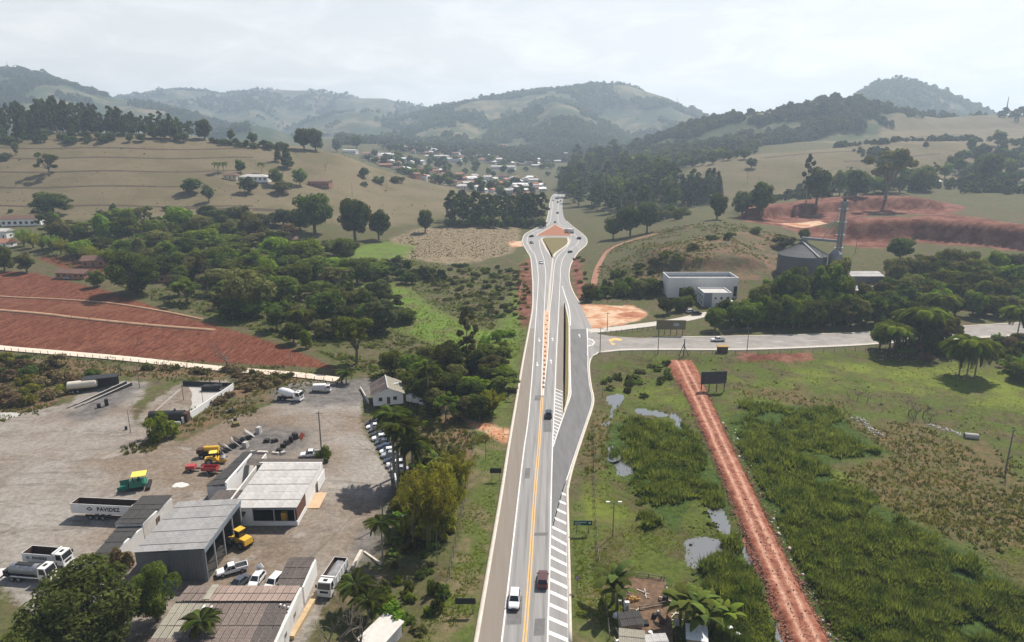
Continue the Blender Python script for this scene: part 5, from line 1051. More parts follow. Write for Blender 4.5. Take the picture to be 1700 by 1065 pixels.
# dark tussocks dotted over the meadow
def mounds(name, key, n, Yr, size, leaf, label, nthr, sr, per=22):
    Y = 1 / rng.uniform(1 / Yr[1], 1 / Yr[0], n * 8); X = rng.uniform(sr[0], sr[1], n * 8) * Y; ok = (gz(X, Y, SD[key]) > 3) & (gz(X, Y, SD['reeds']) < -1) & (fbm(X / 16, Y / 16, 3, 51) > nthr) & (gz(X, Y, tw) < -2)
    if key == 'marsh': ok &= dist_line(T[::12, :2], X, Y, 12) > 6
    ok &= gz(X, Y, SD['lush']) < -1
    X = X[ok][:n]; Y = Y[ok][:n]; m = len(X); sz = size * rng.lognormal(0, 0.35, m); d = unit(m * per, rng).reshape(m, per, 3); d[..., 2] = np.abs(d[..., 2])
    p = np.stack([X, Y, gz(X, Y) - 0.03], -1)[:, None] + d * sz[:, None, None] * np.array([0.7, 0.7, 0.6]) * rng.uniform(0.5, 1, (m, per, 1)); a = unit(m * per, rng).reshape(m, per, 3); b = np.cross(a, d); q = sz[:, None, None] * 0.3
    V = np.stack([p - a * q, p - b * q, p + a * q, p + b * q], 2).reshape(-1, 3)
    return stuff(link(name, mesh_np(name, V, quads=np.arange(len(V)).reshape(-1, 4), mat=LF[leaf])), label, 'vegetation')
mounds('tussocks', 'marsh', 900, (88, 240), 0.36, 'dark', 'dark tussocks dotted over the marsh meadow', -0.02, (0.1, 1.0))
mounds('undergrowth', 'wild', 4200, (150, 560), 1.0, 'olive', 'olive undergrowth of the valley thickets', -0.3, (-0.8, 0.05), 11)
mounds('undergrowth', 'wild', 4200, (150, 560), 0.9, 'mid', 'green undergrowth of the valley thickets', -0.2, (-0.8, 0.05), 11)
mounds('undergrowth', 'scrub', 900, (290, 520), 0.9, 'mid', 'low green scrub on the slope behind the warehouse', -0.25, (0.05, 0.45), 11)
mounds('undergrowth', 'scrub', 1500, (290, 520), 0.8, 'dry', 'dry scrub on the slope behind the warehouse', -0.1, (0.05, 0.45), 11)
mounds('tussocks', 'pasture', 1100, (520, 900), 0.6, 'olive', 'small tussocks dotted over the dry pasture', -0.2, (-0.9, 1.0))
mounds('stubble_clumps', 'stubble', 1800, (430, 620), 0.42, 'dry', 'dry maize stubble clumps', -0.5, (-0.3, 0.1))
# ---- erosion banks along the contours of the dry pasture: low mounds with a shaded side
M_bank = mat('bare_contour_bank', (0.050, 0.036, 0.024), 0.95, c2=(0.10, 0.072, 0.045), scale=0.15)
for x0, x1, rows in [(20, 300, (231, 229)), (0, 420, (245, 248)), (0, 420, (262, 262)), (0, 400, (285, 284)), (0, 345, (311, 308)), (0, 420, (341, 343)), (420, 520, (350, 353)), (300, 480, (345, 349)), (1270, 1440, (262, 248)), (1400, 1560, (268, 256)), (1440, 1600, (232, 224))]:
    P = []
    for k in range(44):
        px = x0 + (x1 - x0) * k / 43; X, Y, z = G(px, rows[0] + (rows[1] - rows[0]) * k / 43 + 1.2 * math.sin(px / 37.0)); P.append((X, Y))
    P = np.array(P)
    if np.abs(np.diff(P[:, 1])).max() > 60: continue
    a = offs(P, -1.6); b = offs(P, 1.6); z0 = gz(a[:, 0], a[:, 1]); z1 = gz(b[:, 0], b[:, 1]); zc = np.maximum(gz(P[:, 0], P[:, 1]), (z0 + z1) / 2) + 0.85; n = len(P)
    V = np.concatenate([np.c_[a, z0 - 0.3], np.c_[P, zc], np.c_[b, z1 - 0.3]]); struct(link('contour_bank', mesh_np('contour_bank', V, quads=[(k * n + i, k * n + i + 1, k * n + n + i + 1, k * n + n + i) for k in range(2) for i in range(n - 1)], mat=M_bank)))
M_pale = mat('pale_field_terrace', (0.20, 0.11, 0.065), 0.95, c2=(0.33, 0.21, 0.13), scale=0.2)
for pts, w in [([(-160, 478), (0, 492), (100, 497), (180, 503), (260, 515), (335, 530)], 1.6), ([(-160, 503), (0, 515), (70, 521), (130, 528), (250, 540), (355, 548)], 2.6)]:
    P = [G(p[0], p[1]) for p in catmull(pts, 8)]; struct(strip('field_terrace', P, w, 0.1, M_pale, h=0.22))
struct(strip('farm_track', [G(a, b) for a, b in catmull([(984, 480), (990, 452), (998, 434), (1012, 415), (1040, 402), (1090, 388), (1150, 376)], 8)], 3.2, 0.16, mat('red_farm_track', (0.20, 0.085, 0.055), 0.95, c2=(0.32, 0.17, 0.115), scale=0.3)))
# ---- fences: every post a part
M_post = mat('weathered_fence_wood', (0.10, 0.082, 0.065), 0.95, c2=(0.22, 0.19, 0.155), scale=3.0); M_wire = mat('fence_wire', (0.12, 0.11, 0.10), 0.6, 0.6)
POST = MB().tube((0, 0, -0.4), (0, 0, 1.5), 0.09, 0.075, 6).mesh('post', M_post); POSTC = MB().box(-0.09, 0.09, -0.09, 0.09, -0.4, 1.7).mesh('post', mat('concrete_post', (0.34, 0.32, 0.29), 0.9))
def fence(P, gap, label, wires=(0.5, 0.95, 1.35), post=None, sc=1.0):
    P = np.array(P, float)[:, :2]; d = np.r_[0, np.cumsum(np.linalg.norm(np.diff(P, axis=0), axis=1))]; n = int(d[-1] / gap); q = np.linspace(0, d[-1], n + 1); X = np.interp(q, d, P[:, 0]); Y = np.interp(q, d, P[:, 1]); Z_ = gz(X, Y)
    o = thing('fence', label, 'fence', (X[0], Y[0], Z_[0]))
    for i in range(n + 1):
        p = link('post', post or POST, o, (X[i] - X[0], Y[i] - Y[0], Z_[i] - Z_[0]), (random.uniform(-0.05, 0.05), random.uniform(-0.05, 0.05), 0)); p.scale = (sc, sc, sc * random.uniform(0.92, 1.1))
    for w in wires:
        mb = MB()
        for i in range(n): mb.bar((X[i] - X[0], Y[i] - Y[0], Z_[i] - Z_[0] + w * sc), (X[i + 1] - X[0], Y[i + 1] - Y[0], Z_[i + 1] - Z_[0] + w * sc), 0.025)
        mb.build('wire', M_wire, o)
    return o
FP = np.array(FARMP); fence(offs(FP[8:], -3.2), 3.0, 'post and wire fence along the near side of the pale farm road', sc=1.15)
fence([G(p[0], p[1])[:2] for p in [(985, 700), (986, 780), (988, 850), (993, 920), (1003, 990), (1012, 1060)]], 2.6, 'old post and wire fence between the grass verge and the marsh meadow')
fence([G(p[0], p[1])[:2] for p in [(1030, 588), (1110, 588), (1240, 588), (1400, 584), (1470, 580)]], 4.0, 'post and wire fence along the marsh side of the side street')
fence([G(p[0], p[1])[:2] for p in [(790, 700), (783, 760), (770, 840), (752, 930), (738, 1000)]], 3.2, 'thin wire fence on the bank above the highway verge')
fence([G(p[0], p[1])[:2] for p in [(1005, 556), (1060, 550), (1110, 544)]], 2.2, 'close-set dark fence below the concrete driveway', sc=1.1)
fence([G(p[0], p[1])[:2] for p in [(970, 500), (1020, 503), (1095, 490)]], 2.5, 'fence in the hedge behind the dirt lot')
fence([G(p[0], p[1])[:2] for p in [(-40, 522), (100, 528), (260, 545), (330, 556)]], 9.0, 'sparse post fence line across the ploughed red field')
# ================================================================== BUILDINGS
M_wwall = mat('white_painted_wall', (0.62, 0.61, 0.59), 0.85, c2=(0.76, 0.755, 0.74), scale=0.6, amt=0.7)
M_dwall = mat('stained_white_wall', (0.42, 0.40, 0.37), 0.9, c2=(0.70, 0.69, 0.67), scale=0.5, amt=0.5)
M_metalw = mat('blue_grey_sheet_wall', (0.105, 0.118, 0.130), 0.55, 0.3, c2=(0.150, 0.160, 0.172), scale=0.6, streak=(3, 3, 0.25))
M_fascia = mat('blue_grey_fascia', (0.20, 0.235, 0.275), 0.5, 0.3)
M_brick = mat('dark_red_brick_wall', (0.085, 0.036, 0.026), 0.9, c2=(0.16, 0.075, 0.05), scale=2.0)
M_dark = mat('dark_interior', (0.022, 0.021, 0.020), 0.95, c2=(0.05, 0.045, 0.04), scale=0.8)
M_glass = mat('dark_window_glass', (0.025, 0.032, 0.038), 0.12, spec=0.6)
M_frame = mat('window_frame_paint', (0.30, 0.30, 0.29), 0.7)
M_door = mat('brown_wood_door', (0.085, 0.042, 0.024), 0.7, c2=(0.13, 0.07, 0.04), scale=2)
M_slab = mat('worn_concrete_slab', (0.30, 0.285, 0.26), 0.9, c2=(0.44, 0.42, 0.39), scale=0.7)
def sheetmats(base, a, b, n=4):
    o = []
    for k in range(n):
        f = 0.93 + 0.14 * k / (n - 1); o.append(mat('%s_%s' % (base, 'abcdef'[k]), tuple(x * f for x in a), 0.8, 0.0, c2=tuple(x * f for x in b), scale=1.0, streak=(0.7, 2.6, 1), amt=0.32))
    return o
S_grey = sheetmats('galvanised_roof_sheet', (0.175, 0.17, 0.168), (0.32, 0.315, 0.31)); S_white = sheetmats('pale_roof_sheet', (0.29, 0.275, 0.262), (0.50, 0.485, 0.47))
S_black = sheetmats('black_roof_sheet', (0.030, 0.029, 0.028), (0.062, 0.058, 0.055)); S_rust = sheetmats('weathered_fibre_sheet', (0.105, 0.080, 0.068), (0.21, 0.165, 0.145)); S_tan = sheetmats('lichen_fibre_sheet', (0.20, 0.185, 0.145), (0.31, 0.29, 0.235)); S_brown = sheetmats('dark_brown_fibre_sheet', (0.055, 0.045, 0.040), (0.125, 0.105, 0.095))
S_pink = sheetmats('pinkish_fibre_sheet', (0.20, 0.145, 0.12), (0.31, 0.24, 0.205))
SHEETS = {}
def sheet_mesh(w, l, pitch, amp):
    k = (round(w, 2), round(l, 2), pitch, amp)
    if k not in SHEETS:
        n = max(4, int(round(w / pitch * 2))); V = []
        for i in range(n + 1): V += [(w * i / n, 0, amp if i % 2 else 0), (w * i / n, l, amp if i % 2 else 0)]
        me = bpy.data.meshes.new('roof_sheet'); me.from_pydata(V, [], [(2 * i, 2 * i + 2, 2 * i + 3, 2 * i + 1) for i in range(n)]); me.materials.append(S_grey[0]); SHEETS[k] = me
    return SHEETS[k]
def roof_sheets(parent, O, U, Vv, nu, nv, mats, pitch=0.3, amp=0.05, name='roof_sheet', pick=None):
    """corrugated sheets laid in courses over the parallelogram O, O+U (across), O+V (up the slope); each sheet is a part"""
    O, U, Vv = Vector(O), Vector(U), Vector(Vv); u = U.normalized(); n = u.cross(Vv).normalized(); v = n.cross(u); w = U.length / nu; l = Vv.length / nv; me = sheet_mesh(w * 1.0, l * 1.05, pitch, amp)
    for j in range(nv):
        for i in range(nu):
            p = O + U * (i / nu) + Vv * (j / nv) + n * (0.03 + 0.05 * (nv - j) / nv * 0 + 0.035 * ((j % 2)) + 0.012 * (i % 2) + random.uniform(0, 0.008))
            o = link(name, me, parent); t = random.uniform(-0.006, 0.006)
            vv = (v + n * (-0.018 + t)).normalized(); nn_ = u.cross(vv)
            o.matrix_local = Matrix(((u.x, vv.x, nn_.x, p.x), (u.y, vv.y, nn_.y, p.y), (u.z, vv.z, nn_.z, p.z), (0, 0, 0, 1)))
            o.material_slots[0].link = 'OBJECT'; o.material_slots[0].material = (pick(i, j) if pick else random.choice(mats))
def window(parent, c, w, h, axis, s, m=None, sill=True):
    """window on a wall whose outside is direction s along axis ('x' or 'y'); frame with pane and sill"""
    x, y, z = c; d = 0.05 * s; mb = MB(); ft = 0.07
    if axis == 'y':
        for a, b, e, f in [(-w / 2, w / 2, h / 2 - ft, h / 2), (-w / 2, w / 2, -h / 2, -h / 2 + ft), (-w / 2, -w / 2 + ft, -h / 2 + ft, h / 2 - ft), (w / 2 - ft, w / 2, -h / 2 + ft, h / 2 - ft)]: mb.box(x + a, x + b, min(y, y + d), max(y, y + d), z + e, z + f)
        f_ = mb.build('window', M_frame, parent); MB().box(x - w / 2 + ft, x + w / 2 - ft, min(y, y + d * 0.5), max(y, y + d * 0.5), z - h / 2 + ft, z + h / 2 - ft).build('pane', m or M_glass, f_)
        if sill: MB().box(x - w / 2 - 0.08, x + w / 2 + 0.08, min(y, y + d * 2.4), max(y, y + d * 2.4), z - h / 2 - 0.1, z - h / 2 - 0.003).build('sill', M_slab, f_)
    else:
        for a, b, e, f in [(-w / 2, w / 2, h / 2 - ft, h / 2), (-w / 2, w / 2, -h / 2, -h / 2 + ft), (-w / 2, -w / 2 + ft, -h / 2 + ft, h / 2 - ft), (w / 2 - ft, w / 2, -h / 2 + ft, h / 2 - ft)]: mb.box(min(x, x + d), max(x, x + d), y + a, y + b, z + e, z + f)
        f_ = mb.build('window', M_frame, parent); MB().box(min(x, x + d * 0.5), max(x, x + d * 0.5), y - w / 2 + ft, y + w / 2 - ft, z - h / 2 + ft, z + h / 2 - ft).build('pane', m or M_glass, f_)
        if sill: MB().box(min(x, x + d * 2.4), max(x, x + d * 2.4), y - w / 2 - 0.08, y + w / 2 + 0.08, z - h / 2 - 0.1, z - h / 2 - 0.003).build('sill', M_slab, f_)
def wbox(parent, name, x0, x1, y0, y1, z0, z1, m): return MB().box(x0, x1, y0, y1, z0, z1).build(name, m, parent)
GZ = 0.0
# ---- grey steel shed, open on the yard side
b = thing('grey_metal_shed', 'big blue-grey steel shed with sheet roof, open to the yard on one side', 'shed', (-58.6, 104.2, GZ))
x0, x1, y0, y1 = -6.1, 6.0, 0.0, 16.0
wbox(b, 'wall', x0, -0.2, y0 + 0.01, y0 + 0.2, -0.3, 5.6, M_metalw); wbox(b, 'wall', -0.195, x1, y0 - 0.25, y0 + 0.2, -0.3, 6.2, M_metalw)
for k in range(11): wbox(b, 'wall_rib', -0.1 + k * 0.58, 0.0 + k * 0.58, y0 - 0.31, y0 - 0.252, -0.2, 6.1, M_fascia if k == 10 else M_metalw)
wbox(b, 'wall', x0, x0 + 0.2, y0 + 0.21, y1, -0.3, 5.6, M_metalw); wbox(b, 'wall', x0 + 0.21, x1, y1 - 0.2, y1, -0.3, 5.6, M_metalw)
for k in range(4): wbox(b, 'post', x1 - 0.2, x1, 3.6 + k * 4.0, 3.8 + k * 4.0, -0.2, 5.9, M_frame)
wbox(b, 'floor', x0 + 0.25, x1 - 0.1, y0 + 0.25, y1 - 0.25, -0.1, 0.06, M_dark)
wbox(b, 'fascia', x1 + 0.01, x1 + 0.12, y0 - 0.3, y1 + 0.1, 5.55, 6.45, M_fascia)
roof_sheets(b, (x0 - 0.2, y0 - 0.35, 5.75), (12.3, 0, 0.72), (0, 16.7, 0), 7, 8, S_grey)
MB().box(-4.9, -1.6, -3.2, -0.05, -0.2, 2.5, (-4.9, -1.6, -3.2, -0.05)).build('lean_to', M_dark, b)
# ---- long narrow shed with black roof and white wall
b = thing('long_black_roof_shed', 'long narrow shed with black sheet roof and white side wall', 'shed', (-72, 105.8, GZ))
def wedge(name, pts, z0, z1, m, par): n = len(pts); return MB().add([(x, y, z0) for x, y in pts] + [(x, y, z1) for x, y in pts], [tuple(range(n, 2 * n)), tuple(reversed(range(n)))] + [(k, (k + 1) % n, n + (k + 1) % n, n + k) for k in range(n)]).build(name, m, par)
wedge('wall', [(-1.5, 0), (1.0, 0), (2.4, 10.0), (-2.2, 10.0)], -0.3, 3.2, M_wwall, b); wedge('wall', [(-2.7, 10.05), (2.45, 10.05), (3.4, 19.6), (-2.8, 20.6)], -0.3, 3.9, M_dwall, b)
roof_sheets(b, (-1.7, -0.25, 3.26), (2.9, 0, 0.12), (-0.2, 3.5, 0), 2, 2, S_black, 0.3, 0.03); roof_sheets(b, (-1.9, 3.2, 3.27), (3.6, 0, 0.12), (-0.3, 3.4, 0), 3, 2, S_black, 0.3, 0.03); roof_sheets(b, (-2.25, 6.6, 3.28), (4.4, 0, 0.12), (-0.2, 3.5, 0), 3, 2, S_black, 0.3, 0.03)
roof_sheets(b, (-2.95, 9.9, 3.98), (5.5, 0, 0.14), (0.1, 5.2, 0), 4, 3, S_black, 0.3, 0.03); roof_sheets(b, (-2.95, 15.0, 4.0), (6.2, 0, 0.14), (0, 5.4, 0), 4, 3, S_black, 0.3, 0.03)
window(b, (2.95, 14.6, 2.2), 1.1, 1.3, 'x', 1, M_door)
# ---- main workshop: pale low roof, white parapet, dark side aisle, open bay to the front
b = thing('pale_roof_workshop', 'workshop with broad pale sheet roof, white parapet and open front bay', 'workshop', (-49.5, 121.6, GZ))
wbox(b, 'wall', 6.85, 7.15, 6.0, 19.0, -0.3, 4.1, M_wwall); wbox(b, 'wall', 6.86, 7.14, 0.0, 5.99, -0.3, 1.0, M_wwall); wbox(b, 'wall', 6.9, 7.05, 0.3, 5.98, 1.01, 3.6, M_brick)
wbox(b, 'wall', -7.2, -1.6, 0.0, 0.3, -0.3, 3.9, M_wwall); wbox(b, 'wall', -1.59, 6.84, 0.05, 0.3, -0.3, 0.9, M_wwall); wbox(b, 'beam', -1.59, 7.1, 0.02, 0.3, 3.5, 3.85, M_fascia)
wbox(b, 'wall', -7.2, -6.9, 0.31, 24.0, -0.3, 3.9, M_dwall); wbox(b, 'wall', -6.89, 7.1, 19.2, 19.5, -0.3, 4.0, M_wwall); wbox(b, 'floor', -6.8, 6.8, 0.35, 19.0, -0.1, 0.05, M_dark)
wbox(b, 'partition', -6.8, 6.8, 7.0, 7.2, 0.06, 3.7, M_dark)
for k in range(2): wbox(b, 'post', 6.6 - k * 4.1, 6.8 - k * 4.1, 0.06, 0.26, 0.9, 3.5, M_frame)
wbox(b, 'yellow_cabinet', 3.6, 4.7, 1.0, 1.8, 0.06, 2.2, mat('faded_yellow_paint', (0.45, 0.26, 0.03), 0.6))
roof_sheets(b, (-5.6, -0.4, 4.12), (13.0, 0, 0.1), (0, 18.2, 0.35), 9, 6, S_white)
roof_sheets(b, (-9.6, 17.9, 4.0), (16.6, 0, -0.1), (0, 3.4, -0.1), 10, 2, S_brown, 0.3, 0.03)
wedge('parapet', [(-10.4, 8.9), (-10.05, 8.9), (-9.6, 22.4), (-9.95, 22.4)], -0.3, 4.7, M_wwall, b)
wedge('wall', [(-14.3, 9.0), (-10.45, 9.0), (-10.0, 22.3), (-12.6, 25.0)], -0.3, 3.7, M_dwall, b)
roof_sheets(b, (-14.5, 8.8, 3.8), (4.0, 0, 0.55), (1.2, 8, 0), 3, 3, S_black, 0.3, 0.03); roof_sheets(b, (-13.3, 16.8, 3.8), (3.6, 0, 0.5), (0.8, 8.0, 0), 3, 3, S_black, 0.3, 0.03)
wbox(b, 'wall', -10.04, -7.21, 1.0, 8.8, -0.3, 3.3, M_dwall); roof_sheets(b, (-11.6, 1.2, 3.5), (5.4, 0, 0.05), (0.2, 6.4, 0.1), 4, 3, S_brown, 0.3, 0.03)
roof_sheets(b, (-5.2, -1.3, 2.7), (2.4, 0, 0), (0, 1.2, 0.4), 2, 1, S_black, 0.3, 0.03, 'awning_sheet')
wbox(b, 'doorstep_slab', 7.2, 9.6, 6.5, 13.0, 0.02, 0.09, mat('ochre_concrete', (0.40, 0.27, 0.16), 0.9, c2=(0.52, 0.38, 0.25), scale=0.6)); wbox(b, 'gate_leaf', 7.5, 7.62, 13.5, 19.0, 0.02, 2.6, M_wwall)
# ---- rusty roofs at the bottom of the yard
b = thing('rusty_roof_store', 'long store with brown weathered corrugated roofs and white end wall', 'store', (-43.3, 80.0, GZ))
wbox(b, 'wall', -9.0, 8.9, 0.0, 17.0, -0.3, 3.55, M_dwall); wedge('end_wall', [(8.95, 0.0), (9.3, 0.0), (9.3, 16.9), (8.95, 16.9)], -0.3, 4.0, M_dwall, b)
roof_sheets(b, (-9.3, 13.0, 4.35), (18.2, 0, 0), (0, 4.3, -0.45), 16, 2, S_rust, 0.26, 0.06, pick=lambda i, j: random.choice(S_pink if i > 3 else S_rust))
roof_sheets(b, (-9.4, 0.2, 3.55), (18.2, 0, 0), (0, 12.9, 0.55), 16, 5, S_rust, 0.26, 0.06, pick=lambda i, j: random.choice(S_tan if i < 5 and j > 1 else S_rust if i < 13 else S_brown))
for k, (xx, yy) in enumerate([(-4.6, 10.2), (-3.4, 10.0), (-4.9, 7.9), (-3.2, 14.2)]): wbox(b, 'skylight_strip', xx, xx + 0.28, yy, yy + 2.2, 3.98 + 0.05 * yy / 1.3 - 0.25, 4.04 + 0.05 * yy / 1.3 - 0.25, M_wwall) if k < 3 else wbox(b, 'patch_sheet', xx - 2, xx - 0.9, yy - 0.9, yy + 2.8, 4.44, 4.47, S_tan[3])
wbox(b, 'roof_hatch', 6.2, 7.0, 3.4, 4.2, 3.62, 4.05, M_dark)
for k in range(3): window(b, (9.3, 3.5 + k * 4.5, 2.2), 1.0, 0.9, 'x', 1)
for k in range(3): MB().tube((7.4 + k * 0.7, 12.2 - k * 0.3, 4.0), (7.4 + k * 0.7, 12.2 - k * 0.3, 4.45), 0.16, 0.16, 8).build('roof_vent', M_wwall, b)
b = thing('small_brown_shed', 'small shed with dark brown corrugated roof beside the white dump truck', 'shed', (-36.6, 99.2, GZ))
wbox(b, 'wall', -2.1, 2.1, 0.2, 6.4, -0.3, 2.85, M_dwall); wedge('side_wall', [(2.15, -1.0), (2.4, -1.0), (2.4, 6.6), (2.15, 6.6)], -0.3, 3.1, M_wwall, b)
roof_sheets(b, (-2.4, -0.1, 2.95), (4.5, 0, 0.0), (0, 7.0, 0.35), 4, 5, S_brown, 0.26, 0.06); window(b, (-0.6, 0.2, 1.7), 0.9, 0.8, 'y', -1)
# ---- gabled house by the parked cars
b = thing('gabled_house', 'white gabled house with grey-brown fibre roof at the end of the parked cars', 'house', (-36.6, 190.3, GZ), R(14))
wbox(b, 'wall', -4.2, 4.2, -5.0, 5.0, -0.3, 3.0, M_wwall); MB().prismy([(-4.19, 3.0), (4.19, 3.0), (0, 4.95)], -4.99, -4.7).build('gable', M_wwall, b); MB().prismy([(-4.19, 3.0), (4.19, 3.0), (0, 4.95)], 4.7, 4.99).build('gable', M_wwall, b)
roof_sheets(b, (-4.8, -5.5, 2.85), (0, 11, 0), (4.8, 0, 2.25), 9, 2, S_tan, 0.3, 0.05, pick=lambda i, j: random.choice(S_brown[2:] + S_rust)); roof_sheets(b, (4.8, 5.5, 2.85), (0, -11, 0), (-4.8, 0, 2.25), 9, 2, S_tan, 0.3, 0.05)
wbox(b, 'skylight_strip', 2.0, 3.6, 0.4, 0.9, 4.02, 4.08, M_wwall); MB().bar((0, -5.55, 5.16), (0, 5.55, 5.16), 0.35, 0.08).build('ridge_cap', S_white[1], b)
for k in (-2.2, 1.9): window(b, (k, -5.0, 1.6), 1.1, 1.1, 'y', -1)
wbox(b, 'door', -0.4, 0.5, -5.06, -5.002, 0, 2.1, M_door)
for k in range(2): window(b, (-4.2, -2.5 + k * 4.5, 1.7), 1.2, 1.1, 'x', -1)
# ---- white warehouse and office
zb = float(gz(88, 318)); b = thing('white_warehouse', 'tall white flat-roofed warehouse behind the dirt lot', 'warehouse', (72.0, 311.5, zb))
for a in [(0, 32, 0, 0.3, M_wwall), (0, 32, 13.2, 13.5, M_wwall), (0, 0.3, 0.31, 13.19, M_wwall), (31.7, 32, 0.31, 13.19, M_wwall)]: wbox(b, 'wall', a[0], a[1], a[2], a[3], -1.0, 8.4, a[4])
wbox(b, 'roof', 0.31, 31.69, 0.31, 13.19, 6.6, 6.75, mat('dark_flat_roof', (0.07, 0.075, 0.085), 0.8)); wbox(b, 'roof_ridge', 0.5, 31.5, 2.0, 5.0, 6.751, 7.6, S_white[2])
for k in range(5): wbox(b, 'pilaster', -0.05, -0.002, 1.2 + k * 2.7, 1.6 + k * 2.7, -0.5, 8.3, M_dwall)
for k in range(9): wbox(b, 'panel_joint', 3.5 + k * 3.2, 3.58 + k * 3.2, -0.03, -0.002, -0.5, 8.3, M_dwall)
wbox(b, 'roller_door', 5.0, 9.6, -0.08, -0.003, -0.4, 3.6, M_dark); wbox(b, 'roller_door', 30.0, 31.6, -0.08, -0.003, -0.4, 4.4, M_dark)
zb = float(gz(90, 300)) - 0.1; b = thing('white_office', 'lower white two-storey office block in front of the warehouse', 'office', (84.6, 297.5, zb))
wbox(b, 'wall', 0, 12.2, 0, 11, -0.5, 6.0, M_wwall)
for a in [(0, 12.2, 0, 0.25), (0, 12.2, 10.75, 11), (0, 0.25, 0.251, 10.749), (11.95, 12.2, 0.251, 10.749)]: wbox(b, 'parapet', *a, 6.001, 6.7, M_wwall)
wbox(b, 'roof', 0.26, 11.94, 0.26, 10.74, 6.002, 6.1, S_white[3]); wbox(b, 'grey_panel', 0.02, 3.6, -0.06, -0.003, -0.3, 6.5, M_fascia)
for k in range(3): window(b, (5.2 + k * 2.6, 0, 4.2), 0.9, 0.8 + 0.3 * (k == 1), 'y', -1)
window(b, (10.8, 0, 3.9), 0.9, 1.8, 'y', -1); wbox(b, 'door', 7.0, 8.2, -0.06, -0.003, -0.2, 2.2, M_glass)
for k in range(3): window(b, (0, 2.4 + k * 3.0, 4.4), 1.0, 0.9, 'x', -1)
for k in range(2): window(b, (0, 3.0 + k * 4.0, 1.6), 1.0, 1.2, 'x', -1)
wbox(b, 'stair', 12.21, 13.4, 1.0, 4.5, -0.4, 2.6, M_wwall)
# ---- grain store: silo, elevator tower, hopper bins, sheds
M_silo = mat('galvanised_silo_wall', (0.070, 0.078, 0.088), 0.6, 0.2, c2=(0.110, 0.120, 0.130), scale=0.3, streak=(1, 1, 4)); M_siloroof = mat('galvanised_silo_roof', (0.080, 0.084, 0.088), 0.8, 0.0, c2=(0.135, 0.14, 0.144), scale=0.4)
zs = float(gz(149, 346)); b = thing('grain_silo', 'huge round grey steel grain silo with conical ribbed roof', 'silo', (146.5, 346, zs))
wh = 16.0 - zs; V = []; n = 56; rings = 26; Rr = 11.6
for j in range(rings + 1):
    rr = Rr + (0.09 if j % 2 else 0)
    V += [(rr * math.cos(6.28319 * k / n), rr * math.sin(6.28319 * k / n), -1 + (wh + 1) * j / rings) for k in range(n)]
link('wall', mesh_np('wall', V, quads=[(j * n + k, j * n + (k + 1) % n, (j + 1) * n + (k + 1) % n, (j + 1) * n + k) for j in range(rings) for k in range(n)], mat=M_silo), b)
PN = MB().add([(Rr + 0.3, -0.66, 0), (Rr + 0.3, 0.66, 0), (1.2, 0.07, 6.2), (1.2, -0.07, 6.2), (Rr + 0.3, 0.66, 0.14), (1.2, 0.07, 6.3), (Rr + 0.3, 0.56, 0.02), (1.2, 0.05, 6.21)], [(0, 1, 2, 3), (1, 4, 5, 2), (4, 6, 7, 5)]).mesh('roof_panel', M_siloroof)
for k in range(56): link('roof_panel', PN, b, (0, 0, wh), (0, 0, 6.28319 * k / 56))
MB().tube((0, 0, wh + 6.1), (0, 0, wh + 7.2), 1.5, 1.3, 16).build('roof_cap', M_siloroof, b); MB().bar((-1, -1, wh + 6.6), (3.5, -11.4, wh + 0.5), 0.9, 0.15).build('roof_ladder', M_frame, b)
zt = float(gz(169, 346)); b = thing('grain_elevator', 'tall grey grain elevator tower with platforms and conveyor', 'tower', (164.5, 346, zt)); top = 42.5 - zt
M_elev = mat('grey_elevator_steel', (0.125, 0.14, 0.155), 0.55, 0.4, c2=(0.19, 0.205, 0.22), scale=0.4)
for dx_ in (-0.75, 0.75): wbox(b, 'elevator_leg', dx_ - 0.45, dx_ + 0.45, -0.5, 0.5, -0.5, top - 2.6, M_elev)
wbox(b, 'head_house', -1.5, 1.5, -0.9, 0.9, top - 2.59, top, M_elev); wbox(b, 'motor_housing', -0.6, 0.6, -0.6, 0.6, top + 0.001, top + 1.1, M_dark)
for k in range(5):
    zz_ = 8 + k * (top - 12) / 4; mb = MB().box(-2.1, 2.1, -1.5, 1.5, zz_, zz_ + 0.12)
    for sx in (-2.1, 2.1):
        for sy in (-1.5, 1.5): mb.tube((sx, sy, zz_), (sx, sy, zz_ + 1.1), 0.05, 0.05, 5)
    mb.bar((-2.1, -1.5, zz_ + 1.1), (2.1, -1.5, zz_ + 1.1), 0.06).bar((-2.1, 1.5, zz_ + 1.1), (2.1, 1.5, zz_ + 1.1), 0.06).build('platform', M_frame, b)
mb = MB()
for k in range(14):
    a = k * (top - 3) / 14; c = (k + 1) * (top - 3) / 14; mb.bar((1.9, -1.2, a), (1.9, 1.2, c), 0.08).bar((1.9, -1.2, a), (1.9, -1.2, c), 0.1).bar((1.9, 1.2, a), (1.9, 1.2, c), 0.1)
mb.build('lattice', M_frame, b); MB().bar((-1.2, 0, 22.5 - zt), (-19, 0.5, 24.0 - zt), 1.3, 1.2).build('conveyor', M_elev, b); MB().tube((-0.8, 0, top - 4), (-9, 0, 23 - zt), 0.22, 0.22, 8).build('spout', M_frame, b)
zt = float(gz(163, 340)); b = thing('hopper_bin', 'smaller grey cylindrical hopper bin between silo and elevator tower', 'bin', (159.6, 338.5, zt))
MB().tube((0, 0, 1.0), (0, 0, 17.5 - zt), 3.0, 3.0, 24).build('wall', M_elev, b); MB().tube((0, 0, 17.5 - zt), (0, 0, 19.6 - zt), 3.1, 0.6, 24).build('roof', M_elev, b)
for k in range(6): MB().bar((2.9 * math.cos(k), 2.9 * math.sin(k), -0.5), (2.9 * math.cos(k), 2.9 * math.sin(k), 3), 0.25).build('leg', M_frame, b)
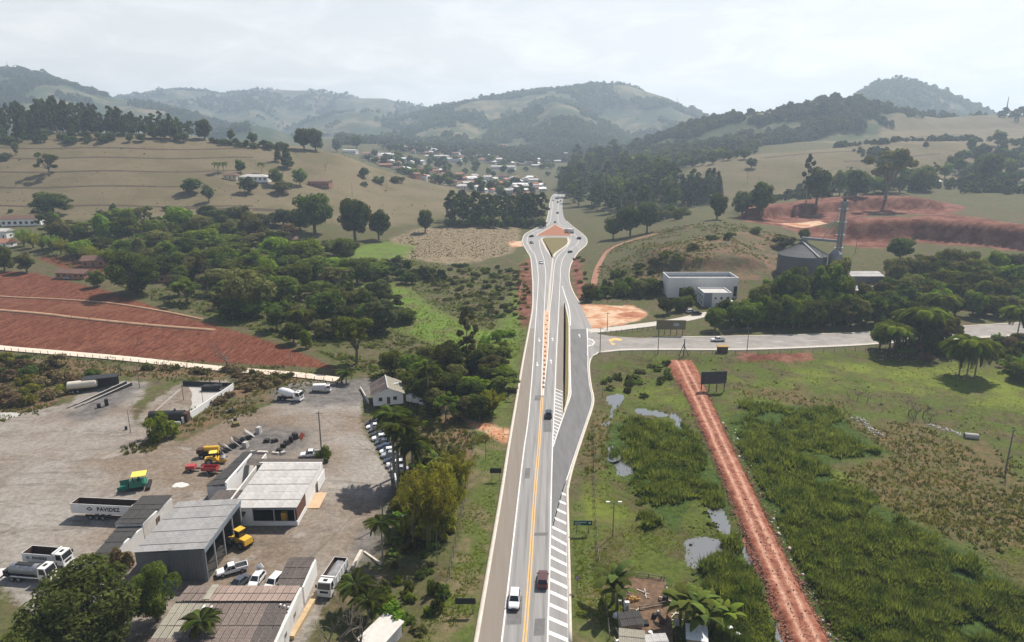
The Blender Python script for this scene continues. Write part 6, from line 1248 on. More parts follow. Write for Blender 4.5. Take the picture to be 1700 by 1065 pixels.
for nm, px0, px1, Y0, Y1, h_, lb in [('grain_store_shed', 1402, 1466, 322, 334, 6.8, 'pale-roofed grey grain store shed beside the elevator tower'), ('loading_canopy', 1392, 1458, 309, 318, 4.4, 'low pale loading canopy in front of the grain store shed'), ('hillside_shed', 1536, 1556, 340, 352, 5.0, 'small grey lean-to shed half hidden in the woodland')]:
    xa = s_of(px0, 470) * Y0; xb = s_of(px1, 470) * Y0; zz_ = float(gz((xa + xb) / 2, (Y0 + Y1) / 2)); b = thing(nm, lb, 'shed', ((xa + xb) / 2, Y0, zz_)); w = (xb - xa) / 2; d_ = Y1 - Y0
    if 'canopy' in nm:
        for sx in (-w + 0.3, 0, w - 0.3):
            for sy in (0.3, d_ - 0.3): MB().tube((sx, sy, -0.6), (sx, sy, h_), 0.14, 0.14, 6).build('post', M_frame, b)
    else:
        wbox(b, 'wall', -w, w, 0, d_, -1, h_, M_metalw); wbox(b, 'door', -w * 0.3, w * 0.3, -0.06, -0.003, -0.3, h_ * 0.6, M_dark)
    roof_sheets(b, (-w - 0.3, -0.4, h_ + 0.05), (2 * w + 0.6, 0, 0), (0, d_ / 2 + 0.4, 1.2), 8, 2, S_white, 0.4, 0.06); roof_sheets(b, (w + 0.3, d_ + 0.4, h_ + 0.05), (-2 * w - 0.6, 0, 0), (0, -d_ / 2 - 0.4, 1.2), 8, 2, S_white, 0.4, 0.06)
# ---- houses: gabled or hipped roof, windows and door
T_roof = [mat('terracotta_roof_tile', (0.24, 0.105, 0.065), 0.9, c2=(0.36, 0.18, 0.12), scale=0.8), mat('old_brown_roof_tile', (0.105, 0.058, 0.044), 0.9, c2=(0.18, 0.105, 0.08), scale=0.8), mat('pale_cement_roof', (0.40, 0.38, 0.36), 0.9, c2=(0.52, 0.50, 0.48), scale=0.6), mat('bright_metal_roof', (0.62, 0.62, 0.62), 0.6, c2=(0.74, 0.74, 0.74), scale=0.5)]
T_wall = [M_wwall, mat('cream_wall', (0.50, 0.42, 0.31), 0.9), mat('raw_brick_wall', (0.26, 0.125, 0.078), 0.9, c2=(0.33, 0.17, 0.11), scale=1.2), mat('grey_render_wall', (0.34, 0.33, 0.31), 0.9)]
HT = {}
def house_tpl(w, d, h, rise, wi, ri, hip):
    k = (w, d, h, rise, hip)
    if k not in HT:
        wall = MB().box(-w / 2, w / 2, -d / 2, d / 2, -1.5, h)
        if not hip: wall.prism([(-d / 2, h), (d / 2, h), (0, h + rise)], -w / 2, w / 2)
        e = 0.5; zr = h + rise + 0.12; rp = w * 0.22 if hip else -e
        roof = MB().add([(-w / 2 - e, -d / 2 - e, h - 0.1), (w / 2 + e, -d / 2 - e, h - 0.1), (w / 2 + e, d / 2 + e, h - 0.1), (-w / 2 - e, d / 2 + e, h - 0.1), (-w / 2 + rp, 0, zr), (w / 2 - rp, 0, zr),
                         (-w / 2 - e, -d / 2 - e, h + 0.06), (w / 2 + e, -d / 2 - e, h + 0.06), (w / 2 + e, d / 2 + e, h + 0.06), (-w / 2 - e, d / 2 + e, h + 0.06)],
                        [(6, 7, 5, 4), (8, 9, 4, 5), (7, 8, 5), (9, 6, 4), (0, 1, 7, 6), (1, 2, 8, 7), (2, 3, 9, 8), (3, 0, 6, 9)])
        win = MB().box(-0.6, 0.6, -0.07, 0.0, -0.6, 0.6); dr = MB().box(-0.45, 0.45, -0.07, 0, 0, 2.1)
        HT[k] = (wall.mesh('wall', T_wall[0]), roof.mesh('roof', T_roof[0]), win.mesh('window', M_glass), dr.mesh('door', M_door))
    return HT[k]
def house(X, Y, w, d, h, rise, wi, ri, hip, rz, label, group=None, name='house', cat='house', wins=True, arches=0):
    wl, rf, wn_, dr = house_tpl(w, d, h, rise, wi, ri, hip); o = thing(name, label, cat, (X, Y, float(gz(X, Y))), rz, group)
    a = link('wall', wl, o); a.material_slots[0].link = 'OBJECT'; a.material_slots[0].material = T_wall[wi]
    r_ = link('roof', rf, o); r_.material_slots[0].link = 'OBJECT'; r_.material_slots[0].material = T_roof[ri]
    if wins:
        n = arches or max(2, int(w / 3.2))
        for k in range(n):
            if k == n // 2 and not arches: link('door', dr, o, (-w / 2 + w * (k + 0.5) / n, -d / 2, 0))
            else:
                q_ = link('window', wn_, o, (-w / 2 + w * (k + 0.5) / n, -d / 2, 1.6))
                if arches: q_.scale = (w / n * 0.42, 1, 1.6)
        for s_ in (-1, 1):
            q_ = link('window', wn_, o, (s_ * w / 2, 0, 1.6), (0, 0, s_ * math.pi / 2))
    return o
def house_px(px, py, *a, **k): X, Y, z = G(px, py); return house(X, Y, *a, **k)
house_px(40, 372, 26, 8, 4.2, 2.2, 0, 1, False, R(8), 'long white farmhouse with row of dark arched openings below the pasture', name='farmhouse', arches=7)
house_px(8, 394, 9, 7, 4.5, 1.6, 0, 2, False, R(-6), 'white two-level cottage above the tiled one at the field edge', name='cottage')
house_px(8, 409, 10, 8, 3.0, 2.0, 0, 0, False, R(-6), 'tiled cottage at the upper corner of the red field', name='cottage')
house_px(160, 440, 12, 8, 3.2, 2.4, 2, 1, False, R(10), 'dark tiled barn with open porch behind the upper red patch', name='barn')
house_px(125, 460, 16, 7, 2.8, 1.5, 2, 1, False, R(-8), 'long low dark barn at the edge of the ploughed red field', name='barn')
house_px(424, 299, 26, 9, 3.4, 2.0, 0, 2, True, R(-4), 'long pale farmhouse with veranda on the pasture hillside', name='farmhouse', arches=6)
house_px(385, 296, 12, 8, 3.0, 2.0, 1, 1, True, R(-4), 'small annex beside the long hillside farmhouse', name='farm_annex')
house_px(532, 308, 20, 10, 4.2, 1.2, 2, 1, False, R(-6), 'brown brick barn alone on the pasture shoulder', name='barn')
house_px(476, 405, 14, 7, 3.0, 1.8, 0, 1, False, R(20), 'little white house under the russet tree in the valley', name='cottage')
house_px(452, 414, 8, 6, 3.0, 1.8, 0, 1, False, R(40), 'small white gable-fronted hut in the valley woodland', name='cottage')
house_px(345, 470, 10, 7, 3.0, 2.0, 2, 1, False, R(5), 'brown tiled hut in the trees behind the huge rounded tree', name='cottage')
house_px(282, 466, 9, 7, 2.8, 1.8, 2, 1, False, R(0), 'reddish shack beside the huge rounded tree', name='cottage')
house_px(1128, 272, 18, 10, 3.6, 2.6, 0, 0, True, R(-10), 'white house with orange roof at the edge of the right pasture', name='farmhouse')
house_px(1225, 258, 30, 9, 3.4, 2.0, 0, 1, True, R(0), 'long low farm building on top of the right pasture', name='farm_building')
house_px(1048, 262, 16, 10, 5, 2.0, 0, 3, False, R(15), 'bright white-roofed building in the hazy wood right of the town', name='house')
house_px(1545, 306, 16, 9, 3, 1.5, 3, 2, False, R(-5), 'pale roofed hut under the right pasture slope', name='hut')
COLW = ['white', 'cream', 'brick', 'grey']; COLR = ['orange', 'brown', 'pale', 'bright metal']
def town(poly, n, smin, smax, where, group):
    x0 = min(p[0] for p in poly); x1 = max(p[0] for p in poly); y0 = min(p[1] for p in poly); y1 = max(p[1] for p in poly); done = []; tries = 0
    while len(done) < n and tries < 4000:
        tries += 1; px = random.uniform(x0, x1); py = random.uniform(y0, y1)
        if not inpoly(poly, px, py): continue
        X, Y, z = G(px, py)
        if any((X - a) ** 2 + (Y - b_) ** 2 < 14 ** 2 for a, b_ in done): continue
        done.append((X, Y)); w = random.choice([10, 12, 14, 18]); d_ = random.choice([8, 9, 10]); hh = random.choice([3.2, 3.6, 6.2]); wi = random.choice([0, 0, 0, 1, 2, 3]); ri = random.choice([0, 0, 0, 1, 1, 2, 2, 3]); hp = random.random() < 0.4
        house(X, Y, w, d_, hh, 1.8 if not hp else 2.2, wi, ri, hp, random.choice([0, 0.3, -0.3, 1.57, 1.2]), '%s %s-walled %s house with %s %s roof %s' % ({10: 'little', 12: 'small', 14: 'mid-sized', 18: 'long'}[w], COLW[wi], 'two-storey' if hh > 5 else 'low', COLR[ri], 'hipped' if hp else 'gabled', where), group, 'town_house', wins=True)
town([(600, 262), (690, 298), (760, 312), (860, 328), (905, 318), (900, 300), (800, 296), (700, 278), (620, 250)], 110, 1, 1, 'in the near part of the town', 'houses in the near part of the town')
town([(620, 246), (760, 266), (900, 282), (930, 270), (880, 255), (740, 248)], 110, 1, 1, 'in the middle of the town', 'houses in the middle of the town')
town([(790, 250), (830, 242), (900, 250), (960, 258), (940, 268), (860, 262)], 40, 1, 1, 'at the hill foot behind the town', 'houses behind the town')
for px, py, w, d_, lb in [(876, 312, 42, 16, 'long white-roofed hall at the front of the town'), (836, 281, 44, 14, 'long pale hall in the middle of the town'), (668, 268, 40, 12, 'long bright-roofed shed on the hill side of the town'), (690, 272, 32, 12, 'pale warehouse next to the bright-roofed shed in town'), (726, 263, 46, 14, 'long pinkish-roofed hall near the top of the town'), (752, 268, 36, 12, 'second long hall near the top of the town'), (582, 254, 26, 12, 'pale-roofed hall at the uphill end of the town')]:
    house_px(px, py, w, d_, 5.5, 1.6, 0, 3 if 'white' in lb or 'bright' in lb else 2, False, R(-14), lb, None, 'town_hall_shed', 'hall', wins=True)
house_px(788, 259, 30, 12, 4.5, 2.0, 0, 0, False, 0.1, 'orange-roofed hall at the hill foot behind the town', None, 'town_hall_shed', 'hall')
# ================================================================== VEHICLES AND MACHINES
def paint(name, c, rough=0.3): return mat(name, c, rough, 0.0, spec=0.5, coat=0.4)
P_white = paint('white_car_paint', (0.72, 0.72, 0.72)); P_silver = paint('silver_car_paint', (0.34, 0.35, 0.37)); P_black = paint('black_car_paint', (0.018, 0.018, 0.02)); P_grey = paint('graphite_car_paint', (0.07, 0.075, 0.085)); P_red = paint('dark_red_car_paint', (0.075, 0.022, 0.020)); P_blue = paint('dark_blue_car_paint', (0.03, 0.045, 0.09)); P_beige = paint('pale_grey_car_paint', (0.45, 0.45, 0.44))
M_cglass = mat('tinted_car_glass', (0.012, 0.015, 0.018), 0.06, spec=0.7); M_tyre = mat('tyre_rubber', (0.018, 0.018, 0.018), 0.9); M_rim = mat('alloy_rim', (0.30, 0.30, 0.31), 0.4, 0.7); M_lamp = mat('clear_headlamp', (0.65, 0.66, 0.68), 0.15, spec=0.7); M_tail = mat('red_tail_lamp', (0.35, 0.015, 0.012), 0.3); M_trim = mat('black_plastic_trim', (0.022, 0.022, 0.023), 0.7); M_chrome = mat('grey_grille', (0.12, 0.12, 0.125), 0.4, 0.5)
def loft(st):
    V = []; Fc = []; n = 10
    for x, hw, zl, zt in st:
        V += [(x, -hw * 0.80, zl), (x, -hw * 0.97, zl + 0.10), (x, -hw, zl + 0.45 * (zt - zl)), (x, -hw * 0.96, zt - 0.10), (x, -hw * 0.84, zt), (x, hw * 0.84, zt), (x, hw * 0.96, zt - 0.10), (x, hw, zl + 0.45 * (zt - zl)), (x, hw * 0.97, zl + 0.10), (x, hw * 0.80, zl)]
    for i in range(len(st) - 1):
        for k in range(n): Fc.append((i * n + k, i * n + (k + 1) % n, (i + 1) * n + (k + 1) % n, (i + 1) * n + k))
    Fc += [tuple(range(n)), tuple(range((len(st) - 1) * n, len(st) * n))]
    return MB().add(V, Fc)
WH = {}
def wheel_meshes(r, w):
    if (r, w) not in WH:
        a = MB().tube((0, -w / 2, 0), (0, w / 2, 0), r, r, 18).mesh('wheel', M_tyre, True); b = MB().tube((0, -w / 2 - 0.015, 0), (0, w / 2 + 0.015, 0), r * 0.62, r * 0.62, 12).mesh('rim', M_rim); WH[(r, w)] = (a, b)
    return WH[(r, w)]
def add_wheel(o, x, y, r, w):
    a, b = wheel_meshes(r, w); q_ = link('wheel', a, o, (x, y, r)); link('rim', b, q_)
CARS = {}
SPEC = { # length, width, stations, cabin (rear base x, front base x, rear roof x, front roof x, belt, roof)
 'hatch': (4.0, 1.74, [(-2.0, 0.72, 0.42, 0.80), (-1.9, 0.82, 0.28, 0.95), (-1.2, 0.87, 0.24, 0.97), (0.6, 0.87, 0.24, 0.95), (1.2, 0.86, 0.24, 0.90), (1.75, 0.80, 0.26, 0.76), (2.0, 0.66, 0.36, 0.62)], (-1.88, 1.12, -1.45, 0.35, 0.92, 1.50)),
 'sedan': (4.45, 1.78, [(-2.22, 0.70, 0.42, 0.82), (-2.1, 0.82, 0.30, 0.98), (-1.3, 0.88, 0.24, 1.0), (0.7, 0.88, 0.24, 0.96), (1.35, 0.87, 0.24, 0.90), (2.0, 0.80, 0.26, 0.76), (2.22, 0.66, 0.38, 0.62)], (-1.55, 1.15, -0.95, 0.30, 0.95, 1.46)),
 'suv': (4.6, 1.88, [(-2.3, 0.76, 0.48, 0.95), (-2.2, 0.88, 0.34, 1.08), (-1.3, 0.93, 0.30, 1.10), (0.8, 0.93, 0.30, 1.08), (1.4, 0.92, 0.30, 1.04), (2.1, 0.86, 0.34, 0.92), (2.3, 0.72, 0.44, 0.74)], (-2.15, 1.15, -1.75, 0.45, 1.04, 1.72)),
 'pickup': (5.3, 1.88, [(-2.65, 0.84, 0.52, 0.80), (-2.55, 0.92, 0.45, 0.84), (-0.62, 0.93, 0.40, 0.84), (-0.60, 0.93, 0.40, 1.10), (0.9, 0.93, 0.40, 1.08), (1.6, 0.92, 0.40, 1.04), (2.45, 0.87, 0.42, 0.94), (2.65, 0.74, 0.5, 0.76)], (-0.65, 1.30, -0.45, 0.62, 1.06, 1.76)),
}
def car_parts(kind):
    if kind in CARS: return CARS[kind]
    L_, W_, st, (rb, fb, rr, fr, zb, zr) = SPEC[kind]; hb = W_ / 2 * 0.93; ht = W_ / 2 * 0.72; o = []
    body = loft(st); body.add([(rb, -hb, zb), (fb, -hb, zb), (fb, hb, zb), (rb, hb, zb), (rr, -ht, zr), (fr, -ht, zr), (fr, ht, zr), (rr, ht, zr)], [(4, 5, 6, 7), (0, 1, 5, 4), (1, 2, 6, 5), (2, 3, 7, 6), (3, 0, 4, 7)])
    if kind == 'pickup':
        for a in [(-2.6, -0.62, -0.93, -0.80), (-2.6, -0.62, 0.80, 0.93), (-2.64, -2.52, -0.79, 0.79)]: body.box(a[0], a[1], a[2], a[3], 0.84, 1.18)
        o.append(('bed_liner', MB().box(-2.5, -0.66, -0.79, 0.79, 0.85, 0.88).mesh('bed_liner', M_trim)))
    o.insert(0, ('body', body.mesh('body', P_white, bevel=0.0)))
    def quad(a, b_, c, d, ins, off):
        P = [Vector(v) for v in (a, b_, c, d)]; ce = sum(P, Vector()) / 4; n = (P[1] - P[0]).cross(P[3] - P[0]).normalized(); return [tuple(ce + (p - ce) * ins + n * off) for p in P]
    A = [(rb, -hb, zb), (fb, -hb, zb), (fb, hb, zb), (rb, hb, zb), (rr, -ht, zr), (fr, -ht, zr), (fr, ht, zr), (rr, ht, zr)]
    o.append(('windscreen', MB().poly(quad(A[1], A[2], A[6], A[5], 0.88, 0.015)).mesh('windscreen', M_cglass))); o.append(('rear_window', MB().poly(quad(A[3], A[0], A[4], A[7], 0.84, 0.015)).mesh('rear_window', M_cglass)))
    for s_, (i, j, k, l) in ((0, (0, 1, 5, 4)), (1, (2, 3, 7, 6))):
        Q = quad(A[i], A[j], A[k], A[l], 0.86, 0.015); m1 = [tuple((Vector(Q[0]) + Vector(Q[1])) / 2 + Vector((0, 0, 0))), tuple((Vector(Q[3]) + Vector(Q[2])) / 2)]
        g = 0.03; d0 = (Vector(Q[1]) - Vector(Q[0])).normalized() * g
        o.append(('side_window', MB().poly([Q[0], tuple(Vector(m1[0]) - d0), tuple(Vector(m1[1]) - d0), Q[3]]).mesh('side_window', M_cglass))); o.append(('side_window', MB().poly([tuple(Vector(m1[0]) + d0), Q[1], Q[2], tuple(Vector(m1[1]) + d0)]).mesh('side_window', M_cglass)))
    xf = st[-1][0]; xr = st[0][0]; zf = st[-2][3] - 0.14; hw = st[-2][1]
    for s_ in (-1, 1):
        o.append(('headlight', MB().box(xf - 0.26, xf - 0.04, min(s_ * hw * 0.55, s_ * hw * 0.92), max(s_ * hw * 0.55, s_ * hw * 0.92), zf - 0.13, zf + 0.03).mesh('headlight', M_lamp)))
        o.append(('tail_light', MB().box(xr - 0.01, xr + 0.12, min(s_ * hw * 0.68, s_ * hw * 0.98), max(s_ * hw * 0.68, s_ * hw * 0.98), st[1][3] - 0.32, st[1][3] - 0.08).mesh('tail_light', M_tail)))
        o.append(('mirror', MB().box(fb - 0.35, fb - 0.18, min(s_ * W_ * 0.5, s_ * W_ * 0.58), max(s_ * W_ * 0.5, s_ * W_ * 0.58), zb + 0.02, zb + 0.16).mesh('mirror', M_trim)))
    o.append(('bumper', MB().box(xf - 0.12, xf + 0.03, -hw * 0.8, hw * 0.8, st[-1][2] - 0.08, st[-1][2] + 0.12).mesh('bumper', M_trim))); o.append(('grille', MB().box(xf - 0.05, xf + 0.015, -hw * 0.42, hw * 0.42, zf - 0.16, zf - 0.02).mesh('grille', M_chrome)))
    CARS[kind] = o; return o
def car(kind, X, Y, rz, pm, label, group=None, cat='car', z=None, name=None):
    o = thing(name or {'hatch': 'hatchback_car', 'sedan': 'sedan_car', 'suv': 'suv_car', 'pickup': 'pickup_truck'}[kind], label, cat, (X, Y, (float(gz(X, Y)) if z is None else z)), rz, group); L_, W_ = SPEC[kind][:2]; r = {'hatch': 0.31, 'sedan': 0.32, 'suv': 0.36, 'pickup': 0.38}[kind]
    for nm, me in car_parts(kind):
        p = link(nm, me, o)
        if nm == 'body': p.material_slots[0].link = 'OBJECT'; p.material_slots[0].material = pm
    for x in (L_ * 0.31, -L_ * 0.29):
        for y in (-1, 1): add_wheel(o, x, y * (W_ / 2 - 0.10), r, 0.21)
    return o
AW, TO = R(86.2), R(-93.8)
def road_car(kind, px, py, rz, pm, label, **k): X, Y = at_z(px, py, 0.03); return car(kind, X, Y, rz, pm, label, z=0.03, **k)
road_car('suv', 854, 1000, TO, P_white, 'white SUV driving alone on the highway beside the hatched merge lane'); road_car('suv', 901, 966, AW, P_red, 'dark red car driving away past the white SUV'); road_car('suv', 911, 690, AW, P_black, 'black car driving away beside the chevron gore', cat='car')
road_car('hatch', 898.5, 437, R(-80), P_white, 'white car leaving the roundabout towards the yard'); road_car('sedan', 882, 393, R(-140), P_black, 'black car turning on the far curve of the roundabout'); road_car('sedan', 882.5, 403.5, R(-70), P_black, 'dark car just behind another on the roundabout curve'); road_car('suv', 961, 396.5, R(110), P_black, 'black car on the side of the roundabout opposite the two dark cars'); road_car('sedan', 946.5, 419, R(55), P_black, 'black car entering the roundabout from the highway'); road_car('suv', 925.5, 354, R(95), P_black, 'black car driving away beyond the earth island'); road_car('hatch', 921.5, 369.5, R(-95), P_grey, 'dark hatchback arriving at the tip of the earth island'); road_car('suv', 926, 336, R(85), P_black, 'dark car following the far truck on the highway')
road_car('hatch', 918.5, 333, R(-95), P_grey, 'small dark car coming down the far highway'); road_car('hatch', 930.5, 334, R(85), P_silver, 'small silver car at the far end of the highway')
road_car('pickup', 1192, 566, R(182), P_white, 'white pickup driving along the side street', cat='pickup')
for px, py, rz, k, pm, lb in [(1147, 519, 0.3, 'hatch', P_white, 'white car parked in front of the white office'), (1156, 523, 0.2, 'suv', P_black, 'black car parked by the white office corner')]:
    X, Y, z = G(px, py); car(k, X, Y, rz, pm, lb, z=z + 0.2)
def yard_car(kind, px, py, rz, pm, label, **k): X, Y = at_z(px, py, 0); return car(kind, X, Y, rz, pm, label, z=float(gz(X, Y)) + 0.02, **k)
yard_car('pickup', 386, 950, R(208), P_white, 'white pickup parked at the open side of the grey shed', cat='pickup'); yard_car('hatch', 427, 966, R(262), P_white, 'white hatchback with its tailgate raised behind the rusty roofs'); yard_car('suv', 455, 972, R(255), P_white, 'white car parked against the small brown shed'); yard_car('sedan', 397, 972, R(250), P_grey, 'dark car with door open behind the rusty roofs'); yard_car('pickup', 517, 757, R(190), P_white, 'white pickup parked by the yard utility pole', cat='pickup')
X, Y = at_z(427, 952, 0); tg_ = MB().box(-0.6, 0.6, -0.05, 0.05, 0, 0.9).build('raised_tailgate', P_white, [o for o in COL.objects if 'tailgate' in str(o.get('label', ''))][0], (-1.75, 0, 1.5), (R(0), R(-35), R(90)))
row = [('hatch', P_black, 'black hatchback at the house end of the parked row'), ('sedan', P_white, 'white sedan second from the house in the parked row'), ('hatch', P_grey, 'graphite hatchback third from the house in the parked row'), ('sedan', P_black, 'black sedan fourth from the house in the parked row'), ('suv', P_white, 'white SUV fifth from the house in the parked row'), ('hatch', P_grey, 'graphite hatchback sixth from the house in the parked row'), ('sedan', P_blue, 'dark blue sedan seventh from the house in the parked row'), ('hatch', P_white, 'white hatchback eighth from the house in the parked row'), ('suv', P_silver, 'silver SUV ninth from the house in the parked row'), ('sedan', P_blue, 'dark blue sedan tenth from the house in the parked row'), ('suv', P_white, 'white SUV second from the palm end of the parked row'), ('sedan', P_silver, 'silver sedan at the palm end of the parked row')]
for k, (kd, pm, lb) in enumerate(row):
    f = k / (len(row) - 1); X = -37.6 + 11.2 * f ** 1.05; Y = 173.5 - 26.5 * f; car(kd, X, Y, R(188 + 6 * math.sin(k * 2.1)), pm, lb, 'cars parked in a row by the palms', z=float(gz(X, Y)) + 0.02)
X, Y = at_z(127, 466); z = float(gz(X, Y)); car('sedan', X, Y - 6, R(10), P_silver, 'silver car parked below the long low dark barn')
# ---- lettering with emblem for the truck bodies
M_ink = mat('black_sign_lettering', (0.012, 0.012, 0.012), 0.7)
def lettering(txt, size, parent, loc, rot, name='lettering', m=None, bold=0.03):
    cu_ = bpy.data.curves.new('tmp', 'FONT'); cu_.body = txt; cu_.size = size; cu_.align_x = 'CENTER'; cu_.align_y = 'CENTER'; cu_.offset = bold; cu_.space_character = 1.12; cu_.extrude = 0.006
    ob = bpy.data.objects.new('tmp', cu_); COL.objects.link(ob); bpy.context.view_layer.update(); me = bpy.data.meshes.new_from_object(ob.evaluated_get(bpy.context.evaluated_depsgraph_get())); bpy.data.objects.remove(ob); me.name = name; me.materials.clear(); me.materials.append(m or M_ink); return link(name, me, parent, loc, rot)
def emblem(parent, c, s):                    # black diamond with a pale bar across
    x, y, z = c; e = MB().poly([(x - s * 1.25, y, z), (x, y, z - s * 0.85), (x + s * 1.25, y, z), (x, y, z + s * 0.85)]).build('emblem', M_ink, parent)
    MB().poly([(x - s * 0.55, y - 0.004, z - s * 0.10), (x + s * 0.25, y - 0.004, z - s * 0.28), (x + s * 0.55, y - 0.004, z + s * 0.10), (x - s * 0.25, y - 0.004, z + s * 0.28)]).build('emblem_bar', P_white, e)
# ---- trucks
T_dirt = mat('rusty_load_bed', (0.045, 0.022, 0.015), 0.9, c2=(0.085, 0.045, 0.032), scale=1.0); T_white = mat('dusty_white_truck_paint', (0.56, 0.555, 0.54), 0.5, c2=(0.70, 0.695, 0.68), scale=0.6); T_tank = mat('dull_steel_tank', (0.20, 0.21, 0.225), 0.4, 0.5, c2=(0.33, 0.34, 0.36), scale=0.8); M_chas = mat('black_chassis', (0.02, 0.019, 0.018), 0.85)
def open_box(parent, name, x0, x1, hw, z0, z1, m, mi, th=0.08):
    bx_ = MB().box(x0, x1, -hw, -hw + th, z0, z1).box(x0, x1, hw - th, hw, z0, z1).box(x0, x0 + th, -hw + th, hw - th, z0, z1).box(x1 - th, x1, -hw + th, hw - th, z0, z1).build(name, m, parent)
    MB().box(x0 + th + 0.004, x1 - th - 0.004, -hw + th + 0.004, hw - th - 0.004, z0 + 0.02, z0 + 0.10).box(x0 + th + 0.004, x1 - th - 0.004, -hw + th + 0.004, -hw + th + 0.02, z0 + 0.10, z1 - 0.03).box(x0 + th + 0.004, x1 - th - 0.004, hw - th - 0.02, hw - th - 0.004, z0 + 0.10, z1 - 0.03).box(x1 - th - 0.02, x1 - th - 0.004, -hw + 0.12, hw - 0.12, z0 + 0.10, z1 - 0.03).box(x0 + th + 0.004, x0 + th + 0.02, -hw + 0.12, hw - 0.12, z0 + 0.10, z1 - 0.03).build('bed_lining', mi, bx_)
    for k in range(5):
        x = x0 + 0.4 + (x1 - x0 - 0.8) * k / 4
        if name != 'trailer_body': MB().box(x - 0.05, x + 0.05, hw + 0.002, hw + 0.07, z0, z1 - 0.02).build('stake', m, bx_)
    return bx_
def cab(o, x0=2.05, x1=3.75, w=1.22, zb=0.75, zr=2.95, m=None):
    m = m or T_white; c = MB().box(x0, x1, -w, w, zb, 1.75).box(x0, x1, -w, w, 1.752, zr, (x0 + 0.05, x1 - 0.32, -w + 0.1, w - 0.1)).build('cab', m, o, bevel=0.05)
    zt = zr - 0.18; f = lambda z: x1 - 0.32 * (z - 1.75) / (zr - 1.75) + 0.02
    MB().poly([(f(1.8), -w + 0.12, 1.8), (f(1.8), w - 0.12, 1.8), (f(zt), w - 0.2, zt), (f(zt), -w + 0.2, zt)]).build('windscreen', M_cglass, c)
    for s_ in (-1, 1):
        g = lambda z: s_ * (w + 0.02 - 0.1 * (z - 1.75) / (zr - 1.75)); MB().poly([(x0 + 0.35, g(1.8), 1.8), (x1 - 0.25, g(1.8), 1.8), (x1 - 0.45, g(zt), zt), (x0 + 0.35, g(zt), zt)]).build('side_window', M_cglass, c)
        MB().box(x1 - 0.1, x1 + 0.05, min(s_ * 0.75, s_ * 1.1), max(s_ * 0.75, s_ * 1.1), 0.85, 1.08).build('headlight', M_lamp, c); MB().box(x1 - 0.25, x1 - 0.1, min(s_ * (w + 0.05), s_ * (w + 0.3)), max(s_ * (w + 0.05), s_ * (w + 0.3)), 1.9, 2.5).build('mirror', M_trim, c)
    MB().box(x1 - 0.05, x1 + 0.06, -0.7, 0.7, 1.12, 1.5).build('grille', M_trim, c); MB().box(x1 - 0.2, x1 + 0.14, -w, w, 0.5, 0.82).build('bumper', m, c); MB().box(x0 + 0.5, x0 + 1.0, -0.35, 0.35, zr + 0.002, zr + 0.1).build('roof_hatch', M_trim, c)
